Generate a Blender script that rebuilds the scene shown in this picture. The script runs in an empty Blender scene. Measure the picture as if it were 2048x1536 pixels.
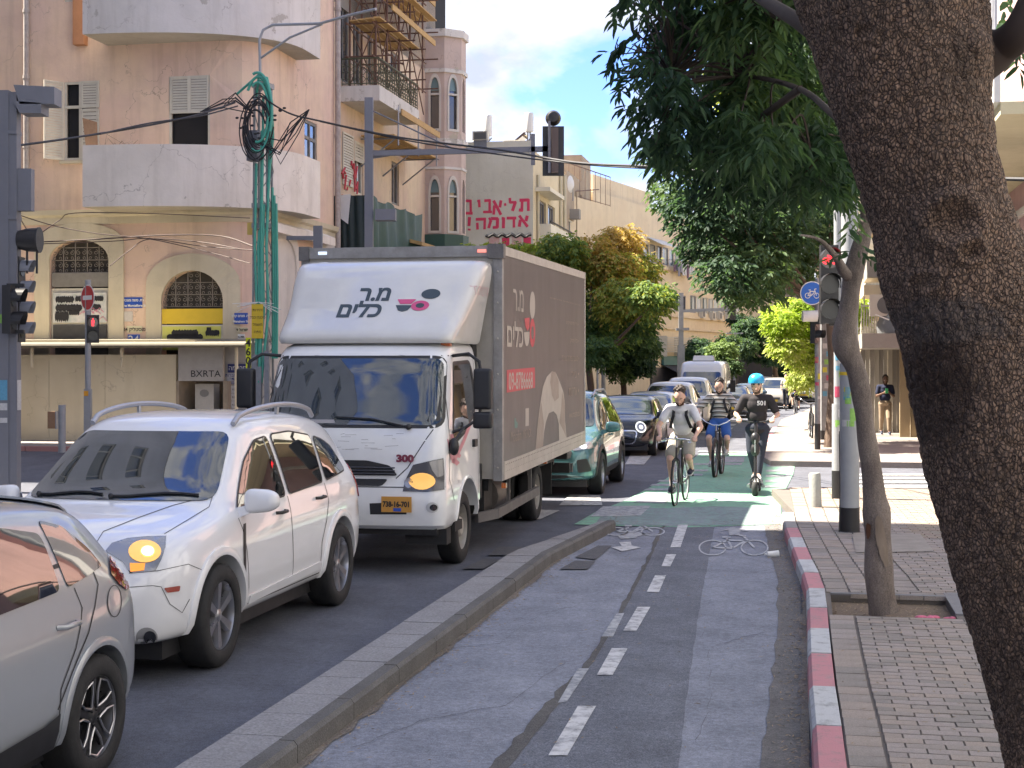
import bpy,bmesh,math,random
import numpy as np
from mathutils import Vector,Matrix,noise
from mathutils.bvhtree import BVHTree
from mathutils.geometry import delaunay_2d_cdt
rnd=random.Random(7)
SC=bpy.context.scene
COL=SC.collection
FPX,CX,HY,CAMH=2980.0,1024.0,725.0,2.13
cam_d=bpy.data.cameras.new('camera');cam=bpy.data.objects.new('camera',cam_d);COL.objects.link(cam)
cam.location=(0,0,CAMH);cam.rotation_euler=(math.radians(90),0,0)
cam_d.sensor_width=36;cam_d.lens=36*FPX/2048;cam_d.shift_y=-43/2048
cam_d.clip_start=.1;cam_d.clip_end=6000
SC.camera=cam
TH=math.radians(11.2);SN,CS=math.sin(TH),math.cos(TH)
def W(s,t,z=0.0):return Vector((t*CS+s*SN,s*CS-t*SN,z))
def gz(y):return-0.0075*min(max(0.0,y-25.0),50.0)
def WG(s,t,z=0.0):
 v=W(s,t);v.z=gz(v.y)+z;return v
def ST(v):return(v[0]*SN+v[1]*CS,v[0]*CS-v[1]*SN)
def G(px,py,z=0.0):
 'ground point seen at a photo pixel, at height z over the ground'
 k=(py-HY)/FPX;D=(CAMH-z)/k
 if D>25:
  D=(CAMH-z+0.0075*-25)/(k-0.0075)if k>.0075 else 75
  if D>75 or D<0:D=(CAMH-z+.375)/k
 return Vector(((px-CX)/FPX*D,D,gz(D)+z))
def P(px,py,D):return Vector(((px-CX)/FPX*D,D,CAMH-(py-HY)*D/FPX))
def onT(px,py,T):
 k=(px-CX)/FPX;D=T/(CS*k-SN);v=P(px,py,D);s,t=ST(v);return s,v.z
def onS(px,py,S):
 k=(px-CX)/FPX;D=S/(SN*k+CS);v=P(px,py,D);s,t=ST(v);return t,v.z
SUN_EL,SUN_DIR=math.radians(54),(W(0.02,-1))
sun_az=math.atan2(SUN_DIR.x,SUN_DIR.y)
world=bpy.data.worlds.new('World');SC.world=world;world.use_nodes=True
nt=world.node_tree;N=nt.nodes;L=nt.links;N.clear()
o=N.new('ShaderNodeOutputWorld');bg=N.new('ShaderNodeBackground');sky=N.new('ShaderNodeTexSky')
sky.sky_type='NISHITA';sky.sun_disc=False;sky.sun_elevation=SUN_EL;sky.sun_rotation=sun_az
sky.air_density=1.0;sky.dust_density=.1;sky.ozone_density=3.0
tc=N.new('ShaderNodeTexCoord');mp=N.new('ShaderNodeMapping');mp.inputs['Scale'].default_value=(1,1,1.7);mp.inputs['Location'].default_value=(.35,0.1,.22)
L.new(tc.outputs['Generated'],mp.inputs[0])
nz=N.new('ShaderNodeTexNoise');nz.inputs['Scale'].default_value=6.5;nz.inputs['Detail'].default_value=7;nz.inputs['Roughness'].default_value=.52;nz.inputs['Distortion'].default_value=.25
L.new(mp.outputs[0],nz.inputs[0])
rp=N.new('ShaderNodeValToRGB');rp.color_ramp.elements[0].position=.42;rp.color_ramp.elements[1].position=.53
L.new(nz.outputs[0],rp.inputs[0])
nz2=N.new('ShaderNodeTexNoise');nz2.inputs['Scale'].default_value=12;nz2.inputs['Detail'].default_value=6
L.new(mp.outputs[0],nz2.inputs[0])
cr=N.new('ShaderNodeValToRGB');cr.color_ramp.elements[0].color=(.44,.48,.59,1);cr.color_ramp.elements[1].color=(.86,.85,.86,1)
cr.color_ramp.elements[0].position=.36;cr.color_ramp.elements[1].position=.65
L.new(nz2.outputs[0],cr.inputs[0])
mx=N.new('ShaderNodeMix');mx.data_type='RGBA';L.new(rp.outputs[0],mx.inputs[0]);gm=N.new('ShaderNodeVectorMath');gm.operation='MULTIPLY';L.new(sky.outputs[0],gm.inputs[0]);gm.inputs[1].default_value=(.118,.135,.212);L.new(gm.outputs[0],mx.inputs[6]);L.new(cr.outputs[0],mx.inputs[7])
L.new(mx.outputs[2],bg.inputs[0]);bg.inputs[1].default_value=.15;L.new(bg.outputs[0],o.inputs[0])
sun_d=bpy.data.lights.new('sun','SUN');sun=bpy.data.objects.new('sun',sun_d);COL.objects.link(sun)
sun_d.energy=2.0;sun_d.angle=math.radians(.6);sun_d.color=(1,.90,.76)
_d=Vector((SUN_DIR.x*math.cos(SUN_EL),SUN_DIR.y*math.cos(SUN_EL),math.sin(SUN_EL))).normalized()
sun.rotation_euler=_d.to_track_quat('Z','Y').to_euler();sun.location=(-30,0,60)
vs=SC.view_settings;SC.display_settings.display_device='sRGB'
vs.view_transform='Standard';vs.look='None';vs.gamma=1;vs.exposure=3.55;vs.use_curve_mapping=False
SC.render.engine='CYCLES';SC.cycles.use_denoising=True;SC.cycles.max_bounces=6;SC.cycles.diffuse_bounces=4
SC.cycles.transparent_max_bounces=6;SC.cycles.use_adaptive_sampling=True;SC.cycles.caustics_reflective=False
SC.cycles.sample_clamp_indirect=6
_M={}
def rgb(h):
 'sRGB hex to linear'
 v=[int(h[i:i+2],16)/255 for i in(0,2,4)]
 return tuple(c/12.92 if c<=.04045 else((c+.055)/1.055)**2.4 for c in v)
def mat(name,col,rough=.6,metal=0,var=.15,vs=3.0,bump=0.0,bs=60,coat=0,col2=None,emit=0,alpha=1,spec=.5,sx=(1,1,1),fine=.0):
 if name in _M:return _M[name]
 m=bpy.data.materials.new(name);m.use_nodes=True;nt=m.node_tree;N=nt.nodes;L=nt.links
 b=N['Principled BSDF'];b.inputs['Roughness'].default_value=rough;b.inputs['Metallic'].default_value=metal
 b.inputs['Specular IOR Level'].default_value=spec
 if coat:b.inputs['Coat Weight'].default_value=coat;b.inputs['Coat Roughness'].default_value=.03
 col=tuple(col)[:3];c2=tuple(col2)[:3]if col2 else tuple(c*.6 for c in col)
 if var>0:
  tc=N.new('ShaderNodeTexCoord');mp=N.new('ShaderNodeMapping');mp.inputs['Scale'].default_value=sx
  L.new(tc.outputs['Object'],mp.inputs[0])
  n1=N.new('ShaderNodeTexNoise');n1.inputs['Scale'].default_value=vs;n1.inputs['Detail'].default_value=6;n1.inputs['Roughness'].default_value=.65
  L.new(mp.outputs[0],n1.inputs[0])
  mr=N.new('ShaderNodeMapRange');mr.inputs[1].default_value=.35;mr.inputs[2].default_value=.7;mr.inputs[3].default_value=0;mr.inputs[4].default_value=var
  L.new(n1.outputs[0],mr.inputs[0])
  mx=N.new('ShaderNodeMix');mx.data_type='RGBA';mx.inputs[6].default_value=(*col,1);mx.inputs[7].default_value=(*c2,1)
  L.new(mr.outputs[0],mx.inputs[0]);out=mx.outputs[2]
  if fine:
   n2=N.new('ShaderNodeTexNoise');n2.inputs['Scale'].default_value=vs*30;n2.inputs['Detail'].default_value=3
   L.new(mp.outputs[0],n2.inputs[0])
   m2=N.new('ShaderNodeMapRange');m2.inputs[1].default_value=.3;m2.inputs[2].default_value=.7;m2.inputs[3].default_value=1-fine;m2.inputs[4].default_value=1+fine
   L.new(n2.outputs[0],m2.inputs[0])
   mm=N.new('ShaderNodeVectorMath');mm.operation='SCALE';L.new(out,mm.inputs[0]);L.new(m2.outputs[0],mm.inputs['Scale']);out=mm.outputs[0]
  L.new(out,b.inputs['Base Color'])
  rr=N.new('ShaderNodeMapRange');rr.inputs[3].default_value=rough*.85;rr.inputs[4].default_value=min(1,rough*1.2);L.new(n1.outputs[0],rr.inputs[0]);L.new(rr.outputs[0],b.inputs['Roughness'])
  if bump:
   nb=N.new('ShaderNodeTexNoise');nb.inputs['Scale'].default_value=bs;nb.inputs['Detail'].default_value=4;L.new(mp.outputs[0],nb.inputs[0])
   bp=N.new('ShaderNodeBump');bp.inputs['Strength'].default_value=bump;bp.inputs['Distance'].default_value=.01
   L.new(nb.outputs[0],bp.inputs['Height']);L.new(bp.outputs[0],b.inputs['Normal'])
 else:b.inputs['Base Color'].default_value=(*col,1)
 if emit:
  b.inputs['Emission Color'].default_value=(*col,1);b.inputs['Emission Strength'].default_value=emit
 _M[name]=m;return m
def plaster(name,col,dirt=.4,crack=.5,col2=None,peel=.0,peelcol=(.45,.42,.36),wavy=1.0):
 'old render: patches of tone, vertical streaks, hairline cracks, peeled patches'
 if name in _M:return _M[name]
 m=bpy.data.materials.new(name);m.use_nodes=True;nt=m.node_tree;N=nt.nodes;L=nt.links
 b=N['Principled BSDF'];b.inputs['Roughness'].default_value=.88;b.inputs['Specular IOR Level'].default_value=.25
 tc=N.new('ShaderNodeTexCoord')
 def no(scale,sx=(1,1,1),det=6,ro=.6):
  mp=N.new('ShaderNodeMapping');mp.inputs['Scale'].default_value=sx;L.new(tc.outputs['Object'],mp.inputs[0])
  n=N.new('ShaderNodeTexNoise');n.inputs['Scale'].default_value=scale;n.inputs['Detail'].default_value=det;n.inputs['Roughness'].default_value=ro;L.new(mp.outputs[0],n.inputs[0]);return n.outputs[0]
 def ramp(x,a,c,lo=0,hi=1):
  r=N.new('ShaderNodeMapRange');r.inputs[1].default_value=a;r.inputs[2].default_value=c;r.inputs[3].default_value=lo;r.inputs[4].default_value=hi;L.new(x,r.inputs[0]);return r.outputs[0]
 def mix(f,a,bcol):
  x=N.new('ShaderNodeMix');x.data_type='RGBA';L.new(f,x.inputs[0]);L.new(a,x.inputs[6])if not isinstance(a,tuple)else setattr(x.inputs[6],'default_value',(*a,1))
  x.inputs[7].default_value=(*bcol,1);return x.outputs[2]
 c2=col2 or tuple(c*.78 for c in col)
 c=mix(ramp(no(.35,det=4),.38,.66),tuple(col),c2)
 c=mix(ramp(no(1.6),.45,.75,0,dirt*.7),c,tuple(x*.62 for x in col))
 c=mix(ramp(no(1.1,(2.6,2.6,.22)),.5,.78,0,dirt),c,(col[0]*.5,col[1]*.47,col[2]*.42))
 if peel:
  n=no(.9,det=9,ro=.7);c=mix(ramp(n,.66-peel*.12,.675-peel*.12,0,.85),c,peelcol)
 if crack:
  mp=N.new('ShaderNodeMapping');mp.inputs['Scale'].default_value=(.55,.55,.4);
  nn=N.new('ShaderNodeTexNoise');nn.inputs['Scale'].default_value=2.2;nn.inputs['Detail'].default_value=8;L.new(tc.outputs['Object'],nn.inputs[0])
  va=N.new('ShaderNodeVectorMath');va.operation='ADD';L.new(tc.outputs['Object'],va.inputs[0]);L.new(nn.outputs['Color'],va.inputs[1]);L.new(va.outputs[0],mp.inputs[0])
  v=N.new('ShaderNodeTexVoronoi');v.feature='DISTANCE_TO_EDGE';v.inputs['Scale'].default_value=1;L.new(mp.outputs[0],v.inputs[0])
  e=ramp(v.outputs[0],.0,.007,1,0);mk=ramp(no(.45),.47,.54)
  mm=N.new('ShaderNodeMath');mm.operation='MULTIPLY';L.new(e,mm.inputs[0]);L.new(mk,mm.inputs[1])
  m3=N.new('ShaderNodeMath');m3.operation='MULTIPLY';L.new(mm.outputs[0],m3.inputs[0]);m3.inputs[1].default_value=crack
  c=mix(m3.outputs[0],c,(.16,.13,.11))
 L.new(c,b.inputs['Base Color'])
 bp=N.new('ShaderNodeBump');bp.inputs['Strength'].default_value=.35*wavy;bp.inputs['Distance'].default_value=.02;L.new(no(9,det=8),bp.inputs['Height']);L.new(bp.outputs[0],b.inputs['Normal'])
 _M[name]=m;return m
def glassy(name,col,rough=.04,spec=.5,coat=1.0):
 'tinted pane: dark body under a clear reflecting surface'
 if name in _M:return _M[name]
 m=mat(name,col,rough,0,.0);b=m.node_tree.nodes['Principled BSDF']
 b.inputs['Coat Weight'].default_value=coat;b.inputs['Coat Roughness'].default_value=.015;b.inputs['Coat IOR'].default_value=1.7
 return m
class MB:
 def __init__(s):s.v=[];s.f=[];s.m=[];s.cur=0
 def quad(s,*p):
  n=len(s.v);s.v+=[tuple(q)for q in p];s.f.append(tuple(range(n,n+len(p))));s.m.append(s.cur);return s
 def box(s,a,b):
  x0,y0,z0=a;x1,y1,z1=b
  if x0>x1:x0,x1=x1,x0
  if y0>y1:y0,y1=y1,y0
  if z0>z1:z0,z1=z1,z0
  n=len(s.v);s.v+=[(x0,y0,z0),(x1,y0,z0),(x1,y1,z0),(x0,y1,z0),(x0,y0,z1),(x1,y0,z1),(x1,y1,z1),(x0,y1,z1)]
  for f in((3,2,1,0),(4,5,6,7),(0,1,5,4),(1,2,6,5),(2,3,7,6),(3,0,4,7)):s.f.append(tuple(n+i for i in f));s.m.append(s.cur)
  return s
 def hexa(s,p):
  'box from 8 corners (bottom 4, top 4)'
  n=len(s.v);s.v+=[tuple(q)for q in p]
  for f in((3,2,1,0),(4,5,6,7),(0,1,5,4),(1,2,6,5),(2,3,7,6),(3,0,4,7)):s.f.append(tuple(n+i for i in f));s.m.append(s.cur)
  return s
 def bar(s,a,b,w,h=None,up=(0,0,1)):
  a=Vector(a);b=Vector(b);h=h or w;d=(b-a).normalized();u=Vector(up)
  if abs(d.dot(u))>.95:u=Vector((1,0,0))
  x=d.cross(u).normalized()*w/2;y=x.cross(d).normalized()*h/2
  s.hexa([a-x-y,a+x-y,a+x+y,a-x+y,b-x-y,b+x-y,b+x+y,b-x+y]);return s
 def tube(s,pts,r,n=8,cap=True,closed=False):
  pts=[Vector(p)for p in pts];rs=r if isinstance(r,(list,tuple))else[r]*len(pts);base=len(s.v)
  d0=(pts[1]-pts[0]).normalized();u=Vector((0,0,1))if abs(d0.z)<.9 else Vector((1,0,0));x=d0.cross(u).normalized()
  for i,p in enumerate(pts):
   if closed:d=(pts[(i+1)%len(pts)]-pts[i-1]).normalized()
   else:d=(pts[min(i+1,len(pts)-1)]-pts[max(i-1,0)]).normalized()
   x=(x-d*x.dot(d)).normalized();y=d.cross(x)
   for k in range(n):
    a=2*math.pi*k/n;q=p+(x*math.cos(a)+y*math.sin(a))*rs[i];s.v.append(tuple(q))
  m=len(pts)
  for i in range(m if closed else m-1):
   j=(i+1)%m
   for k in range(n):
    l=(k+1)%n;s.f.append((base+i*n+k,base+i*n+l,base+j*n+l,base+j*n+k));s.m.append(s.cur)
  if cap and not closed:
   s.f.append(tuple(base+k for k in reversed(range(n))));s.m.append(s.cur)
   s.f.append(tuple(base+(m-1)*n+k for k in range(n)));s.m.append(s.cur)
  return s
 def cyl(s,a,b,r,n=16,r2=None):return s.tube([a,b],[r,r if r2 is None else r2],n)
 def lathe(s,prof,n=24,axis='z',c=(0,0,0),arc=2*math.pi):
  'profile of (radius, height)'
  base=len(s.v);m=len(prof);c=Vector(c)
  full=abs(arc-2*math.pi)<1e-6;nn=n if full else n+1
  for i in range(nn):
   a=arc*i/n;ca,sa=math.cos(a),math.sin(a)
   for r,h in prof:
    if axis=='z':q=(r*ca,r*sa,h)
    elif axis=='y':q=(r*ca,h,r*sa)
    else:q=(h,r*ca,r*sa)
    s.v.append((q[0]+c.x,q[1]+c.y,q[2]+c.z))
  for i in range(n):
   j=(i+1)%nn
   for k in range(m-1):s.f.append((base+i*m+k,base+j*m+k,base+j*m+k+1,base+i*m+k+1));s.m.append(s.cur)
  return s
 def prism(s,poly,origin,ax,ay,depth):
  'extrude a 2D polygon given in axes ax, ay by the vector depth'
  o=Vector(origin);ax=Vector(ax);ay=Vector(ay);d=Vector(depth);n=len(s.v);k=len(poly)
  s.v+=[tuple(o+ax*a+ay*b)for a,b in poly]+[tuple(o+ax*a+ay*b+d)for a,b in poly]
  s.f.append(tuple(range(n,n+k)));s.f.append(tuple(reversed(range(n+k,n+2*k))));s.m+=[s.cur]*2
  for i in range(k):
   j=(i+1)%k;s.f.append((n+i,n+k+i,n+k+j,n+j));s.m.append(s.cur)
  return s
 def ball(s,c,r,n=10,m=7):
  rr=r if isinstance(r,(tuple,list))else(r,r,r);c=Vector(c);base=len(s.v)
  for i in range(m+1):
   a=math.pi*i/m
   for k in range(n):
    b=2*math.pi*k/n;s.v.append((c.x+rr[0]*math.sin(a)*math.cos(b),c.y+rr[1]*math.sin(a)*math.sin(b),c.z+rr[2]*math.cos(a)))
  for i in range(m):
   for k in range(n):
    l=(k+1)%n;s.f.append((base+i*n+k,base+(i+1)*n+k,base+(i+1)*n+l,base+i*n+l));s.m.append(s.cur)
  return s
 def xf(s,M,start=0):
  for i in range(start,len(s.v)):s.v[i]=tuple(M@Vector(s.v[i]))
  return s
 def mesh(s,name,mats,smooth=None):
  me=bpy.data.meshes.new(name);me.from_pydata(s.v,[],s.f);me.validate()
  for m in(mats if isinstance(mats,(list,tuple))else[mats]):me.materials.append(m)
  if len(s.m)==len(me.polygons)and any(s.m):me.polygons.foreach_set('material_index',s.m)
  bm=bmesh.new();bm.from_mesh(me);bmesh.ops.remove_doubles(bm,verts=bm.verts,dist=1e-5);bmesh.ops.recalc_face_normals(bm,faces=bm.faces);bm.to_mesh(me);bm.free()
  if smooth is not None:
   me.shade_smooth();me.set_sharp_from_angle(angle=math.radians(smooth))
  me.update();return me
 def obj(s,name,mats,parent=None,smooth=None,**tags):
  return link(name,s.mesh(name,mats,smooth),parent,**tags)
def link(name,me,parent=None,label=None,cat=None,group=None,kind=None,loc=None,rz=0):
 o=bpy.data.objects.new(name,me);COL.objects.link(o)
 if parent:o.parent=parent
 if loc is not None:o.location=loc
 if rz:o.rotation_euler=(0,0,rz)
 if label:o['label']=label
 if cat:o['category']=cat
 if group:o['group']=group
 if kind:o['kind']=kind
 return o
def thing(name,label,cat,loc=(0,0,0),rz=0,group=None,kind=None):return link(name,None,None,label,cat,group,kind,loc,rz)
def at_st(name,label,cat,s,t,z=0,group=None,kind=None):
 'a thing whose local x runs along t and local y along s'
 v=WG(s,t,z)if z is not None else W(s,t);return thing(name,label,cat,v,-TH,group,kind)
def copy_tree(root,loc=None,rz=None,label=None,group=None):
 def cp(o,par):
  c=o.copy();COL.objects.link(c);c.parent=par
  for ch in o.children:cp(ch,c)
  return c
 r=cp(root,root.parent)
 if loc is not None:r.location=loc
 if rz is not None:r.rotation_euler=(0,0,rz)
 if label:r['label']=label
 if group:r['group']=group
 return r
def text_mesh(body,size=1.0,ax=.5,ay=.5,bold=0.0,extrude=0.0,sx=1.0):
 cu=bpy.data.curves.new('t','FONT');cu.body=body;cu.size=size;cu.align_x='CENTER';cu.align_y='CENTER';cu.extrude=extrude;cu.offset=bold;cu.resolution_u=3
 ob=bpy.data.objects.new('t',cu);COL.objects.link(ob);bpy.context.view_layer.update()
 me=bpy.data.meshes.new_from_object(ob.evaluated_get(bpy.context.evaluated_depsgraph_get()));bpy.data.objects.remove(ob);bpy.data.curves.remove(cu)
 return me
def text_on(mb,body,size,origin,ax,ay,bold=0.0,sx=1.0,lift=.003):
 'flat lettering laid on a plane (axes ax, ay), added to builder mb'
 me=text_mesh(body,size,bold=bold);ax=Vector(ax).normalized();ay=Vector(ay).normalized();n=ax.cross(ay);o=Vector(origin)
 b=len(mb.v)
 for v in me.vertices:mb.v.append(tuple(o+ax*v.co.x*sx+ay*v.co.y+n*lift))
 for p in me.polygons:mb.f.append(tuple(b+i for i in p.vertices));mb.m.append(mb.cur)
 bpy.data.meshes.remove(me);return mb
def disc2(cx,cy,rx,ry=None,n=28,a0=0,a1=2*math.pi):
 ry=ry or rx;k=n if abs(a1-a0-2*math.pi)<1e-6 else n+1
 return[(cx+rx*math.cos(a0+(a1-a0)*i/n),cy+ry*math.sin(a0+(a1-a0)*i/n))for i in range(k)]
def sheet(name,pts,z,m,parent=None,**tags):
 'a flat marking or surface following the ground fold'
 me=bpy.data.meshes.new(name);bm=bmesh.new();bm.faces.new([bm.verts.new((p[0],p[1],0))for p in pts])
 for yy in(25.0,75.0):bmesh.ops.bisect_plane(bm,geom=bm.verts[:]+bm.edges[:]+bm.faces[:],plane_co=(0,yy,0),plane_no=(0,1,0))
 for v in bm.verts:v.co.z=gz(v.co.y)+z
 bmesh.ops.recalc_face_normals(bm,faces=bm.faces)
 for f in bm.faces:
  if f.normal.z<0:f.normal_flip()
 bmesh.ops.triangulate(bm,faces=bm.faces)
 bm.to_mesh(me);bm.free();me.materials.append(m);return link(name,me,parent,**tags)
def slab(name,pts,z0,z1,m,parent=None,**tags):
 'raised pavement slab'
 me=bpy.data.meshes.new(name);bm=bmesh.new();f=bm.faces.new([bm.verts.new((p[0],p[1],0))for p in pts])
 if f.normal.z<0 or sum((pts[i][0]*pts[(i+1)%len(pts)][1]-pts[(i+1)%len(pts)][0]*pts[i][1])for i in range(len(pts)))<0:f.normal_flip()
 for yy in(25.0,75.0):bmesh.ops.bisect_plane(bm,geom=bm.verts[:]+bm.edges[:]+bm.faces[:],plane_co=(0,yy,0),plane_no=(0,1,0))
 r=bmesh.ops.extrude_face_region(bm,geom=bm.faces[:]);top=[e for e in r['geom']if isinstance(e,bmesh.types.BMVert)];ts=set(top)
 for v in bm.verts:v.co.z=gz(v.co.y)+(z1 if v in ts else z0)
 bmesh.ops.recalc_face_normals(bm,faces=bm.faces);bmesh.ops.triangulate(bm,faces=bm.faces)
 bm.to_mesh(me);bm.free();me.materials.append(m);return link(name,me,parent,**tags)
def asphalt(name,col,speck=.35,col2=None,rough=.85,big=1.0):
 if name in _M:return _M[name]
 m=bpy.data.materials.new(name);m.use_nodes=True;nt=m.node_tree;N=nt.nodes;L=nt.links
 b=N['Principled BSDF'];b.inputs['Roughness'].default_value=rough;b.inputs['Specular IOR Level'].default_value=.35
 tc=N.new('ShaderNodeTexCoord')
 def no(scale,det=5,sx=(1,1,1),ro=.6):
  mp=N.new('ShaderNodeMapping');mp.inputs['Scale'].default_value=sx;mp.inputs['Rotation'].default_value=(0,0,TH);L.new(tc.outputs['Object'],mp.inputs[0])
  n=N.new('ShaderNodeTexNoise');n.inputs['Scale'].default_value=scale;n.inputs['Detail'].default_value=det;n.inputs['Roughness'].default_value=ro;L.new(mp.outputs[0],n.inputs[0]);return n.outputs[0]
 def rng(x,a,c,lo,hi):
  r=N.new('ShaderNodeMapRange');r.inputs[1].default_value=a;r.inputs[2].default_value=c;r.inputs[3].default_value=lo;r.inputs[4].default_value=hi;L.new(x,r.inputs[0]);return r.outputs[0]
 mx=N.new('ShaderNodeMix');mx.data_type='RGBA';mx.inputs[6].default_value=(*col,1);mx.inputs[7].default_value=(*(col2 or tuple(c*.72 for c in col)),1)
 L.new(rng(no(.55*big,6,(2.4,.6,1)),.35,.68,0,1),mx.inputs[0])
 s1=rng(no(95,2,ro=.8),.3,.7,1-speck,1+speck);s2=rng(no(2.5,7),.3,.7,.80,1.14);s3=rng(no(22,5),.35,.65,.84,1.16)
 a=N.new('ShaderNodeMath');a.operation='MULTIPLY';L.new(s1,a.inputs[0]);L.new(s2,a.inputs[1])
 a2=N.new('ShaderNodeMath');a2.operation='MULTIPLY';L.new(a.outputs[0],a2.inputs[0]);L.new(s3,a2.inputs[1])
 v=N.new('ShaderNodeVectorMath');v.operation='SCALE';L.new(mx.outputs[2],v.inputs[0]);L.new(a2.outputs[0],v.inputs['Scale']);L.new(v.outputs[0],b.inputs['Base Color'])
 bp=N.new('ShaderNodeBump');bp.inputs['Strength'].default_value=.5;bp.inputs['Distance'].default_value=.006;L.new(no(95,3),bp.inputs['Height']);L.new(bp.outputs[0],b.inputs['Normal'])
 _M[name]=m;return m
def wornpaint(name,col,under,wear=.5,rough=.7):
 'thin road paint, worn through to what is below'
 if name in _M:return _M[name]
 m=asphalt(name,under,.25);nt=m.node_tree;N=nt.nodes;L=nt.links;b=N['Principled BSDF']
 src=b.inputs['Base Color'].links[0].from_socket
 tc=N.new('ShaderNodeTexCoord');n=N.new('ShaderNodeTexNoise');n.inputs['Scale'].default_value=9;n.inputs['Detail'].default_value=10;n.inputs['Roughness'].default_value=.75;L.new(tc.outputs['Object'],n.inputs[0])
 r=N.new('ShaderNodeMapRange');r.inputs[1].default_value=wear-.1;r.inputs[2].default_value=wear+.1;r.inputs[3].default_value=.95;r.inputs[4].default_value=.1;L.new(n.outputs[0],r.inputs[0])
 mx=N.new('ShaderNodeMix');mx.data_type='RGBA';L.new(r.outputs[0],mx.inputs[0]);L.new(src,mx.inputs[6]);mx.inputs[7].default_value=(*col,1);L.new(mx.outputs[2],b.inputs['Base Color'])
 return m
A_ROAD=asphalt('asphalt',(.115,.122,.148),.4)
A_LANE=asphalt('lane_asphalt',(.235,.25,.295),.3,(.18,.192,.228))
A_PATCH=asphalt('patch_asphalt',(.145,.155,.182),.55,(.115,.123,.145))
A_EDGE=asphalt('dirty_asphalt',(.16,.155,.155),.4,(.11,.105,.10))
A_GUT=asphalt('gutter_dirt',(.22,.19,.16),.5,(.14,.12,.10))
WHITE=wornpaint('road_white',(.60,.60,.60),(.12,.125,.14),.56)
WHITE2=wornpaint('road_white_worn',(.46,.47,.48),(.20,.212,.24),.5)
WHITE3=wornpaint('zebra_white',(.46,.46,.45),(.12,.12,.13),.56)
GREEN=wornpaint('road_green',(.20,.43,.29),(.24,.31,.27),.52)
GREEN2=wornpaint('road_green_worn',(.21,.33,.29),(.225,.24,.265),.47)
me=bpy.data.meshes.new('road');ys=[-300,0,25,75,2500]
xs=[-1500,-60,60,1500]
me.from_pydata([(x,y,gz(y))for y in ys for x in xs],[],[(j*4+i,j*4+i+1,(j+1)*4+i+1,(j+1)*4+i)for j in range(4)for i in range(3)]);me.materials.append(A_ROAD)
link('road',me,kind='structure')
def stp(*p):return[W(s,t)for s,t in p]
def gp(*p):return[G(x,y)for x,y in p]
lane=sheet('bike_lane',stp((-6,-2.64),(17.6,-2.62),(19.0,-2.3),(20.2,-1.6),(20.2,-.28),(14,-.06),(-6,0.0)),.004,A_LANE,kind='structure')
def wob(a,b,n,amp,seed=0):
 r=random.Random(seed);a=Vector((a[0],a[1],0));b=Vector((b[0],b[1],0));d=(b-a);q=Vector((-d.y,d.x,0)).normalized()
 return[a+d*i/n+q*(r.uniform(-amp,amp)if 0<i<n else 0)for i in range(n+1)]
pl,pr=[],[]
PL=[(1020,1536),(1110,1420),(1185,1330),(1240,1240),(1275,1170),(1305,1110),(1325,1062),(1338,1040)]
PR=[(1357,1536),(1372,1400),(1388,1290),(1402,1200),(1414,1140),(1425,1078),(1432,1040)]
def chain(pix,amp,seed):
 out=[]
 for i in range(len(pix)-1):
  w=wob(G(*pix[i]),G(*pix[i+1]),9,amp,seed+i);out+=w[:-1]
 return out+[G(*pix[-1])]
L0=G(900,1680);R0=G(1340,1680)
sheet('asphalt_patch',[L0]+chain(PL,.006,3)+list(reversed(chain(PR,.006,30)))+[R0],.008,A_PATCH,kind='structure')
sheet('asphalt_seam',wob(L0,G(1020,1536),4,.02,5)[:-1]+chain(PL,.006,3)+[g+Vector((-.04-.06*max(0,1-i/30)*(1 if i<30 else 0),0,0))for i,g in reversed(list(enumerate(chain(PL,.02,77))))]+[L0+Vector((-.25,0,0))],.010,asphalt('seam_asphalt',(.11,.105,.10),.5,(.075,.072,.07)),kind='structure')
e1=chain([(1500,1680),(1520,1536),(1540,1400),(1556,1250),(1553,1150),(1535,1085),(1528,1050)],.018,60)
e2=[W(s,0.0-.02*max(0,s-8)*(s>8)*.5)for s in(20.0,18,14,10,5)]
sheet('lane_edge',e1+e2,.0085,A_EDGE,kind='structure')
for nm,sgn,t0,fn in(('gutter_dirt',1,0.0,None),('gutter_dirt',-1,-2.64,None)):
 a=[W(-4+i*.25,(0.012 if sgn>0 else-2.645)-sgn*0)for i in range(91)];r_=random.Random(9+sgn)
 b=[W(-4+i*.25,(0.0 if sgn>0 else-2.64)-sgn*(.03+abs(noise.noise(Vector((i*.6,sgn*5,0))))*.10))for i in range(91)]
 sheet(nm,a+list(reversed(b)),.0125,A_GUT,kind='structure')
marks=thing('lane_marking',None,None,kind='structure')
def mark(name,pix,m=WHITE,z=.014,parent=None):
 return sheet(name,gp(*pix),z,m,parent or marks)
def c3(*p):return[(900+x/2.56,1000+y/2.56)for x,y in p]
mark('dash',c3((503,1320),(600,1320),(748,1065),(655,1065)))
mark('dash',c3((752,905),(833,905),(910,768),(828,768)))
mark('dash',c3((887,677),(955,677),(1026,555),(960,555)))
mark('dash',c3((1007,478),(1070,478),(1106,392),(1050,392)))
mark('dash',c3((1083,346),(1128,346),(1158,284),(1108,284)))
mark('dash',c3((1128,248),(1180,248),(1218,132),(1168,132)))
mark('old_dash',c3((778,706),(835,706),(892,586),(852,588)),WHITE2,.012)
mark('old_dash',c3((552,1048),(600,1040),(712,870),(655,870)),WHITE2,.012)
mark('arrow',c3((828,248),(880,240),(865,222),(925,218),(930,238),(978,248),(880,268)),WHITE,.0125)
mark('arrow',c3((862,190),(895,170),(1030,172),(960,192),(950,200),(872,204)),WHITE2,.0125)
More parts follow.
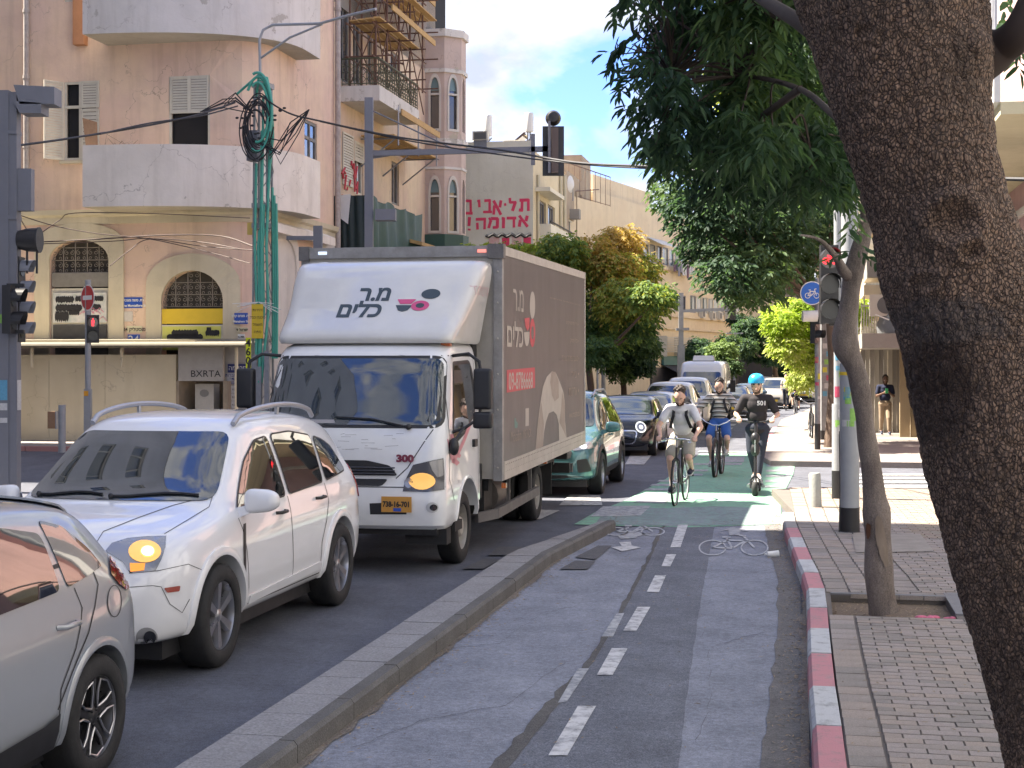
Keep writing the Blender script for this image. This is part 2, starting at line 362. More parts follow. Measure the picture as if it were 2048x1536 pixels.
mark('arrow',c3((1380,163),(1450,143),(1530,163),(1500,166),(1490,158),(1480,186),(1430,186),(1425,160)),wornpaint('road_white_ghost',(.36,.37,.39),(.21,.222,.255),.55),.0125)
def bike_symbol(cx,cy,wpx,hpx,m,flip=1):
 'bicycle stencil on the lane, built from ring and bar sheets'
 mb=MB()
 def add(pts):
  b=len(mb.v);q=[G(x,y)for x,y in pts];mb.v+=[(v.x,v.y,.0125)for v in q];mb.f.append(tuple(range(b,b+len(q))));mb.m.append(0)
 def ring(x,y,rx,ry,w):
  n=26
  for i in range(n):
   a,b=2*math.pi*i/n,2*math.pi*(i+1)/n
   add([(x+rx*math.cos(a),y+ry*math.sin(a)),(x+rx*math.cos(b),y+ry*math.sin(b)),(x+(rx-w)*math.cos(b),y+(ry-w*.6)*math.sin(b)),(x+(rx-w)*math.cos(a),y+(ry-w*.6)*math.sin(a))])
 def bar(x0,y0,x1,y1,w=2.2):
  d=math.hypot(x1-x0,y1-y0);nx,ny=-(y1-y0)/d*w,(x1-x0)/d*w*.6
  add([(x0-nx,y0-ny),(x1-nx,y1-ny),(x1+nx,y1+ny),(x0+nx,y0+ny)])
 rx=wpx*.2;ry=hpx*.36;xl,xr=cx-wpx*.3,cx+wpx*.3;by=cy+hpx*.12
 ring(xl,by,rx,ry,3);ring(xr,by,rx,ry,3)
 bar(xl,by,cx-wpx*.02,by+1);bar(cx-wpx*.02,by,cx-wpx*.1*flip,cy-hpx*.3);bar(cx-wpx*.1*flip,cy-hpx*.22,cx+wpx*.17,cy-hpx*.2);bar(cx,by,cx+wpx*.17,cy-hpx*.2);bar(xr,by,cx+wpx*.14,cy-hpx*.42);bar(xl,by,cx-wpx*.09,cy-hpx*.22);bar(cx-wpx*.16,cy-hpx*.36,cx-wpx*.04,cy-hpx*.36);bar(cx+wpx*.08,cy-hpx*.44,cx+wpx*.18,cy-hpx*.42)
 return mb.obj('bike_symbol',m,marks)
bike_symbol(1467,1092,140,44,wornpaint('symbol_white',(.46,.47,.49),(.21,.222,.255),.58))
bike_symbol(1269,1062,122,24,_M['symbol_white'],-1)
grn=thing('green_crossing',None,None,kind='structure')
sheet('green_paint',gp((1148,1050),(1190,1026),(1255,1000),(1330,960),(1400,908),(1596,904),(1586,950),(1562,1000),(1563,1050),(1380,1056),(1200,1052)),.010,GREEN,grn)
sheet('green_paint',gp((1190,1050),(1345,1054),(1560,1050),(1560,1018),(1430,1014),(1330,1018),(1215,1016)),.0135,GREEN2,grn)
def c7(*p):return[(1120+x/3.84,650+y/3.84)for x,y in p]
for q in([(230,1480),(330,1400),(700,1395),(620,1470)],[(560,1368),(610,1352),(840,1352),(800,1378)],[(640,1275),(670,1262),(900,1262),(880,1278)],[(690,1240),(712,1228),(850,1228),(838,1243)],[(745,1208),(765,1196),(930,1196),(915,1212)],[(1010,1162),(1016,1148),(1100,1148),(1090,1164)],[(1020,1128),(1026,1116),(1140,1116),(1130,1130)],[(1586,1092),(1590,1074),(1790,1074),(1786,1092)],[(1580,1132),(1584,1118),(1775,1116),(1770,1132)],[(1578,1172),(1582,1158),(1765,1156),(1760,1172)],[(1576,1212),(1580,1196),(1750,1194),(1745,1212)],[(1572,1254),(1576,1238),(1735,1236),(1730,1254)],[(1180,1060),(1200,1020),(1420,1015),(1410,1060)],[(980,1080),(1000,1068),(1400,1066),(1395,1080)]):
 sheet('stripe',gp(*c7(*q)),.016,WHITE2,grn)
zeb=thing('zebra_crossing',None,None,kind='structure')
for q in([(1118,1012),(1205,1012),(1200,992),(1140,990)],[(1250,930),(1288,930),(1306,908),(1262,908)],[(1010,1040),(1080,1040),(1120,1022),(1060,1020)]):
 sheet('stripe',gp(*q),.012,WHITE3,zeb)
for k in range(5):
 y0=781+k*7.5;sheet('stripe',gp((1405+10-k*12,y0+56),(1480-k*6,y0+56),(1485-k*6,y0+52.5),(1413-k*12,y0+52.5)),.012,WHITE3,zeb)
sheet('stop_line',gp((1395,905),(1560,907),(1561,904.6),(1398,903)),.016,WHITE3,zeb)
for k,(y0,y1)in enumerate(((984.5,980.5),(976.5,971.5),(967.5,963),(959.5,955.5),(952,948.5))):
 sheet('stripe',gp((1700,y0),(1990,y0),(1985,y1),(1702,y1)),.012,WHITE3,zeb)
sheet('stop_line',gp((1600,929),(1700,937),(1700,935),(1602,926.5)),.012,WHITE3,zeb)
crk=thing('asphalt_cracks',None,None,kind='structure')
for i,cp_ in enumerate(([(700,1500),(860,1440),(1010,1415),(1130,1330)],[(1440,1290),(1520,1270),(1590,1285)],[(1420,1140),(1500,1150),(1560,1135)],[(1395,1500),(1420,1380),(1408,1250)],[(880,1300),(1000,1290),(1080,1230),(1150,1215)])):
 a=chain(cp_,.025,90+i);mb=MB();w_=[.004+.006*abs(math.sin(j*1.3))for j in range(len(a))]
 for j in range(len(a)-1):mb.quad(*[(q.x,q.y+o,.0115)for q,o in((a[j],0),(a[j+1],0),(a[j+1],w_[j+1]),(a[j],w_[j]))])
 mb.obj('crack',asphalt('crack_dark',(.05,.048,.046),.4),crk)
DRK=mat('cast_iron',(.10,.10,.105),.7,.2,.4,20,.5,200)
for nm,q in(('drain_cover',c3((640,300),(758,240),(830,240),(745,312))),('drain_cover',c3((640,318),(745,318),(705,362),(560,362))),('drain_cover',c3((170,310),(260,310),(170,360),(60,360))),('drain_cover',c3((250,245),(375,245),(310,290),(195,290)))):
 o=sheet(nm,gp(*q),.016,DRK,kind='structure')
CONC=mat('median_concrete',(.27,.265,.27),.9,0,.55,2.2,.5,90,col2=(.18,.175,.175),fine=.25)
KDRK=mat('median_kerb_concrete',(.125,.12,.115),.9,0,.6,3,.6,80,col2=(.075,.07,.066),fine=.25)
isl=thing('median_island',None,None,kind='structure')
r_=random.Random(2);s=-1.5
mb=MB()
def islt(s):
 if s<15.5:return-2.64+.0,-3.06
 k=(s-15.5)/3.2;return-2.64+.26*k,-3.06+.52*k
while s<18.5:
 e=min(s+.505,18.7);r0,l0=islt(s);r1,l1=islt(e);h=.128+r_.uniform(-.003,.003)
 pts=[W(s+.006,l0,0),W(s+.006,r0-.10,0),W(e-.006,r1-.10,0),W(e-.006,l1,0)]
 m=MB();m.hexa([Vector((p.x,p.y,-.02))for p in pts]+[Vector((p.x,p.y,h))for p in pts]);m.obj('slab',CONC,isl);s=e
s=-1.5
while s<18.6:
 e=min(s+1.0,18.75);r0,l0=islt(s);r1,l1=islt(e);h=.132+r_.uniform(-.003,.003)
 a,b=s+.005,e-.005
 pr_=[(0,-.02),(0,h-.025),(-.02,h),(-.105,h),(-.105,-.02)]
 m=MB();n=len(pr_)
 for(ss,rr)in((a,r0),(b,r1)):
  for dt,z in pr_:m.v.append(tuple(W(ss,rr+dt,z)))
 m.f=[tuple(range(n)),tuple(reversed(range(n,2*n)))]+[(i,(i+1)%n,(i+1)%n+n,i+n)for i in range(n)];m.m=[0]*len(m.f)
 m.obj('kerb_stone',KDRK,isl);s=e
KRED=wornpaint('kerb_red',(.50,.22,.245),(.30,.27,.26),.60);KWHT=wornpaint('kerb_white',(.50,.51,.52),(.20,.20,.20),.60);KGRY=mat('kerb_grey',(.30,.29,.28),.9,0,.4,3,.4)
for k_ in(KRED,KWHT):
 nt=k_.node_tree;b=nt.nodes['Principled BSDF'];b.inputs['Roughness'].default_value=.75
joints=[1760,1640,1536,1449,1371,1305,1256,1214,1176,1144,1119,1094,1074,1055,1040,1024]
def D_of(y,z=.13):return(CAMH-z)*FPX/(y-HY)
KLX=[(1760,1632),(1640,1630),(1536,1626),(1449,1622),(1371,1616),(1305,1614),(1256,1613),(1214,1613),(1176,1611),(1144,1602),(1119,1591),(1094,1582),(1074,1575),(1055,1568),(1040,1564),(1024,1562)]
kerb=thing('kerb',None,None,kind='structure')
kc=[]
for(y,x)in KLX:
 v=G(x,y,.13);kc.append(v)
kst=[ST(v)for v in kc]
kst=[(s,t)for s,t in kst]
def kt(s):
 for i in range(len(kst)-1):
  if kst[i][0]<=s<=kst[i+1][0]:
   f=(s-kst[i][0])/(kst[i+1][0]-kst[i][0]);return kst[i][1]*(1-f)+kst[i+1][1]*f
 return kst[0][1]if s<kst[0][0]else kst[-1][1]
for i in range(len(kst)-1):
 s0,t0=kst[i];s1,t1=kst[i+1];m=MB();h=.13+r_.uniform(-.004,.004);w=.165
 pr_=[(0,-.02),(.008,h-.03),(.03,h),(w,h),(w,-.02)]
 for(ss,tt)in((s0+.004,t0),(s1-.004,t1)):
  for dt,z in pr_:m.v.append(tuple(W(ss,tt+dt,z)))
 n=5;m.f=[tuple(range(n)),tuple(reversed(range(n,2*n)))]+[(k,(k+1)%n,(k+1)%n+n,k+n)for k in range(n)];m.m=[0]*len(m.f)
 m.obj('kerb_stone',[KRED if i%2==0 else KWHT][0]if i<13 else KGRY,kerb)
PAV=mat('pavement_joint',(.15,.13,.115),.95,0,.4,5,.4,60,col2=(.10,.088,.08))
PVM=[mat('paver_%d'%i,c,.85,0,.5,6,.5,110,col2=tuple(x*.7 for x in c),fine=.22)for i,c in enumerate(((.285,.25,.225),(.32,.27,.235),(.25,.225,.205),(.315,.275,.255)))]
PVY=[mat('paver_sand_%d'%i,c,.85,0,.4,6,.4,110,fine=.2)for i,c in enumerate(((.30,.25,.19),(.27,.235,.19),(.285,.22,.185)))]
pit=(12.15,13.2,.20,1.16)
_kz=[(s,kt(s)+.17)for s in(-6,2,8,pit[0])]
pav=slab('pavement',[W(s,t)for s,t in _kz]+[W(pit[0],6),W(-6,6)],-.05,.118,PAV,kind='structure')
slab('pavement',[W(pit[0],kt(pit[0])+.17),W(pit[1],kt(pit[1])+.17),W(pit[1],pit[2]),W(pit[0],pit[2])],-.05,.118,PAV,kind='structure')
slab('pavement',[W(pit[0],pit[3]),W(pit[1],pit[3]),W(pit[1],6),W(pit[0],6)],-.05,.118,PAV,kind='structure')
slab('pavement',[W(s,kt(s)+.17)for s in(pit[1],15,17,18.5,20.4)]+[W(24.0,-.55),W(24.6,.1),W(24.6,30),W(pit[1],30)],-.05,.118,PAV,kind='structure')
SOIL=mat('pit_soil',(.17,.125,.085),.95,0,.6,9,.9,40,col2=(.085,.062,.045),fine=.4)
slab('tree_pit_soil',[W(pit[0],pit[2]),W(pit[1],pit[2]),W(pit[1],pit[3]),W(pit[0],pit[3])],-.05,.055,SOIL,kind='structure')
def paver_mesh(w,l,mm,i):
 m=MB();b=.004;r=random.Random(i)
 m.v=[(-w/2,-l/2,0),(w/2,-l/2,0),(w/2,l/2,0),(-w/2,l/2,0),(-w/2+b,-l/2+b,.036),(w/2-b,-l/2+b,.036+r.uniform(-.002,.002)),(w/2-b,l/2-b,.036),(-w/2+b,l/2-b,.036+r.uniform(-.002,.002))]
 m.v=m.v[:4]+m.v[4:];m.f=[(4,5,6,7),(0,1,5,4),(1,2,6,5),(2,3,7,6),(3,0,4,7)];m.m=[0]*5
 return m.mesh('paver',mm)
PW,PL_=.205,.102
pm_=[paver_mesh(PW-.002,PL_-.002,PVM[i%4],i)for i in range(8)]
pk_=[paver_mesh(.19,.205,PVM[i%4],i)for i in range(4)]
npav=0;stuff=[MB()for _ in range(7)]
rp_=random.Random(11)
def in_pit(s,t):return pit[0]-.06<s<pit[1]+.02 and pit[2]-.1<t<pit[3]+.35
def put(s,t,ms,w,l,near,sand=0):
 global npav
 z=.094+rp_.uniform(-.002,.0025);rr=-TH+rp_.uniform(-.012,.012)
 if near:
  link('paver',ms[rp_.randrange(len(ms))],pav,loc=W(s,t,z),rz=rr);npav+=1
 else:
  g=stuff[(4+rp_.randrange(3))if sand else rp_.randrange(4)];c=W(s,t,z);ca,sa=math.cos(rr),math.sin(rr);b=len(g.v);e=.003;zz=gz(c.y)
  for(x,y,zq)in((-w/2,-l/2,0),(w/2,-l/2,0),(w/2,l/2,0),(-w/2,l/2,0),(-w/2+e,-l/2+e,.036),(w/2-e,-l/2+e,.036),(w/2-e,l/2-e,.036),(-w/2+e,l/2-e,.036)):
   g.v.append((c.x+x*ca-y*sa,c.y+x*sa+y*ca,c.z+zq+zz))
  for f in((4,5,6,7),(0,1,5,4),(1,2,6,5),(2,3,7,6),(3,0,4,7)):g.f.append(tuple(b+i for i in f));g.m.append(0)
def vis(s,t,mrg=.0):
 v=W(s,t,.13);return v.y>5 and abs(v.x/v.y)<.36 and(HY+(CAMH-.13)*FPX/v.y)<1570
row=0;s=6.2
while s<24.3:
 k0=kt(s)if s<20.4 else kst[-1][1]-(s-20.4)*.03
 if row%2==0:
  cs=s+PL_/2
  for j in range(1 if s<13.5 else 4):
   t=k0+.17+.10+j*.2
   if vis(cs,t)and not in_pit(cs,t):put(cs,t,pk_,.19,.195,npav<280 and s<12,1 if s>20.6 else 0)
 t=k0+.17+(.31 if s<13.5 else .91)+(0 if row%2 else PW/2)
 if row%2==0:put(s,k0+.17+(.26 if s<13.5 else .86),pm_,.095,PL_-.005,False,s>20.6)if not in_pit(s,k0+.35)and vis(s,k0+.3)else None
 while t<(4.6 if s<18 else 6.5):
  if vis(s,t)and not in_pit(s,t):
   px=CX+FPX*W(s,t).x/W(s,t).y;lim=1960+(1536-(HY+5960/W(s,t).y))*-.22
   sandy=(s>17.6 and t>1.2)or s>20.6
   if px<lim+80:put(s,t,pm_,PW-.006,PL_-.005,npav<292 and s<11.3,1 if sandy else 0)
  t+=PW
 s+=PL_;row+=1
for i,g in enumerate(stuff):
 if g.v:g.obj('paver_field',(PVM+PVY)[i],pav,kind='stuff')
PF=mat('pit_frame',(.20,.20,.21),.85,0,.4,4,.4)
m=MB()
def stbox(m,s0,s1,t0,t1,z0,z1):
 m.hexa([W(s0,t0,z0),W(s0,t1,z0),W(s1,t1,z0),W(s1,t0,z0),W(s0,t0,z1),W(s0,t1,z1),W(s1,t1,z1),W(s1,t0,z1)])
stbox(m,pit[1],pit[1]+.06,pit[2],pit[3]+.3,.0,.133);m.obj('edging',PF,pav)
m=MB();stbox(m,pit[0]+.15,pit[1]+.2,pit[3],pit[3]+.28,.0,.1345);m.obj('edging',PF,pav)
slab('far_pavement',[W(31.6,-.75),W(33.5,-1.0),W(60,-1.0),W(110,2),W(110,30),W(31.6,30)],-.05,.12,mat('far_paving',(.25,.22,.20),.9,0,.4,3,.4,40,fine=.2),kind='structure')
kb=thing('far_kerb',None,None,kind='structure')
for k in range(14):
 m=MB();s0=33.5+k*1.3;t0=-1.0;pts=[W(s0,t0-.15),W(s0,t0),W(s0+1.28,t0),W(s0+1.28,t0-.15)]
 m.hexa([Vector((p.x,p.y,gz(p.y)-.02))for p in pts]+[Vector((p.x,p.y,gz(p.y)+.125))for p in pts]);m.obj('kerb_stone',KRED if k%2 else KWHT,kb)
slab('left_pavement',[W(34.4,-80),W(34.4,-10.0),W(35.4,-8.2),W(38,-7.0),W(110,-6.7),W(110,-40),W(60,-80)],-.05,.12,mat('left_paving',(.27,.245,.225),.9,0,.35,3,.4,40,fine=.2),kind='structure')
kb=thing('left_kerb',None,None,kind='structure')
for k in range(12):
 m=MB();t0=-13.2-k*1.0;pts=[W(34.25,t0),W(34.25,t0+.98),W(34.4,t0+.98),W(34.4,t0)]
 m.hexa([Vector((p.x,p.y,gz(p.y)-.02))for p in pts]+[Vector((p.x,p.y,gz(p.y)+.125))for p in pts]);m.obj('kerb_stone',mat('kerb_faded_red',(.42,.22,.2),.9),kb)
LIT=mat('dry_leaf',(.33,.25,.16),.8,0,.5,30,col2=(.18,.12,.07));lm=MB();rr=random.Random(4)
def leaflet(mb,c,ln,wd,ang,tilt=0.0):
 ca,sa=math.cos(ang),math.sin(ang);b=len(mb.v)
 for x,y,z in((-ln/2,0,0),(0,-wd/2,.002),(ln/2,0,tilt),(0,wd/2,.004)):mb.v.append((c[0]+x*ca-y*sa,c[1]+x*sa+y*ca,c[2]+z))
 mb.f.append((b,b+1,b+2,b+3));mb.m.append(0)
for i in range(3200):
 s=rr.uniform(6.3,21);q=rr.random()
 if q<.36:t=kt(s)-abs(rr.gauss(0,.10))-.01;z=.014
 elif q<.62:t=-2.63+abs(rr.gauss(0,.10));z=.014
 elif q<.70:t=rr.uniform(-2.4,-.1);z=.014
 elif q<.86:t=kt(s)+.19+rr.uniform(0,2.6);z=.134
 else:s=rr.uniform(pit[0],pit[1]);t=rr.uniform(pit[2],pit[3]);z=.06
 if q<.86 and z>.1 and in_pit(s,t):continue
 leaflet(lm,W(s,t,z),rr.uniform(.018,.05),rr.uniform(.004,.012),rr.uniform(0,6.3),rr.uniform(0,.01))
lm.obj('leaf_litter',LIT,kind='stuff')
cup=thing('paper_cup','crushed white paper cup lying on the bike lane near the kerb','cup',G(1545,1115)+Vector((0,0,.035)),math.radians(4))
MB().lathe([(.001,-.06),(.031,-.06),(.043,.06),(.045,.06),(.045,.066),(.040,.066),(.030,-.05),(.001,-.05)],20,'x').obj('cup',mat('paper_white',(.72,.72,.70),.6,0,.2,20),cup,40)
MB().cyl((-.062,0,0),(-.085,0,0),.012,8).obj('spout',mat('paper_white',(.7,.7,.7)),cup,40)
m=MB();rr=random.Random(8)
for i in range(14):m.ball((rr.uniform(-.13,.13),rr.uniform(-.05,.05),rr.uniform(.0,.03)),(rr.uniform(.03,.06),rr.uniform(.02,.04),rr.uniform(.015,.03)),7,5)
m.obj('plastic_bag',mat('pink_plastic',(.62,.12,.22),.4,0,.4,30,.6,40),None,60,label='crumpled pink plastic bag in the tree pit',cat='plastic bag',loc=W(12.3,1.0,.07))
sheet('utility_cover',gp((1704,1092),(1840,1091),(1868,1129),(1712,1131)),.139,mat('cover_concrete',(.30,.27,.24),.9,0,.5,5,.4,60),kind='structure')
PINK=plaster('pink_render',(.66,.485,.40),.45,.6,(.72,.56,.41))
PINK2=plaster('pink_render_side',(.52,.375,.335),.3,.5,(.50,.38,.33))
CREAM=plaster('cream_render',(.64,.52,.38),.45,.5,(.56,.42,.34),.12)
OFFW=plaster('offwhite_parapet',(.80,.75,.68),.4,.5,(.68,.63,.56),.34,(.40,.37,.32))
OFFW2=plaster('offwhite_parapet_peeling',(.64,.61,.58),.4,.5,(.58,.55,.51),.62,(.38,.35,.31))
TRIM=plaster('cream_trim',(.62,.56,.42),.35,.3)
WTRIM=plaster('white_trim',(.66,.62,.57),.3,.3)
HOARD=plaster('hoarding_render',(.66,.59,.44),.18,.4,(.55,.48,.34))
GREYR=plaster('grey_render',(.34,.32,.29),.4,.2)
WOODW=mat('painted_wood',(.58,.55,.46),.6,0,.3,5,.1)
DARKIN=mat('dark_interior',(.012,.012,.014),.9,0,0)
BROWNW=mat('old_brown_wood',(.20,.13,.10),.7,0,.5,6,.2)
GREYW=mat('old_grey_wood',(.22,.21,.20),.7,0,.5,6,.2)
GLS=glassy('window_glass',(.03,.035,.04),.06)
GLB=glassy('window_glass_blue',(.10,.17,.19),.08)
IRON=mat('wrought_iron',(.06,.055,.045),.6,.3,.4,9)
CONCR=mat('raw_concrete',(.33,.31,.28),.9,0,.5,2,.4,30,fine=.1)
GALV=mat('galvanised',(.30,.31,.33),.5,.6,.4,6)
GREYP=mat('grey_pole_paint',(.155,.160,.185),.55,.1,.35,4,.15,30,col2=(.12,.125,.14))
def tri_holes(outer,holes,extra=()):
 vs,es=[],[]
 for poly in[outer]+list(holes):
  b=len(vs);vs+=[Vector(p)for p in poly];es+=[(b+i,b+(i+1)%len(poly))for i in range(len(poly))]
 vs+=[Vector(p)for p in extra]
 V,E,F,*_=delaunay_2d_cdt(vs,es,[],0,1e-6)
 def inside(p,poly):
  c=False;j=len(poly)-1
  for i in range(len(poly)):
   if(poly[i][1]>p[1])!=(poly[j][1]>p[1])and p[0]<(poly[j][0]-poly[i][0])*(p[1]-poly[i][1])/(poly[j][1]-poly[i][1])+poly[i][0]:c=not c
   j=i
  return c
 out=[]
 for f in F:
  c=sum((V[i]for i in f),Vector((0,0)))/len(f)
  if inside(c,outer)and not any(inside(c,h)for h in holes):out.append(f)
 return V,out
def facade(mb,outer,holes,mp,depth=.25):
 'wall surface with real openings; mp(x, z, d) gives the point d behind the surface'
 xs=[p[0]for p in outer];extra=[]
 x=min(xs)+.5
 V,F=tri_holes(outer,holes,extra);b=len(mb.v)
 mb.v+=[tuple(mp(v.x,v.y,0))for v in V]
 for f in F:mb.f.append(tuple(b+i for i in f));mb.m.append(mb.cur)
 for h in holes:
  n=len(h);b=len(mb.v);mb.v+=[tuple(mp(x,z,0))for x,z in h]+[tuple(mp(x,z,depth))for x,z in h]
  for i in range(n):j=(i+1)%n;mb.f.append((b+i,b+j,b+n+j,b+n+i));mb.m.append(mb.cur)
def rect(x0,x1,z0,z1):return[(x0,z0),(x1,z0),(x1,z1),(x0,z1)]
def arch(x0,x1,z0,z1,n=14,flat=1.0):
 'opening with a round head; z1 is the crown'
 r=(x1-x0)/2;c=(x0+x1)/2;h=r*flat
 return[(x0,z0),(x1,z0)]+[(c+r*math.cos(math.pi*i/n),z1-h+h*math.sin(math.pi*i/n))for i in range(n+1)]
def pointed(x0,x1,z0,z1,n=8):
 w=x1-x0;c=(x0+x1)/2;h=w*1.35;out=[(x0,z0),(x1,z0)]
 for i in range(n+1):a=i/n;out.append((x1-(w/2)*(a**1.7),z1-h+h*math.sin(a*math.pi/2)))
 for i in range(n-1,-1,-1):a=i/n;out.append((x0+(w/2)*(a**1.7),z1-h+h*math.sin(a*math.pi/2)))
 return out
def ringprism(mb,outer,inner,mp,d0,d1):
 'flat frame between two outlines with the same number of points, from depth d0 (front) to d1'
 n=len(outer);b=len(mb.v)
 for poly in(outer,inner):
  for d in(d0,d1):mb.v+=[tuple(mp(x,z,d))for x,z in poly]
 for i in range(n):
  j=(i+1)%n
  for q in((b+i,b+j,b+2*n+j,b+2*n+i),(b+i,b+n+i,b+n+j,b+j),(b+2*n+i,b+2*n+j,b+3*n+j,b+3*n+i)):mb.f.append(q);mb.m.append(mb.cur)
def platep(mb,poly,mp,d):
 b=len(mb.v);mb.v+=[tuple(mp(x,z,d))for x,z in poly];mb.f.append(tuple(range(b,b+len(poly))));mb.m.append(mb.cur)
def mbar(mb,mp,x0,x1,z0,z1,d0,d1):
 mb.hexa([mp(x0,z0,d0),mp(x1,z0,d0),mp(x1,z0,d1),mp(x0,z0,d1),mp(x0,z1,d0),mp(x1,z1,d0),mp(x1,z1,d1),mp(x0,z1,d1)])
def louvre(par,mp,x0,x1,z0,z1,d,m,step=.075,frame=.05,name='shutter'):
 'a louvred shutter: frame and tilted slats'
 mb=MB()
 for a in((x0,x0+frame,z0,z1),(x1-frame,x1,z0,z1),(x0+frame,x1-frame,z0,z0+frame),(x0+frame,x1-frame,z1-frame,z1)):mbar(mb,mp,*a,d,d+.035)
 sh=mb.obj(name,m,par);sb=MB();z=z0+frame
 while z<z1-frame-.02:
  sb.hexa([mp(x0+frame,z,d+.004),mp(x1-frame,z,d+.004),mp(x1-frame,z,d+.012),mp(x0+frame,z,d+.012),mp(x0+frame,z+step*.9,d+.024),mp(x1-frame,z+step*.9,d+.024),mp(x1-frame,z+step*.9,d+.032),mp(x0+frame,z+step*.9,d+.032)]);z+=step
 sb.obj('slat_set',m,sh,kind='stuff');return sh
def curl(cx,cz,r,turns,a0,sgn,mp,d,n=16):
 return[mp(cx+r*(1-i/n*.8)*math.cos(a0+sgn*turns*2*math.pi*i/n),cz+r*(1-i/n*.8)*math.sin(a0+sgn*turns*2*math.pi*i/n),d)for i in range(n+1)]
S0,T0,RC,TOPZ=39.5,-15.0,1.2,17.5
bld=at_st('apartment_building','pink rendered old corner building with two curved white balconies and arched ground-floor openings','building',S0,T0,0)
bz=bld.location.z
def LB(s,t,z):return(t-T0,s-S0,z-bz)
arcL=RC*math.pi/2
def mpF(u,z,d=0):
 'u runs along the front wall (u=t up to the rounded corner) and then along the street side'
 uc=T0-RC
 if u<=uc:return LB(S0+d,u,z)
 if u<=uc+arcL:
  a=(u-uc)/RC;return LB(S0+RC-(RC-d)*math.cos(a),uc+(RC-d)*math.sin(a),z)
 return LB(S0+RC+(u-uc-arcL),T0-d,z)
def uT(s):return T0-RC+arcL+(s-S0-RC)
def uS(px,py):return onS(px,py,S0)
def uzT(px,py):s,z=onT(px,py,T0);return uT(s),z
def rS(x0,x1,y0,y1):a=onS(x0,(y0+y1)/2,S0)[0];b=onS(x1,(y0+y1)/2,S0)[0];xm=(x0+x1)/2;return(a,b,onS(xm,y1,S0)[1],onS(xm,y0,S0)[1])
def rT(x0,x1,y0,y1,T=T0):
 a=onT(x0,400,T)[0];b=onT(x1,400,T)[0];xm=(x0+x1)/2;return(a,b,onT(xm,y1,T)[1],onT(xm,y0,T)[1])
w1=rS(128,196,163,320);w2=rS(338,420,152,300)
w1=(w1[0],w1[1],w1[2],w1[3]);w2=(w2[0],w2[1],w1[2]-.1,w2[3])
a1=rS(100,219,480,700);a2=rS(324,447,541,720)
tw1=rT(609,634,243,378);tw2=rT(607,632,-60,92)
uL=-46.0;uEnd=uT(onT(668,300,T0)[0])
holesA=[rect(*w1),rect(*w2),rect(uT(tw1[0]),uT(tw1[1]),tw1[2],tw1[3]),rect(uT(tw2[0]),uT(tw2[1]),tw2[2],tw2[3])]
left_w=[(w1[0]-4.6*k,w1[1]-4.6*k,w1[2],w1[3])for k in(1,2,3)]
up=[]
for(a,b,z0,z1)in[w1,w2]+left_w:up.append((a,b,z0+4.55,z1+4.4))
holesA+=[rect(*w)for w in left_w]+[rect(*w)for w in up]
ha1=arch(a1[0],a1[1],.4,a1[3],flat=.62);ha2=arch(a2[0],a2[1],.4,a2[3],flat=.92)
zc=onS(300,425,S0)[1]
def wallpart(name,m,u0,u1,z0,z1,holes,depth=.28):
 mb=MB();us=[u0]+[u for u in[T0-RC+arcL*i/6 for i in range(7)]if u0<u<u1]+[u1]
 outer=[(u,z0)for u in us]+[(u,z1)for u in reversed(us)]
 ex=[(u,z)for u in us for z in np.linspace(z0,z1,8)[1:-1]]
 V,F=tri_holes(outer,holes,ex);b=len(mb.v);mb.v+=[tuple(mpF(v.x,v.y))for v in V]
 for f in F:mb.f.append(tuple(b+i for i in f));mb.m.append(0)
 for h in holes:
  n=len(h);b=len(mb.v);mb.v+=[tuple(mpF(x,z,0))for x,z in h]+[tuple(mpF(x,z,depth))for x,z in h]
  for i in range(n):j=(i+1)%n;mb.f.append((b+i,b+j,b+n+j,b+n+i));mb.m.append(0)
 return mb.obj(name,m,bld)
wallpart('ground_floor_wall',PINK,uL,uEnd,-.3,zc,[ha1,ha2,arch(a1[0]-5.2,a1[1]-5.2,.4,a1[3],flat=.62)],.35)
wallpart('upper_wall',PINK,uL,uEnd,zc+.002,TOPZ,holesA)
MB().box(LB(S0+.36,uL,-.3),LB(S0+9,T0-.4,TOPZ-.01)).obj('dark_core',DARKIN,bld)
mb=MB();us=[uL,-30,-25,-20]+[T0-RC+arcL*i/6 for i in range(7)]+[uEnd]
prof=[(0,-.30),(-.06,-.30),(-.08,-.1),(-.17,-.04),(-.20,.1),(0,.12)]
n=len(prof)
for u in us:
 for d,z in prof:mb.v.append(tuple(mpF(u,zc+z,d)))
for i in range(len(us)-1):
 for k in range(n-1):mb.f.append((i*n+k,(i+1)*n+k,(i+1)*n+k+1,i*n+k+1));mb.m.append(0)
mb.obj('cornice',TRIM,bld)
mb=MB()
for u0,u1 in((uL,-16.9),(-16.3,uEnd)):pass
def bal_curve(n=26,ins=0.0):
 sL,tL,a,b=41.3,onS(165,350,38.0)[0],3.3-ins,5.35-ins;pts=[(S0+.1,tL+ins)]
 for i in range(n+1):
  q=math.pi/2*i/n;x=abs(math.sin(q))**(2/2.3);y=abs(math.cos(q))**(2/2.3);pts.append((sL-a*y,tL+b*x))
 pts.append((sL+1.2,tL+b));pts.append((sL+1.2,T0-.1));return pts
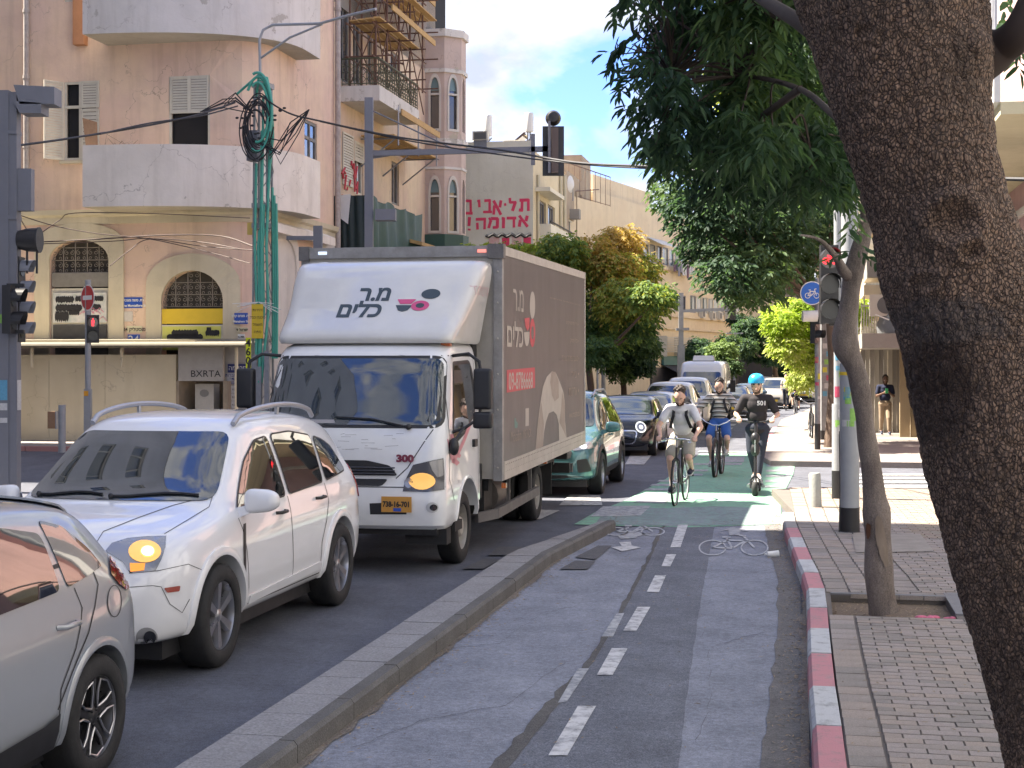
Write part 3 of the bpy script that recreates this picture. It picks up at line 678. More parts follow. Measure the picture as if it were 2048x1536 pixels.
for nm,z0,z1,m in(('balcony',6.42,8.12,OFFW),('balcony',11.18,13.0,OFFW2)):
 o=bal_curve();i_=bal_curve(ins=.15);mb=MB();k=len(o);z0-=bz;z1-=bz;zz=bz
 for p,q in((o,0),(i_,1)):
  for(s,t)in p:mb.v+=[LB(s,t,z0+zz),LB(s,t,z1+zz)]
 for i in range(k-1):
  mb.f+=[(2*i,2*i+2,2*i+3,2*i+1),(2*k+2*i,2*k+2*i+1,2*k+2*i+3,2*k+2*i+2),(2*i+1,2*i+3,2*k+2*i+3,2*k+2*i+1)];mb.m+=[0]*3
 b_=mb.obj(nm,m,bld,40)
 mb=MB();base=len(mb.v)
 for z in(z0+zz,z0+zz+.16):mb.v+=[LB(s,t,z)for s,t in o]
 c0=len(mb.v);mb.v+=[LB(S0+1.3,T0-RC-.2,z0+zz),LB(S0+1.3,T0-RC-.2,z0+zz+.16)]
 for i in range(k-1):mb.f+=[(c0,i+1,i),(c0+1,k+i,k+i+1)];mb.m+=[0,0]
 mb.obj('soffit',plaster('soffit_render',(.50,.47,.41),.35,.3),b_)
mb=MB();a=onS(158,60,S0-.1)[0];mb.box(LB(S0-.25,a-.12,11.2),LB(S0+.02,a+.22,13.6));mb.obj('downpipe',mat('terracotta_pipe',(.42,.20,.10),.8,0,.4,5),bld)
def wframe(par,w,mp,m=WOODW,glass=True,fr=.07,d=.14,bars=(.5,),name='window'):
 x0,x1,z0,z1=w;mb=MB()
 for a in((x0,x0+fr,z0,z1),(x1-fr,x1,z0,z1),(x0+fr,x1-fr,z0,z0+fr),(x0+fr,x1-fr,z1-fr,z1)):mbar(mb,mp,*a,d,d+.06)
 for b in bars:xx=x0+(x1-x0)*b;mbar(mb,mp,xx-fr*.4,xx+fr*.4,z0+fr,z1-fr,d+.004,d+.056)
 f=mb.obj(name,m,par);g=MB();platep(g,rect(x0+fr,x1-fr,z0+fr,z1-fr),mp,d+.04 if glass else d+.12);g.obj('pane',GLS if glass else DARKIN,f);return f
x0,x1,z0,z1=w1;wi=wframe(bld,w1,mpF,glass=False,d=.02,bars=());xm=x0+(x1-x0)*.48
mb=MB();mbar(mb,mpF,xm-.04,xm+.04,z0,z1,.0,.05);mbar(mb,mpF,x0,xm,z0+(z1-z0)*.66,z0+(z1-z0)*.66+.08,.0,.05);mb.obj('transom',WOODW,wi)
louvre(bld,mpF,xm+.04,x1+.05,z0+(z1-z0)*.66,z1,-.04,WOODW);louvre(bld,mpF,xm+.04,x1+.05,z0,z0+(z1-z0)*.64,-.04,WOODW,.11)
def mpOpen(u,z,d=0):
 h=Vector(LB(S0,x0,z));q=Vector((-math.cos(1.0),-math.sin(1.0),0));return tuple(h+q*(x0-u)+Vector((-q.y,q.x,0))*-d)
louvre(bld,mpOpen,x0-.62,x0,z0,z1,0,WOODW)
mb=MB();mbar(mb,mpF,x0-.1,x1+.1,z0-.1,z0-.02,-.1,.1);mb.obj('sill',TRIM,bld)
x0,x1,z0,z1=w2;wi=wframe(bld,w2,mpF,glass=False,d=.02,bars=());zz=z0+(z1-z0)*.56
louvre(bld,mpF,x0+.04,(x0+x1)/2,zz,z1,-.03,WOODW);louvre(bld,mpF,(x0+x1)/2,x1-.04,zz,z1,-.03,WOODW)
for w in left_w+up:wframe(bld,w,mpF,d=.05)
for w,bb in((tw1,0),(tw2,0)):
 ww=(uT(w[0]),uT(w[1]),w[2],w[3]);f=wframe(bld,ww,mpF,GREYW,True,.09,.03,(.5,));mb=MB();h=w[2]+(w[3]-w[2])*.72;mbar(mb,mpF,ww[0]+.09,ww[1]-.09,h,h+.1,.034,.09);mb.obj('transom',GREYW,f)
 mb=MB();mbar(mb,mpF,ww[0]-.05,ww[1]+.05,w[2]-.08,w[2],-.06,.05);mb.obj('sill',WTRIM,bld)
def archway(a,flat,zs,poly):
 n=len(poly);c=((a[0]+a[1])/2,a[3]-1.2)
 out=[(p[0]+(.46 if p[0]>c[0]else-.46),p[1])if k<2 else(c[0]+(p[0]-c[0])*(1+.92/(a[1]-a[0])),p[1]+(.48 if p[1]>zs+.3 else .48*max(0,(p[1]-zs+.9)/1.2)))for k,p in enumerate(poly)]
 mb=MB();ringprism(mb,out,poly,mpF,-.07,.0);return mb.obj('arch_surround',TRIM,bld)
archway(a1,.62,a1[3]-1,ha1);archway(a2,.9,a2[3]-1,ha2)
def grille(a,z0,flat,dens=.36):
 mb=MB();d=.1;r=.016;x0,x1,zt=a[0],a[1],a[3];c=(x0+x1)/2;R=(x1-x0)/2;H=R*flat
 def top(x):return zt-H+H*math.sqrt(max(0,1-((x-c)/R)**2))
 nx=5
 for i in range(nx+1):
  x=x0+(x1-x0)*i/nx;tz=top(x)
  if tz>z0+.05:mb.tube([mpF(x,z0,d),mpF(x,tz,d)],r,5)
 zr=z0
 while zr<zt-.1:
  hw=R if zr<zt-H else R*math.sqrt(max(0,1-((zr-zt+H)/H)**2));mb.tube([mpF(c-hw,zr,d),mpF(c+hw,zr,d)],r*.8,5);zr+=dens
 for i in range(nx):
  for j in range(int((zt-z0)/dens)+1):
   xx=x0+(x1-x0)*(i+.5)/nx;z=z0+dens*(j+.5)
   if z+.1<top(xx):
    for sg in(-1,1):
     mb.tube(curl(xx+sg*.085,z+.04,.08,1.25,math.pi/2,-sg,mpF,d,12),.009,4);mb.tube(curl(xx+sg*.08,z-.12,.06,1.1,-math.pi/2,sg,mpF,d,10),.009,4)
 return mb
zgl=onS(160,545,S0)[1];grille(a1,zgl,.62).obj('iron_grille',mat('weathered_iron',(.23,.21,.18),.8,.1,.4,8),bld)
zg2=onS(385,613,S0)[1];grille(a2,zg2,.92,.34).obj('iron_grille',mat('weathered_iron',(.23,.21,.18)),bld)
mb=MB();
for q in(a1,a2):mb.quad(*[mpF(x,z,.30)for x,z in rect(q[0]-.1,q[1]+.1,.4,q[3]+.1)])
mb.obj('dark_opening',mat('dirty_fanlight',(.05,.045,.04),.8,0,.6,3,col2=(.12,.11,.09)),bld)
def sgn(name,px0,px1,py0,py1,d,m,S=S0,th=.05,par=None):
 t0,za=onS(px0,py0,S);t1,zb=onS(px1,py1,S);mb=MB();mb.box(LB(S-d,t0,zb),LB(S-d+th,t1,za));return mb.obj(name,m,par or bld),(t0,t1,zb,za)
o_,q=sgn('lintel_panel',102,219,546,573,-.04,mat('grey_panel',(.22,.21,.19),.8,0,.5,6));fr_,q=sgn('shop_sign',101,219,577,682,-.06,WOODW)
def flat_text_st(par,body,size,s,t,z,m,name='lettering',sx=1.0,bold=0.0,face='S',M=None):
 mb=MB();text_on(mb,body,size,LB(s,t,z),(1,0,0)if face=='S' else(0,1,0),(0,0,1),bold,sx);return mb.obj(name,m,par)
PAINTB=mat('black_overpaint',(.018,.018,.022),.7,0,.2,8)
def blobs(par,name,m,s,t0,t1,z0,z1,rows,seed):
 r=random.Random(seed);mb=MB();b=0
 for(fa,fb,fz,fh)in rows:
  xa=t0+(t1-t0)*fa;xb=t0+(t1-t0)*fb;zc_=z0+(z1-z0)*fz;hh=(z1-z0)*fh;n=26;top=[];bot=[]
  for i in range(n+1):x=xa+(xb-xa)*i/n;e=min(1,min(i,n-i)/2+.35);top.append((x,zc_+hh*e*(1+.35*math.sin(i*2.3+seed)*r.random())));bot.append((x,zc_-hh*e*(1+.45*math.sin(i*1.7+seed*2)*r.random())))
  for i in range(n):mb.quad(LB(s,*bot[i]),LB(s,*bot[i+1]),LB(s,*top[i+1]),LB(s,*top[i]))
 return mb.obj(name,m,par)
pst=mat('torn_poster',(.62,.60,.58),.7,0,.9,3.2,0,col2=(.35,.42,.40));o_,q=sgn('poster_panel',106,213,586,645,-.0,pst,th=.02)
blobs(fr_,'overpaint',PAINTB,S0-.012,q[0],q[1],q[2],q[3],((.05,.4,.78,.1),(.42,.66,.8,.09),(.7,.95,.8,.08),(.05,.55,.5,.11),(.6,.9,.52,.09),(.04,.3,.22,.16),(.3,.5,.34,.08)),3)
PINKS=mat('pink_scribble',(.62,.25,.34),.7);mb=MB();r=random.Random(5)
for i in range(7):t_=q[0]+(q[1]-q[0])*(.5+.06*i);z_=q[2]+(q[3]-q[2])*r.uniform(.08,.4);mb.tube([LB(S0-.01,t_,z_),LB(S0-.012,t_+.12,z_+.1),LB(S0-.01,t_+.25,z_-.03)],.01,4)
mb.obj('scribble',PINKS,fr_)
sgn('lower_panel',106,213,650,677,-.0,mat('dark_panel',(.06,.06,.062),.6,0,.5,8),th=.03)
YEL=mat('yellow_sign',(.66,.47,.03),.55,0,.35,4,col2=(.5,.36,.03));sgn('yellow_fascia',321,447,618,647,.0,YEL,th=.1)
sgn('yellow_frame',323,446,650,700,.03,WOODW);o_,q=sgn('yellow_poster',326,443,653,700,.045,mat('lime_sign',(.55,.56,.10),.6,0,.5,3,col2=(.60,.58,.25)),th=.02)
blobs(bld,'overpaint',PAINTB,S0-.06,q[0],q[1],q[2],q[3],((.08,.7,.55,.13),(.16,.62,.72,.13),(.2,.68,.28,.12),(.74,.98,.72,.12),(.76,.84,.86,.1)),9)
BLUE=mat('enamel_blue',(.025,.085,.42),.35,0,.1,8);WSG=mat('sign_white',(.72,.72,.70),.5)
def plate(px0,px1,py0,py1,lines,m=BLUE,lm=WSG,size=.09,face='S',name='street_sign'):
 o_,q=sgn(name,px0,px1,py0,py1,.02,m,th=.015);n=len(lines)
 for i,tx in enumerate(lines):
  sz=size*(1 if i in(0,n-1)else .8);flat_text_st(o_,tx,sz,S0-.024,(q[0]+q[1])/2,q[3]-(q[3]-q[2])*(i+.55)/n,lm,'lettering',bold=.003)
plate(246,285,595,616,['ןיעטנומ השמ .חר','Moshe Montefiore St.'],size=.10)
plate(469,496,626,648,['ןולק םחנמ .חר','Menahem St.'],size=.09)
sgn('paper_notice',244,266,623,643,.02,mat('old_paper',(.55,.52,.48),.8,0,.3,9),th=.01)
plate(254,285,652,665,['24 קילטסומ'],mat('enamel_cream',(.62,.58,.40),.5),mat('ink_black',(.02,.02,.02),.6),.14,name='number_plate')
plate(256,280,669,690,['24'],BLUE,WSG,.34,name='number_plate')
plate(474,496,655,664,['9 לארשי'],_M['enamel_cream'],_M['ink_black'],.1,name='number_plate')
plate(476,490,668,690,['תעדומ','תונמאנ'],_M['sign_white'],_M['ink_black'],.07,name='notice_plate')
pipe=mat('grey_downpipe',(.42,.38,.36),.7,.1,.7,6,col2=(.25,.21,.19))
for px in(57,):
 t_=onS(px,300,S0)[0];mb=MB();mb.cyl(LB(S0-.12,t_,6.6),LB(S0-.12,t_,TOPZ),.085,10)
 for z in(8.3,12.2,10.3):mb.cyl(LB(S0-.12,t_,z),LB(S0-.12,t_,z+.1),.105,10)
 mb.obj('downpipe',pipe,bld,40)
s_=onT(668,300,T0)[0];mb=MB();mb.cyl(LB(s_,T0+.13,3),LB(s_,T0+.13,TOPZ),.09,10)
for z in(5,9.4,13.5):mb.cyl(LB(s_,T0+.13,z),LB(s_,T0+.13,z+.1),.11,10)
mb.obj('downpipe',pipe,bld,40)
mb=MB();k0=onT(672,480,T0)[0]
for(pa,pb,top)in((548,590,452),(640,668,480)):
 sa,z_=onT(pa,top,T0);sb,_=onT(pb,top,T0);h=arch(uT(sa),uT(sb),1.0,z_-.3,flat=.9);ho=[(x+(.25 if x>(uT(sa)+uT(sb))/2 else-.25),z+(.28 if z>z_-1 else 0))for x,z in h]
 ringprism(mb,ho,h,mpF,-.06,.0);platep(mb,h,mpF,-.004)
mb.obj('arch_surround',WTRIM,bld)
mb=MB();a=onT(548,438,T0+.3);b=onT(668,480,T0+.3);mb.hexa([LB(a[0],T0,a[1]-.3),LB(a[0],T0+.35,a[1]-.35),LB(b[0],T0+.35,a[1]-.35),LB(b[0],T0,a[1]-.3),LB(a[0],T0,a[1]+.05),LB(a[0],T0+.35,a[1]-.1),LB(b[0],T0+.35,a[1]-.1),LB(b[0],T0,a[1]+.05)]);mb.obj('canopy',OFFW,bld)
mb=MB();t_=onS(180,280,38.9)[0];a=Vector(LB(38.8,t_,7.6));mb.hexa([a+Vector(p)for p in((0,0,0),(.28,.02,0),(.28,.08,0),(0,.06,0),(-.18,0,1.42),(.22,.02,1.30),(.22,.08,1.30),(-.18,.06,1.42))]);bo=a
m2=MB();r=random.Random(3)
dd=at_st('old_door_panel','broken door panel leaning on the balcony beside the open window','door panel',S0,T0,0);mb.obj('panel',mat('bare_wood',(.36,.22,.13),.8,0,.5,8),dd)
br=at_st('dry_branches','bundle of dry branches on the lower balcony','branches',S0,T0,0)
for i in range(34):p=bo+Vector((r.uniform(.15,.75),r.uniform(0,.3),r.uniform(0,.5)));m2.tube([p,p+Vector((r.uniform(.1,.7),r.uniform(-.2,.2),r.uniform(-.15,.5))),p+Vector((r.uniform(.5,1.1),r.uniform(-.2,.2),r.uniform(-.4,.4)))],.008,3)
m2.obj('twig_bundle',mat('twig',(.16,.12,.09),.9),br,kind='stuff')
T2=-15.25;sA=onT(668,300,T0)[0];sB=60.5
sc=at_st('apartment_building','cream and pink building under scaffolding with a balcony and a pointed-window turret','building',sA,T2,0);cz=sc.location.z
def LC(s,t,z):return(t-T2,s-sA,z-cz)
def mpC(u,z,d=0):return LC(u,T2-d,z)
wins=[rT(684,705,268,372,T2),rT(709,727,285,390,T2),rT(783,798,325,410,T2),rT(679,700,-60,165,T2),rT(706,722,40,170,T2),rT(781,797,105,150,T2),rT(735,745,60,170,T2)]
mb=MB();facade(mb,rect(sA,sB,-.3,18.5),[rect(*w)for w in wins],mpC,.25);mb.obj('wall',CREAM,sc)
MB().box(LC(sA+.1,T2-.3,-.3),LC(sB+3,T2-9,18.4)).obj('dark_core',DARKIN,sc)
MB().box(LC(sA,T2-9,14),LC(sB,T2,18.6)).obj('roof',GREYR,sc)
louvre(sc,mpC,*wins[0],-.05,WOODW,.09,.06);louvre(sc,mpC,wins[1][0],wins[1][1],wins[1][2]+(wins[1][3]-wins[1][2])*.62,wins[1][3],-.02,WOODW,.1,.08)
for w in wins[1:]:wframe(sc,w,mpC,GREYW if w is not wins[1]else WOODW,True,.1,.06,(.5,))
REDP=mat('red_spray',(.50,.05,.07),.6,0,.3,9)
r=random.Random(2)
for(px,py)in((681,350),(686,375),(700,345),(703,365),(706,385)):
 s1,z1=onT(px,py,T2);mb=MB()
 for k in range(3):a=mpC(s1+r.uniform(-.3,.3),z1+r.uniform(-.3,.3),-.07);mb.tube([a,Vector(a)+Vector((0,r.uniform(-.4,.4),r.uniform(-.3,.5)))],.035,5)
 mb.obj('graffiti_stroke',REDP,sc)
b0=onT(759,170,-13.9)[0];b1=onT(838,225,-13.9)[0]
bal=MB().box(LC(b0,T2-.01,10.82),LC(b1,-13.9,11.33)).obj('balcony',OFFW2,sc)
mb=MB();rail=mat('olive_rail',(.10,.105,.065),.6,.2,.4,8)
def railrun(mb,p0,p1,z,h,n,scroll=True):
 p0=Vector(p0);p1=Vector(p1);mb.tube([p0+Vector((0,0,h)),p1+Vector((0,0,h))],.03,6);mb.tube([p0+Vector((0,0,.08)),p1+Vector((0,0,.08))],.02,5)
 for i in range(n+1):
  q=p0.lerp(p1,i/n);mb.tube([q+Vector((0,0,.02)),q+Vector((0,0,h))],.014,4)
  if scroll and i<n:
   c=p0.lerp(p1,(i+.5)/n);e=(p1-p0).normalized()*(p1-p0).length/n*.42
   for zc_ in(.25,.5,.72):mb.tube([c-e+Vector((0,0,zc_*h)),c+Vector((0,0,(zc_+.1)*h)),c+e+Vector((0,0,zc_*h)),c+Vector((0,0,(zc_-.1)*h)),c-e+Vector((0,0,zc_*h))],.012,4)
railrun(mb,LC(b0+.05,-13.95,11.33),LC(b1-.05,-13.95,11.33),0,.92,18);railrun(mb,LC(b0+.05,T2+.05,11.33),LC(b0+.05,-13.95,11.33),0,.92,6)
mb.obj('railing',rail,bal)
oc,ot,oR=59.8,-14.85,1.06;mb=MB();angs=[math.pi/8+k*math.pi/4 for k in range(8)]
def O(k,r,z):a=angs[k%8];return LC(oc+r*math.sin(a),ot+r*math.cos(a),z)
def face(k,x,z,d=0,r=oR):
 a=Vector(O(k,r,z));b=Vector(O(k+1,r,z));e=(b-a);n=Vector((e.y,-e.x,0)).normalized()
 m=(a+b)/2-Vector(LC(oc,ot,z));
 if n.dot(m)>0:n=-n
 return a+e*x+n*d
fw=(b:=(Vector(O(0,oR,0))-Vector(O(1,oR,0))).length)
zt=onT(880,28,-14)[1]
zw=[(onT(880,450,-13.9)[1],onT(880,335,-13.9)[1]),(onT(880,235,-13.9)[1],onT(880,120,-13.9)[1])]
for k in range(8):
 mp_=lambda x,z,d=0,k=k:face(k,x/fw,z,d)
 holes=[pointed(fw*.22,fw*.78,a,b)for a,b in zw]
 facade(mb,rect(0,fw,-.3,zt),holes,mp_,.12)
tur=mb.obj('turret_wall',plaster('turret_render',(.58,.46,.41),.45,.5,(.46,.37,.33),.42,(.42,.38,.30)),sc)
for k in(3,4,5,6,2):
 mp_=lambda x,z,d=0,k=k:face(k,x/fw,z,d)
 for a,b in zw:
  g=MB();zz=b-.8;platep(g,pointed(fw*.22,fw*.78,a,b),mp_,.10);wn=g.obj('window',glassy('turret_glass',(.06,.055,.055),.15),tur)
  g=MB();i=pointed(fw*.27,fw*.73,a+.05,b-.08);o2=pointed(fw*.17,fw*.83,a-.05,b+.08);ringprism(g,o2,i,mp_,-.03,.08);mbar(g,mp_,fw*.24,fw*.76,zz,zz+.08,-.02,.08);g.obj('window_frame',WTRIM,wn)
  g=MB();p=[q for q in pointed(fw*.27,fw*.73,a+.05,b-.1)if q[1]>zz+.05];platep(g,p,mp_,.07);g.obj('fanlight',mat('blue_glass',(.14,.22,.24),.3),wn)
for z,e,h in((zt,.12,.3),(zt-1.6,.08,.16),(zw[1][0]-.35,.1,.2),(zw[1][0]-1.5,.05,.1)):
 m_=MB();b=0
 for zz in(z-h,z):m_.v+=[tuple(O(k,oR+e,zz))for k in range(8)]
 m_.f=[tuple(range(8)),tuple(range(8,16))]+[(k,(k+1)%8,8+(k+1)%8,8+k)for k in range(8)];m_.m=[0]*10;m_.obj('cornice',OFFW2,tur)
MB().box(LC(oc-.9,ot-3.5,15.8),LC(oc+.6,ot-.2,zt-.2)).obj('turret_back',GREYR,sc)
sf=at_st('scaffolding','rusty tube scaffolding with plank decks above the railed balcony','scaffolding',sA,T2,0);RUST=mat('rusty_tube',(.17,.095,.07),.7,.3,.5,9);PLK=mat('yellow_plank',(.50,.32,.13),.8,0,.5,6,fine=.15)
mb=MB();xs_=[b0+.25,b0+1.6,b0+3.1,b0+4.6,b0+6.4]
for s_ in xs_:
 for t_ in(T2+.25,-14.1):
  if s_>b1 and t_>-14.5:mb.cyl(LC(s_,t_,12.2),LC(s_,t_,19.5),.035,6)
  else:mb.cyl(LC(s_,t_,11.33),LC(s_,t_,19.5),.035,6)
for z in(12.3,13.4,14.4,15.6,17):
 for t_ in(T2+.25,-14.1):mb.cyl(LC(xs_[0]-.4,t_,z),LC(xs_[-1]+.5,t_,z),.028,6)
 for s_ in xs_:mb.cyl(LC(s_,T2+.1,z+.05),LC(s_,-13.5,z+.05),.028,6)
for i in range(4):
 for z in(11.4,13.4,15.6):mb.cyl(LC(xs_[i],-14.08,z),LC(xs_[i+1],-14.08,z+2),.022,5);mb.cyl(LC(xs_[i],-14.06,z+2),LC(xs_[i+1],-14.06,z),.022,5)
for z in(11.4,13.4,15.6):mb.cyl(LC(xs_[0]-.02,T2+.25,z),LC(xs_[0]-.02,-14.1,z+2),.022,5);mb.cyl(LC(xs_[0]-.04,T2+.25,z+2),LC(xs_[0]-.04,-14.1,z),.022,5)
mb.obj('tube_frame',RUST,sf)
for z,s0_,s1_ in((13.5,xs_[0],xs_[3]),(15.1,xs_[0]+1,xs_[4]+.8),(16.7,xs_[0],xs_[4]+.6)):
 for k in range(4):t_=T2+.3+k*.3;m_=MB();m_.box(LC(s0_-.2-.1*k,t_,z),LC(s1_+.2,t_+.25,z+.045));m_.obj('plank',PLK,sf)
for z in(14.2,15.7,17.2):m_=MB();m_.box(LC(xs_[1],-13.95,z),LC(xs_[4]+1.2,-13.9,z+.2));m_.obj('toe_board',PLK,sf)
sf2=at_st('scaffolding','small bracket scaffold with one plank platform below the balcony','scaffolding',sA,T2,0)
p0=onT(775,300,-14.2)[0];p1=onT(862,340,-14.2)[0];zp=onT(800,285,-14.2)[1]
m_=MB()
for s_ in(p0+.3,(p0+p1)/2,p1-.3):m_.cyl(LC(s_,T2,zp-1.0),LC(s_,-14.0,zp-.05),.03,6);m_.cyl(LC(s_,T2,zp-.05),LC(s_,-13.8,zp-.05),.03,6);m_.cyl(LC(s_,-13.9,zp-.3),LC(s_,-13.9,zp+1.1),.03,6)
m_.cyl(LC(p0,-13.9,zp+.9),LC(p1,-13.9,zp+.9),.025,6);m_.obj('tube_frame',GALV,sf2)
for k in range(4):m_=MB();m_.box(LC(p0,T2+.1+.31*k,zp),LC(p1,T2+.37+.31*k,zp+.05));m_.obj('plank',PLK,sf2)
for z in(zp+.8,):m_=MB();m_.box(LC(p0+.6,-13.88,z),LC(p1,-13.84,z+.22));m_.obj('toe_board',PLK,sf2)
tp=at_st('tarpaulin','dark green tarpaulin draped round the balcony above the truck','tarpaulin',sA,T2,0)
q0=onT(744,400,-13.95)[0];q1=onT(842,430,-13.95)[0];zT=onT(744,390,-13.95)[1]
def cloth(mb,A,B,z0,z1,amp,seed,n=40,m=10,drop=0):
 A=Vector(A);B=Vector(B);d=(B-A).normalized();nn=Vector((d.y,-d.x,0));b=len(mb.v)
 for j in range(m+1):
  for i in range(n+1):
   f=i/n;z=z0+(z1-z0-drop*abs(math.sin(f*math.pi*3)))*j/m;w=amp*(noise.noise(Vector((f*9+seed,z*.35,0)))+.4*math.sin(f*31+z));p=A.lerp(B,f)+nn*w;mb.v.append((p.x,p.y,z-cz))
 for j in range(m):
  for i in range(n):mb.f.append((b+j*(n+1)+i,b+j*(n+1)+i+1,b+(j+1)*(n+1)+i+1,b+(j+1)*(n+1)+i));mb.m.append(mb.cur)
mb=MB();cloth(mb,LC(q0,T2,0),LC(q0,-13.95,0),2.5,zT,.05,1);mb.obj('front_sheet',mat('dark_tarp',(.012,.028,.030),.6,0,.3,5),tp,60)
mb=MB();cloth(mb,LC(q0,-13.95,0),LC(q1,-13.95,0),2.5,zT,.12,4,drop=.15);mb.obj('side_sheet',mat('green_tarp',(.022,.075,.062),.55,0,.5,3,col2=(.03,.055,.05)),tp,60)
MB().box(LC(q0+.1,T2,6.2),LC(q1-.1,-14.1,zT-.08)).obj('backing',_M['dark_tarp'],tp)
mb=MB();a=Vector(LC(q0-.05,T2+.1,zT));mb.quad(a,a+Vector((.5,-.02,.04)),a+Vector((.42,-.06,-.95)),a+Vector((.15,-.05,-.75)));mb.obj('white_rag',WSG,tp)
tp2=at_st('tarpaulin','green tarpaulin wrapped round the foot of the turret','tarpaulin',sA,T2,0);mb=MB()
for zz in(4.0,onT(880,455,-13.9)[1]):mb.v+=[tuple(O(k,oR+.09+.04*math.sin(k*3+zz),zz))for k in range(8)]
mb.f=[(k,(k+1)%8,8+(k+1)%8,8+k)for k in range(8)];mb.m=[0]*8;mb.obj('sheet',_M['green_tarp'],tp2)
mb=MB();a=onT(838,468,-13.6);b=onT(905,492,-13.6);mb.hexa([LC(a[0],T2,a[1]),LC(a[0],-13.5,a[1]-.4),LC(b[0],-13.5,a[1]-.4),LC(b[0],T2,a[1]),LC(a[0],T2,a[1]+.12),LC(a[0],-13.5,a[1]-.28),LC(b[0],-13.5,a[1]-.28),LC(b[0],T2,a[1]+.12)]);mb.obj('awning',PLK,sc)
def atw(name,label,cat,s,t,group=None):return at_st(name,label,cat,s,t,0,group)
hs=37.6;hd=atw('hoarding_wall','long cream construction hoarding along the cross street pavement','wall',hs,-26);hz=hd.location.z
def LH(s,t,z):return(t+26,s-hs,z-hz)
tr=onS(352,720,hs)[0];ztL=onS(60,703,hs)[1];ztR=onS(350,716,hs)[1]
tj=[-46,-30]+[onS(x,720,hs)[0]for x in(98,210)]+[tr]
for i in range(len(tj)-1):
 m_=MB();m_.box(LH(hs,tj[i]+.006,-.35),LH(hs+.12,tj[i+1]-.006,ztL+(ztR-ztL)*.5));m_.obj('panel',HOARD,hd)
m_=MB();m_.box(LH(hs+.3,-46,ztL+.12),LH(hs+1.2,tr+.4,ztL+.32));m_.obj('beam',HOARD,hd)
cp=atw('canopy_roof','narrow cream metal canopy over the hoarding below the arched windows','canopy',hs,-26)
z_c=onS(300,690,hs-.5)[1];te=onS(500,700,hs-.3)[0]
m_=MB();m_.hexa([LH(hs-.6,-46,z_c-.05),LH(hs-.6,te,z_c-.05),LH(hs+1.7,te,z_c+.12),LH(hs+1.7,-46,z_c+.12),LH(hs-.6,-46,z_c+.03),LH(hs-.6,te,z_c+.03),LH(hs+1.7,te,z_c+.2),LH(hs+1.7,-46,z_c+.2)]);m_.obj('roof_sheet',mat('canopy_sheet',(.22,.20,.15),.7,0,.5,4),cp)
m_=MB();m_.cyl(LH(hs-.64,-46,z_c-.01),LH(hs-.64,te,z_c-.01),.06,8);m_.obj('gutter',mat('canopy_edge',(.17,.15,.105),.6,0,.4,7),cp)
for px in(60,240,470):
 t_=onS(px,700,hs-.4)[0];m_=MB();m_.cyl(LH(hs-.3,t_,-.2 if px>400 else z_c-.6),LH(hs-.3,t_,z_c),.05,8);m_.obj('post',HOARD,cp)
ax=atw('kiosk_annex','grey boarded annex with a niche beside the hoarding','kiosk',hs,-26);ta,tb=onS(357,760,hs)[0],onS(446,760,hs)[0];zb=onS(400,762,hs)[1]
m_=MB();m_.box(LH(hs-.02,ta,zb),LH(hs+.1,tb,z_c-.06));m_.obj('fascia_board',mat('grey_board',(.40,.38,.35),.8,0,.3,4),ax)
m_=MB();m_.box(LH(hs+1.2,ta,-.3),LH(hs+1.3,tb+.1,zb));m_.box(LH(hs+.05,tb-.02,-.3),LH(hs+1.2,tb+.12,zb));m_.box(LH(hs+.02,ta-.1,-.3),LH(hs+1.2,ta,zb));m_.obj('niche_wall',mat('niche',(.30,.25,.19),.9,0,.5,4),ax)
m_=MB();text_on(m_,'BXRTA',.25,LH(hs-.025,(ta+tb)/2+.15,onS(400,748,hs)[1]),(1,0,0),(0,0,1),0,1.1);m_.obj('graffiti',PAINTB,ax)
ac=atw('air_conditioner','grey air conditioner standing in the niche','air conditioner',hs+.6,onS(397,790,hs)[0]);m_=MB();z_a=onS(397,768,hs+.4)[1]-ac.location.z;m_.box((-.27,-.2,z_a-1.1),(.27,.2,z_a));m_.obj('casing',mat('ac_white',(.5,.48,.44),.6,0,.3,6),ac);m_=MB();m_.prism(disc2(0,z_a-.25,.13,.1),(0,-.205,0),(1,0,0),(0,0,1),(0,-.01,0));m_.obj('badge',mat('ac_grey',(.25,.25,.24)),ac)
nb=atw('notice_board','stack of blue and white notices on the wall by the utility pole','notice board',hs+.3,-26);NBm=mat('board_white',(.50,.50,.52),.7,0,.3,7)
def LN(s,t,z):return(t+26,s-hs-.3,z-nb.location.z)
q0,q1=onS(456,760,hs+.3)[0],onS(496,760,hs+.3)[0];zz=[onS(470,y,hs+.3)[1]for y in(728,745,767,810,860)]
m_=MB();m_.box(LN(hs+.32,q0-.1,-.3),LN(hs+.5,q1+.6,zz[0]+.5));m_.obj('wall_panel',mat('grey_wall',(.42,.40,.38),.8,0,.4,3),nb)
m_=MB();m_.box(LN(hs+.28,q0,zz[1]),LN(hs+.30,q1,zz[0]));o1=m_.obj('blue_board',mat('navy_board',(.03,.04,.16),.5),nb);m_=MB();text_on(m_,'המ ןכס',.17,LN(hs+.275,(q0+q1)/2,(zz[0]+zz[1])/2),(1,0,0),(0,0,1));m_.obj('lettering',WSG,o1)
m_=MB();m_.box(LN(hs+.28,q0-.02,zz[2]),LN(hs+.30,q1-.1,zz[1]-.02));o1=m_.obj('white_board',NBm,nb);m_=MB()
for i,tx in enumerate(('תורבח רושע','רדא רצ','080-5052')):text_on(m_,tx,.12,LN(hs+.275,(q0+q1)/2-.05,zz[1]-.08-.1*i),(1,0,0),(0,0,1))
m_.obj('lettering',mat('ink_blue',(.03,.04,.2)),o1)
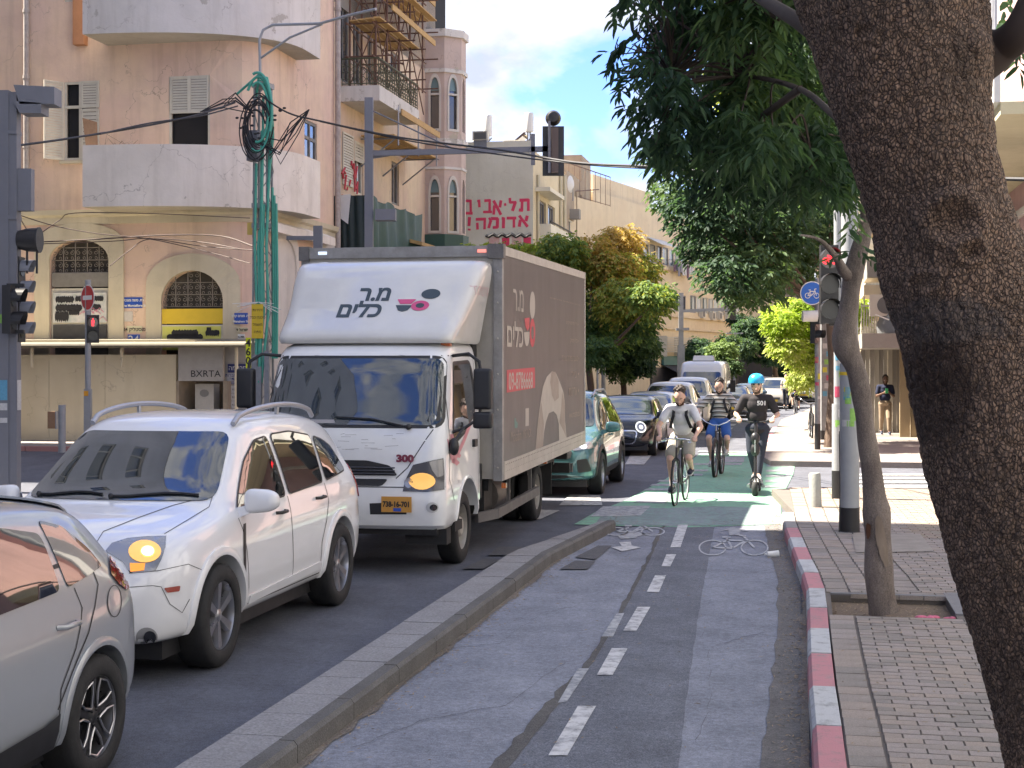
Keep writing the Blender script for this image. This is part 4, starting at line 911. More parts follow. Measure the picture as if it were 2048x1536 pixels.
for k in range(7):
 m_=MB();za=zz[2]-.06-k*.21;m_.box(LN(hs+.28,q0+.02,za-.19),LN(hs+.30,q1-.04,za));o1=m_.obj('letter_plate',NBm,nb);m_=MB();text_on(m_,'תבותכ רבד',.07,LN(hs+.276,(q0+q1)/2,za-.1),(1,0,0),(0,0,1));m_.obj('lettering',_M['ink_black'],o1)
S3=66.0;T3=-12.1;g3=at_st('apartment_building','pale cream building with red graffiti letters on its blank end wall','building',S3,T3,0);z3=g3.location.z
def L3(s,t,z):return(t-T3,s-S3,z-z3)
H3=onS(1000,288,S3)[1];sE=onT(1133,400,T3)[0]
PALE=plaster('pale_cream_render',(.74,.70,.58),.18,.25,(.62,.58,.46))
mb=MB();facade(mb,rect(-24,T3,-.6,H3),[],lambda x,z,d=0:L3(S3+d,x,z));mb.obj('end_wall',PALE,g3)
w3=[rT(1075,1092,402,452,T3),rT(1096,1110,412,455,T3),rT(1075,1110,560,620,T3)]
mb=MB();facade(mb,rect(S3,sE,-.6,H3-.3),[rect(*w)for w in w3],lambda x,z,d=0:L3(x,T3-d,z),.3);mb.obj('side_wall',plaster('cream_render_2',(.64,.55,.38),.25,.2),g3)
MB().box(L3(S3+.31,T3-.31,-.6),L3(sE,-24,H3-.35)).obj('core',GREYR,g3)
for w in w3:wframe(g3,w,lambda x,z,d=0:L3(x,T3-d,z),mat('grey_frame',(.2,.2,.22)),True,.08,.1,(.33,.66))
a=rT(1072,1148,452,480,T3+.6);m_=MB();a=(max(a[0],S3+1.2),a[1],a[2],a[3]);m_.box(L3(a[0],T3,a[3]-.9),L3(a[1],T3+.6,a[3]));m_.obj('balcony',PALE,g3);m_=MB();railrun(m_,L3(a[0],T3+.6,a[3]),L3(a[1],T3+.6,a[3]),0,.12,4,False);m_.obj('rail',IRON,g3)
for px in(1073,1118,1126):
 s_,z_=onT(px,350,T3);m_=MB();m_.cyl(L3(s_,T3+.08,3),L3(s_,T3+.08,z_),.07,6);m_.obj('downpipe',mat('beige_pipe',(.5,.45,.32),.7),g3)
m_=MB();s_=onT(1072,380,T3)[0];m_.box(L3(S3+.5,T3,onT(1090,400,T3)[1]+.12),L3(S3+4.5,T3+.7,onT(1090,400,T3)[1]+.3));m_.obj('ledge',PALE,g3)
RED=mat('red_paint',(.74,.05,.12),.6,0,.35,6,col2=(.55,.07,.13))
GL={'b':((.1,.9,.8,.9),(.75,.98,.75,.1),(0,.1,1,.1)),'y':((.3,.9,.68,.9),(.62,.98,.6,.5)),'a':((.08,.98,.92,.02),(.88,.98,.78,.5),(.22,.66,.1,.02)),'-':((.15,.5,.85,.5),),'l':((.18,1.3,.18,.8),(.12,.86,.9,.86),(.82,.92,.5,.0)),'t':((.08,.9,.9,.9),(.84,.98,.84,.02),(.3,.95,.3,.05),(.36,.09,.02,.09)),'h':((.02,.9,.95,.9),(.86,.98,.86,.02),(.2,.62,.2,.02)),'m':((.08,.98,.3,.6),(.26,.72,.06,.02),(.3,.88,.9,.86),(.86,.9,.86,.04),(.92,.1,.42,.1)),'v':((.3,.9,.68,.9),(.62,.98,.62,.02)),'d':((.0,.9,1,.9),(.76,.98,.76,.02)),'!':((.5,1.05,.5,.38),(.5,.14,.5,.0))}
def brush_row(row,seed):
 'wall lettering painted as broad brush strokes'
 r=random.Random(seed)
 for ch,xa,xb,ya,yb in row:
  t0,za=onS(xa,ya,S3);t1,zb=onS(xb,yb,S3);w=.125
  for i,(x0,y0,x1,y1)in enumerate(GL[ch]):
   p,q=[Vector((t0+(t1-t0)*x+r.uniform(-.015,.015),0,zb+(za-zb)*y+r.uniform(-.015,.015)))for x,y in((x0,y0),(x1,y1))];d=(q-p).normalized();n=Vector((-d.z,0,d.x))*w/2*r.uniform(.85,1.15);k=S3-.006-.002*i;m_=MB();m_.hexa([L3(k+e,v.x,v.z)for e,vs in((0,(p-n,q-n,q+n,p+n)),)for v in vs]+[L3(S3+.001,v.x,v.z)for v in(p-n,q-n,q+n,p+n)]);m_.obj('graffiti_stroke',RED,g3)
brush_row((('b',930,945,399,429),('y',950,964,399,430),('b',967,984,398,427),('a',985,1004,401,430),('-',1007,1014,402,416),('l',1017,1034,402,422),('t',1037,1060,398,422)),1)
brush_row((('!',934,943,436,461),('h',951,972,436,459),('m',976,998,435,457),('v',1000,1011,435,457),('d',1013,1033,434,456),('a',1036,1057,431,454)),2)
for i,(xa,xb,ya)in enumerate(((978,999,475),(1004,1019,476),(1024,1043,474),(1047,1062,475))):
 t0,za=onS(xa,ya,S3);t1,zb=onS(xb,520,S3);m_=MB();m_.quad(L3(S3-.011,t0,zb),L3(S3-.011,t1,zb),L3(S3-.011,t1,za),L3(S3-.011,t0,za));m_.obj('graffiti_block',RED if i%2 else mat('red_white_paint',(.66,.30,.27),.6,0,.9,4,col2=(.7,.6,.55)),g3)
m_=MB()
for i in range(18):t0,za=onS(972+i*5,471+3*math.sin(i*1.7),S3);t1,zb=onS(978+i*5,471+3*math.sin(i*1.7+1.7),S3);m_.tube([L3(S3-.02,t0,za),L3(S3-.02,t1,zb)],.07,5)
m_.obj('black_outline',PAINTB,g3)
MB().box(L3(S3,-24,H3),L3(S3+.25,T3,H3+.12)).obj('parapet_cap',PALE,g3)
for(px,yt,yb,lab)in((975,231,272,'white rooftop water tank nearest the turret'),(1058,226,264,'white rooftop water tank beside the mast signal head')):
 v=P(px,yb,69);t_=thing('water_heater',lab,'water tank',(v.x,v.y,H3-.3),-TH,'rooftop solar water heaters');h=(yb-yt)/FPX*69;zb=v.z-H3+.3
 MB().lathe([(.001,zb),(.2,zb),(.215,zb+.06),(.215,zb+h-.05),(.19,zb+h),(.001,zb+h)],16).obj('tank',mat('tank_white',(.66,.65,.62),.5,0,.2,5),t_,40)
 m_=MB();m_.bar((.1,0,0),(.05,0,zb),.06);m_.bar((-.1,0,0),(-.05,0,zb),.06);m_.bar((-.3,0,zb*.3),(.2,0,zb*.9),.05);m_.obj('stand',GALV,t_)
 m_=MB();m_.hexa([(-1.15,-.5,.1),(-.1,-.5,zb*.85),(-.1,.5,zb*.85),(-1.15,.5,.1),(-1.18,-.5,.18),(-.13,-.5,zb*.9+.05),(-.13,.5,zb*.9+.05),(-1.18,.5,.18)]);m_.obj('solar_panel',glassy('solar_panel',(.10,.07,.07),.1),t_)
for(px,yt,yb)in((960,262,280),(1048,282,296),(1022,280,292)):
 v=P(px,yb,67.5);t_=thing('air_conditioner',{960:'white rooftop air conditioner beside the water tank near the turret',1048:'white rooftop air conditioner nearest the mast signal head',1022:'low rooftop air conditioner between the water tanks'}[px],'air conditioner',v,-TH,'air conditioners on the roof');h=(yb-yt)/FPX*67
 m_=MB();m_.box((-.35,0,0),(.35,.3,h));m_.obj('casing',mat('ac_cream',(.55,.52,.45),.6),t_);m_=MB();m_.box((-.28,-.012,.04),(.28,0,h-.05));m_.obj('fan_grille',mat('ac_dark',(.12,.12,.12)),t_);MB().box((-.3,.05,-.5),(.3,.25,0)).obj('stand',GALV,t_)
dish=thing('satellite_dish','white satellite dish on the roof edge above the brown building','satellite dish',P(1146,368,72),0);m_=MB();m_.lathe([(0,0),(.15,.015),(.3,.06),(.42,.13)],18,'y');m_.xf(Matrix.Rotation(1.15,4,'Z'));m_.obj('reflector',_M['tank_white'],dish,60);MB().cyl((0,.1,-.1),(0,.1,-.8),.03,6).obj('mast',GALV,dish)
g5=at_st('apartment_building','weathered brown building between the graffiti wall and the long sandy block','building',sE,T3,0);z5=g5.location.z
def L5(s,t,z):return(t-T3,s-sE,z-z5)
s5=onT(1182,400,T3)[0];H5=onT(1140,345,T3)[1];BRN=plaster('brown_render',(.40,.33,.24),.5,.3,(.36,.28,.20),.2)
w5=[rT(1137,1150,440,480,T3),rT(1155,1166,450,500,T3)]
mb=MB();facade(mb,rect(sE,s5,-.6,H5),[rect(*w)for w in w5],lambda x,z,d=0:L5(x,T3-d,z),.2);mb.obj('wall',BRN,g5);MB().box(L5(sE,T3-.21,-.6),L5(s5,-24,H5-.01)).obj('core',BRN,g5)
for w in w5:wframe(g5,w,lambda x,z,d=0:L5(x,T3-d,z),WOODW,True,.1,.08)
for px in(1150,1160,1168):s_=onT(px,400,T3)[0];MB().box(L5(s_,T3,.5),L5(s_+.25,T3+.1,H5-.8)).obj('pilaster',BRN,g5)
MB().box(L5(s5-3.5,T3-4,H5),L5(s5,T3-.02,H5+1.5)).obj('roof_room',BRN,g5)
m_=MB();m_.box(L5(sE+1,T3,9.6),L5(sE+1.6,T3+.5,10.1));m_.obj('air_conditioner_box',GREYR,g5)
B0=Vector((4.6,85.0,0));BA=math.atan(.432);sn4,cs4=math.sin(BA),math.cos(BA)
g4=thing('apartment_building','long sandy block with ribbon windows and air conditioners behind the street trees','building',(B0.x,B0.y,gz(85)),-BA);z4=gz(85)
def on4(px,py):
 k=(px-CX)/FPX;D=(B0.x-.432*B0.y)/(k-.432);return((D-B0.y)/cs4,CAMH-(py-HY)*D/FPX)
def mp4(x,z,d=0):return(-d,x,z-z4)
SAND=plaster('sand_render',(.68,.57,.40),.28,.25,(.64,.52,.36));H4=on4(1299,416)[1]
def row4(x0,x1,yt,yb,n):
 (u0,z1),(u1,_)=on4(x0,yt),on4(x1,yt);z0=on4(x0,yb)[1];return[(u0+(u1-u0)*(i+.04)/n,u0+(u1-u0)*(i+.96)/n,z0,z1)for i in range(n)]
rows=row4(1258,1372,478,516,9)+row4(1378,1404,508,530,3)+row4(1345,1372,588,622,2)+row4(1380,1480,590,625,9)+row4(1300,1318,676,705,2)+row4(1376,1424,682,702,4)+row4(1228,1248,560,600,2)
u4e=on4(1500,600)[0]+18
mb=MB();facade(mb,rect(0,u4e,-1,H4),[rect(*w)for w in rows],mp4,.25);mb.obj('wall',SAND,g4);MB().box((-12,0,-1),(-.26,u4e,H4-z4-.01)).obj('core',SAND,g4)
rr=random.Random(6);CURT=[mat('shutter_white',(.60,.60,.57),.6,0,.3,6),GLB,mat('curtain_grey',(.30,.31,.31),.7,0,.4,8),GLS,mat('shutter_pale',(.52,.55,.52),.6,0,.3,5)]
for w in rows:
 x0,x1,z0,z1=w;m_=MB();fr=.07
 for a in((x0,x0+fr,z0,z1),(x1-fr,x1,z0,z1),(x0+fr,x1-fr,z0,z0+fr),(x0+fr,x1-fr,z1-fr,z1)):mbar(m_,mp4,*a,.02,.08)
 f=m_.obj('window',WOODW if rr.random()<.7 else _M['grey_frame'],g4)
 k=2 if x1-x0>.8 else 1
 for i in range(k):m_=MB();platep(m_,rect(x0+fr+(x1-x0-2*fr)*i/k,x0+fr+(x1-x0-2*fr)*(i+1)/k,z0+fr,z1-fr),mp4,.06+i*.03);m_.obj('pane',rr.choice(CURT),f)
for(px0,px1,y)in((1258,1405,520),(1340,1500,628),(1295,1500,650)):
 a,za=on4(px0,y);b,_=on4(px1,y);m_=MB();mbar(m_,mp4,a,b,za-.18,za,-.12,.0);m_.obj('ledge',SAND,g4)
m_=MB();a,za=on4(1294,478);b,_=on4(1330,490);m_.hexa([mp4(a,za-.35,-.9),mp4(b,za-.35,-.9),mp4(b,za+.1,0),mp4(a,za+.1,0),mp4(a,za-.3,-.9),mp4(b,za-.3,-.9),mp4(b,za+.15,0),mp4(a,za+.15,0)]);m_.obj('awning',CURT[0],g4)
for i,(px,py)in enumerate(((1352,534),(1366,540),(1376,534),(1420,632),(1434,632),(1452,632),(1468,630),(1400,628))):
 u,z=on4(px,py);t_=thing('air_conditioner',['leftmost','middle','rightmost'][i]+' of the three small air conditioners under the upper ribbon windows' if i<3 else['second from the left','third from the left','fourth from the left','rightmost','leftmost'][i-3]+' of the five air conditioners under the lower ribbon windows','air conditioner',g4.matrix_basis@Vector(mp4(u,z,-.02)),-BA,'air conditioners under the upper ribbon' if i<3 else 'air conditioners under the lower ribbon')
 MB().box((0,-.4,-.28),(.3,.4,.28)).obj('casing',_M['ac_cream'],t_);m_=MB();m_.box((.3,-.3,-.2),(.31,.15,.2));m_.obj('fan_grille',_M['ac_dark'],t_)
ld=thing('laundry','clothes drying on a line under the upper ribbon windows','laundry',g4.location,-BA);rr=random.Random(12)
LC_=[mat('cloth_%d'%i,c,.9)for i,c in enumerate(((.05,.05,.07),(.5,.5,.5),(.12,.06,.1),(.2,.2,.24)))]
for i in range(9):u,z=on4(1334+i*4.5,522+i*1.5);m_=MB();m_.box((.45,u,z-z4-rr.uniform(.5,.9)),(.47,u+.4,z-z4));m_.obj('garment',LC_[rr.randrange(4)],ld)
m_=MB();u0,z0=on4(1332,520);u1,z1=on4(1376,536);m_.tube([(.46,u0,z0-z4),(.46,u1,z0-z4)],.01,4);m_.bar((0,u0,z0-z4),(.5,u0,z0-z4),.03);m_.bar((0,u1,z0-z4),(.5,u1,z0-z4),.03);m_.obj('line',IRON,ld)
MB().box((-6,on4(1272,400)[0]-5.5,H4-z4),(-.8,on4(1292,400)[0]+3.2,H4-z4+1.25)).obj('roof_room',SAND,g4)
MB().box((-3.5,-7.5,-1),(1.2,0,H4-z4-1.0)).obj('stair_tower',SAND,g4)
m_=MB();railrun(m_,(1.1,-7.4,H4-z4-1.0),(1.1,-.1,H4-z4-1.0),0,1.7,9,False);m_.tube([(1.1,-7.3,H4-z4-.9),(1.1,-2,H4-z4-.2)],.03,5);m_.obj('railing',mat('brown_rail',(.16,.09,.06),.6),g4)
lp=thing('lamp_post','globe lamp on the roof terrace behind the railing','lamp',g4.matrix_basis@Vector((-.5,-2.5,H4-z4)),0);MB().cyl((0,0,-1),(0,0,1.1),.03,6).obj('pole',GALV,lp);MB().ball((0,0,1.25),.16).obj('globe',_M['tank_white'],lp,60)
m_=MB();a,za=on4(1318,672);b,zb=on4(1378,705);
for k in range(9):mbar(m_,mp4,a,b,zb+(za-zb)*k/9,zb+(za-zb)*(k+.45)/9,-.6,-.54)
for x in(a,(a+b)/2,b):mbar(m_,mp4,x-.05,x+.05,zb-.3,za,-.54,0)
m_.obj('slatted_screen',WOODW,g4)
a,za=on4(1300,735);b,zb=on4(1500,800);m_=MB();mbar(m_,mp4,a,b+6,-.5,za,-.06,.0);m_.obj('shop_front',mat('shop_dark',(.035,.035,.04),.6,0,.8,.8,col2=(.12,.10,.08)),g4)
for(x0,x1,y0,y1,m)in((1322,1352,712,730,'tealp'),(1355,1378,712,728,'tealp'),(1405,1440,700,720,'signw')):
 a,za=on4(x0,y0);b,zb=on4(x1,y1);m_=MB();mbar(m_,mp4,a,b,zb,za,-.2,-.06);m_.obj('shop_sign',mat('teal_sign',(.05,.16,.17),.5)if m=='tealp' else NBm,g4)
aw=thing('awning','black sagging shop awning behind the white van','awning',g4.location,-BA);m_=MB();a,za=on4(1322,728);b,zb=on4(1372,775)
for i in range(12):
 u0=a+(b-a)*i/12;u1=a+(b-a)*(i+1)/12;sg=lambda k:.5*math.sin(math.pi*k/12)
 m_.hexa([(0,u0,za-z4-.05),(0,u1,za-z4-.05),(2.2,u1,za-z4-1.1-sg(i+1)),(2.2,u0,za-z4-1.1-sg(i)),(0,u0,za-z4),(0,u1,za-z4),(2.2,u1,za-z4-1.05-sg(i+1)),(2.2,u0,za-z4-1.05-sg(i))])
m_.obj('cloth',mat('black_cloth',(.02,.02,.024),.8),aw)
def block(name,label,s0,s1,t0,t1,h,m,face,wins=None,gf=True,seed=1,wm=None,ww=1.1,wh=1.4,step=2.6,fl=3.3,bal=False):
 'box building with real window openings on the street face (R: face looks to -t, L: to +t, F: looks to -s)'
 t_=at_st(name,label,'building',s0,t0,0);zb=t_.location.z;r=random.Random(seed)
 Lx=lambda s,t,z:(t-t0,s-s0,z-zb)
 faces=[]
 if 'R' in face:faces.append((s0,s1,lambda x,z,d=0:Lx(x,t0+d,z)))
 if 'L' in face:faces.append((s0,s1,lambda x,z,d=0:Lx(x,t1-d,z)))
 if 'F' in face:faces.append((t0,t1,lambda x,z,d=0:Lx(s0+d,x,z)))
 for(a,b,mp_)in faces:
  hs_=[];z=fl+.9
  while z+wh<h-.5:
   x=a+.9
   while x+ww<b-.6:hs_.append((x,x+ww,z,z+wh));x+=step
   z+=fl
  shop=[]
  if gf:
   x=a+.6
   while x+2.4<b-.3:shop.append((x,x+2.3,.15,2.9));x+=3.0
  mb=MB();facade(mb,rect(a,b,-1,h),[rect(*w)for w in hs_+shop],mp_,.3);mb.obj('wall',m,t_)
  for w in hs_:wframe(t_,w,mp_,WOODW,True,.07,.1,(.5,))
  for w in shop:mb=MB();platep(mb,rect(*w),mp_,.25);mb.obj('shop_window',r.choice([GLS,_M['shop_dark'],mat('roller_shutter',(.28,.27,.25),.6,.2,.3,5)]),t_)
  if bal:
   z=fl+.5
   while z<h-2:mb=MB();mb.hexa([mp_(a+1,z,-1.1),mp_(b-1,z,-1.1),mp_(b-1,z,0),mp_(a+1,z,0),mp_(a+1,z+.35,-1.1),mp_(b-1,z+.35,-1.1),mp_(b-1,z+.35,0),mp_(a+1,z+.35,0)]);mb.obj('balcony',m,t_);z+=fl
 e=.31
 MB().box(Lx(s0+(e if 'F' in face else 0),t0+(e if 'R' in face else 0),-1),Lx(s1,t1-(e if 'L' in face else 0),h-.02)).obj('core',m,t_)
 MB().box(Lx(s0,t0,h),Lx(s1,t1,h+.15)).obj('roof',GREYR,t_);return t_
WH1=plaster('white_render',(.60,.57,.50),.3,.2);NEU=plaster('pale_grey_render',(.60,.62,.65),.3,.2);TAN=plaster('tan_render',(.50,.40,.27),.35,.2);GRB=plaster('grey_brown_render',(.33,.28,.23),.4,.2);PK3=plaster('right_pink_render',(.56,.37,.35),.25,.3)
block('apartment_building','brown block closing the view at the far end of the street',128,140,-26,6,9,GRB,'F',seed=3)
block('apartment_building','grey building behind the trees right of the far traffic',118,150,7,26,11,GRB,'FR',seed=4)
rb_=block('apartment_building','tan building with balconies and shops behind the man with the phone',43.0,62,3.2,16,12,TAN,'FR',seed=5,bal=True)
block('apartment_building','white building far along the right pavement behind the yellow-green tree',63,92,3.4,16,13,WH1,'FR',seed=6,bal=True)
block('apartment_building','tan building beyond the bicycles on the right pavement',93,116,3.6,16,10,TAN,'FR',seed=7)
nr=at_st('apartment_building','pink building with a white upper balcony right of the big tree trunk','building',31.5,4.0,0);nz_=nr.location.z
def LR(s,t,z):return(t-4.0,s-31.5,z-nz_)
MB().box(LR(31.5,4.6,-.3),LR(42.9,18,14)).obj('wall',PK3,nr)
MB().box(LR(31.45,4.5,5.3),LR(42.8,4.6,5.45)).obj('band',WTRIM,nr)
bs0=24.6
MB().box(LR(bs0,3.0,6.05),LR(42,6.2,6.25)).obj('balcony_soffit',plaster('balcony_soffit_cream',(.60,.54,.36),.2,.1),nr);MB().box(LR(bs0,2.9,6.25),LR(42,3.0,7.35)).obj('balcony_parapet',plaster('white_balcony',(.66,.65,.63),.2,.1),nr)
m_=MB()
for i in range(60):s_=bs0+.2+i*.17;m_.bar(LR(s_,2.95,7.35),LR(s_,2.95,9.0),.045)
m_.bar(LR(bs0,2.95,9.0),LR(36,2.95,9.0),.07);m_.obj('balcony_grille',mat('white_grille',(.5,.5,.52),.5),nr)
MB().box(LR(bs0+.1,6.2,-.2),LR(31.5,18,14)).obj('rear_wall',PK3,nr)
m_=MB();
for(px,ya)in((1990,445),):pass
wframe(nr,(31.9,33.4,2.9,4.6),lambda x,z,d=0:LR(x,4.58-d,z),WOODW)
cn=at_st('shop_canopy','concrete canopy slab on cream columns over the right pavement','canopy',43.0,3.2,0);kz=cn.location.z
za=onT(1745,668,2.4)[1];zb=onT(1745,697,2.4)[1]
def LK(s,t,z):return(t-3.2,s-43.0,z-kz)
z1_=P(1750,668,42).z;z0_=P(1750,697,42).z;xL=ST(P(1722,680,42))[1]
MB().box(LK(42.2,xL,z0_),LK(48,6,z1_)).obj('slab',CONCR,cn)
for i,px in enumerate((1800,1822)):v=ST(P(px,800,42.8));MB().box(LK(v[0],v[1],-.2),LK(v[0]+.3,v[1]+.28,z0_)).obj('column',plaster('column_cream',(.34,.27,.17),.3,.1),cn)
m_=MB();
for i in range(12):v=ST(P(1722+i*5.2,630,42.2));m_.tube([LK(v[0],v[1],z1_),LK(v[0]+.05,v[1]+.02,z1_+.9+.2*math.sin(i*2.1))],.02,4)
v0=ST(P(1722,630,42.2));v1=ST(P(1790,630,42.2));m_.bar(LK(v0[0],v0[1],z1_+.8),LK(v1[0],v1[1],z1_+.8),.05);m_.obj('railing',WOODW,cn)
for(a,b,y0,y1,m)in((1735,1790,520,555,CONCR),(1728,1762,570,590,SAND)):
 va=ST(P(a,530,44));vb=ST(P(b,530,44));MB().box(LK(va[0],va[1],P(1750,y1,44).z),LK(va[0]+3,va[1]+(b-a)/FPX*44,P(1750,y0,44).z)).obj('upper_slab',m,cn)
sh=at_st('sheet_panels','pale corrugated sheets standing behind the man with the phone','panels',43.0,3.2,0);rr=random.Random(3)
for i in range(9):v=ST(P(1722+i*9,780,46));MB().box(LK(v[0],v[1],-.2),LK(v[0]+.04,v[1]+.13,2.9-rr.uniform(0,.5))).obj('sheet',rr.choice([CONCR,GREYR,mat('pink_sheet',(.33,.19,.18),.7),mat('pale_sheet',(.40,.38,.33),.7)]),sh)
acu=thing('air_conditioner','white air conditioner hung over the canopy beside the big trunk','air conditioner',P(1770,625,41.5),-TH);MB().box((-.42,-.15,-.1),(.42,.15,.5)).obj('casing',_M['ac_cream'],acu);m_=MB();m_.prism(disc2(.02,.2,.24),(0,-.155,0),(1,0,0),(0,0,1),(0,-.01,0));m_.obj('fan_grille',_M['ac_dark'],acu)
sd2=thing('satellite_dish','grey satellite dish on the canopy edge beside the big trunk','satellite dish',P(1778,655,41.2),0);m_=MB();m_.lathe([(0,0),(.15,.015),(.3,.06),(.45,.14)],18,'y');m_.xf(Matrix.Rotation(-.7,4,'Z'));m_.obj('reflector',GALV,sd2,60);MB().cyl((0,.05,0),(0,.3,-.3),.02,6).obj('mast',GALV,sd2);MB().cyl((-.1,-.4,.2),(-.45,-.3,.35),.02,6).obj('feed_arm',WSG,sd2)
block('apartment_building','white building outside the frame on the near left corner',-60,19.4,-30,-13.0,21.5,NEU,'L',seed=8)
block('apartment_building','tall white block outside the frame across the side street',24.8,36,-36,-22.5,30,NEU,'L',seed=9,gf=False)  # added off-frame block, keeps the sun off the road past the lit strip
block('apartment_building','sandy building outside the frame on the near right corner',-60,20,7.5,22,13.5,NEU,'R',seed=10)
def paint(name,col,rough=.3,metal=0.0,dirty=.12):
 m=mat(name,col,rough,metal,dirty,2.5,col2=tuple(c*.72 for c in col),coat=.9);return m
TYRE=mat('tyre_rubber',(.016,.016,.017),.75,0,.4,14,.2,60)
ALLOY=mat('alloy',(.42,.42,.44),.28,.85,.15,5);ALLOYD=mat('alloy_dark',(.035,.035,.038),.35,.5,.2,5)
BLKP=mat('black_plastic',(.018,.018,.02),.5,0,.3,9);BLKG=glassy('gloss_black',(.01,.01,.012),.08)
CHR=mat('chrome',(.62,.62,.65),.12,1.0,0);DISCM=mat('brake_disc',(.16,.15,.14),.45,.8,.3,9)
WIN=glassy('car_glass',(.012,.014,.016),.03);WINS=glassy('windscreen_glass',(.020,.026,.030),.03)
def clearlens(name='lamp_lens',tint=(.9,.92,.95)):
 if name in _M:return _M[name]
 m=bpy.data.materials.new(name);m.use_nodes=True;nt=m.node_tree;N=nt.nodes;L=nt.links;b=N['Principled BSDF'];o=N['Material Output']
 tr=N.new('ShaderNodeBsdfTransparent');tr.inputs[0].default_value=(*tint,1);gl=N.new('ShaderNodeBsdfGlossy');gl.inputs[1].default_value=.03
 f=N.new('ShaderNodeFresnel');f.inputs[0].default_value=1.5;mx=N.new('ShaderNodeMixShader');L.new(f.outputs[0],mx.inputs[0]);L.new(tr.outputs[0],mx.inputs[1]);L.new(gl.outputs[0],mx.inputs[2]);L.new(mx.outputs[0],o.inputs[0]);N.remove(b)
 _M[name]=m;return m
LENS=clearlens();HLH=mat('headlamp_bowl',(.30,.30,.31),.25,.7,0);REDL=glassy('tail_lens',(.22,.008,.015),.08);AMB=mat('amber_lens',(.65,.16,.02),.25,0,0,coat=1)
WARM=mat('lamp_warm',(1.0,.52,.13),.3,0,0,emit=.12);_n=WARM.node_tree.nodes;_v=_n.new('ShaderNodeTexVoronoi');_v.inputs['Scale'].default_value=55;_r=_n.new('ShaderNodeMapRange');_r.inputs[3].default_value=.10;_r.inputs[4].default_value=.015;_r.inputs[2].default_value=.9;WARM.node_tree.links.new(_v.outputs['Distance'],_r.inputs[0]);WARM.node_tree.links.new(_r.outputs[0],_n['Principled BSDF'].inputs['Emission Strength'])
COOLL=mat('lamp_cool',(.80,.88,1.0),.4,0,0,emit=.16);RINGL=mat('lamp_ring',(.95,.97,.88),.4,0,0,emit=.10)
REDLT=mat('lamp_red',(1.0,.02,.03),.4,0,0,emit=.45)
BULB=mat('lamp_amber',(1.0,.32,.04),.4,0,0,emit=.07)
def loft_body(sp,sub=2):
 xs=sp['xs'];I=lambda k,x:float(np.interp(x,[a for a,_ in sp[k]],[b for _,b in sp[k]]));rings=[]
 for x in xs:
  zs,zb,zt=I('zs',x),I('belt',x),I('top',x);wM,wB,wR=I('wM',x),I('wB',x),I('wR',x);wS=wM*sp.get('ws',.93);cr=min(sp.get('crown',.05),max(.004,(zt-zb)*.5));zr=zt-cr;zb=min(zb,zr-.004)
  h=zb-zs
  r=[(0,zs),(wS*.6,zs),(wS,zs+.01),(wM*.985,zs+h*.14),(wM,zs+h*.38),(wM*.992,zs+h*.60),(wM*.988,zs+h*.82),(wB,zb),(wB+(wR-wB)*.36,zb+(zr-zb)*.42),(wB+(wR-wB)*.74,zb+(zr-zb)*.82),(wR,zr),(wR*.78,zr+cr*.6),(wR*.4,zt-cr*.08),(0,zt)]
  rings.append(r)
 n=len(rings[0]);v,f=[],[]
 full=2*(n-1)
 for x,r in zip(xs,rings):
  for(y,z)in r:v.append((x,y,z))
  for(y,z)in r[-2:0:-1]:v.append((x,-y,z))
 for i in range(len(xs)-1):
  for k in range(full):l=(k+1)%full;f.append((i*full+k,i*full+l,(i+1)*full+l,(i+1)*full+k))
 f.append(tuple(reversed(range(full))));f.append(tuple(range((len(xs)-1)*full,len(xs)*full)))
 me=bpy.data.meshes.new('b');me.from_pydata(v,[],f);bm=bmesh.new();bm.from_mesh(me);bmesh.ops.recalc_face_normals(bm,faces=bm.faces);bm.to_mesh(me);bm.free()
 return bake(me,[('SUBSURF',dict(levels=sub,render_levels=sub))])
def bake(me,mods,cutters=()):
 ob=bpy.data.objects.new('b',me);COL.objects.link(ob);cs=[]
 for t,kw in mods:
  m=ob.modifiers.new('m',t)
  for k,v in kw.items():setattr(m,k,v)
 for c in cutters:
  co=bpy.data.objects.new('c',c);COL.objects.link(co);cs.append(co);m=ob.modifiers.new('m','BOOLEAN');m.operation='DIFFERENCE';m.object=co;m.solver='EXACT'
 bpy.context.view_layer.update();out=bpy.data.meshes.new_from_object(ob.evaluated_get(bpy.context.evaluated_depsgraph_get()))
 bpy.data.objects.remove(ob);[bpy.data.objects.remove(c)for c in cs];return out
def bvh_of(me):
 me.calc_loop_triangles();return BVHTree.FromPolygons([v.co.copy()for v in me.vertices],[tuple(p.vertices)for p in me.polygons])
def cylmesh(c,axis_y0,axis_y1,r,n=40):
 mb=MB();mb.cyl((c[0],axis_y0,c[1]),(c[0],axis_y1,c[1]),r,n);return mb.mesh('c',[])
class Frame:
 'turns 2D coordinates into rays against a body'
 def __init__(s,kind,root=None,**k):s.kind=kind;s.k=k;s.inv=root.matrix_basis.inverted()if root else None
 def ray(s,a,b):
  if s.kind=='side':return Vector((a,3,b)),Vector((0,-1,0))
  if s.kind=='front':return Vector((6,a,b)),Vector((-1,0,0))
  if s.kind=='rear':return Vector((-9,a,b)),Vector((1,0,0))
  if s.kind=='top':return Vector((a,b,6)),Vector((0,0,-1))
  if s.kind=='diag':n=Vector(s.k['n']).normalized();ax=Vector((-n.y,n.x,0)).normalized();return Vector(s.k['o'])+ax*a+Vector((0,0,b))-n*3,n
  if s.kind=='cam':
   o=s.inv@Vector((0,0,CAMH));p=s.inv@P(a,b,10);return o,(p-o).normalized()
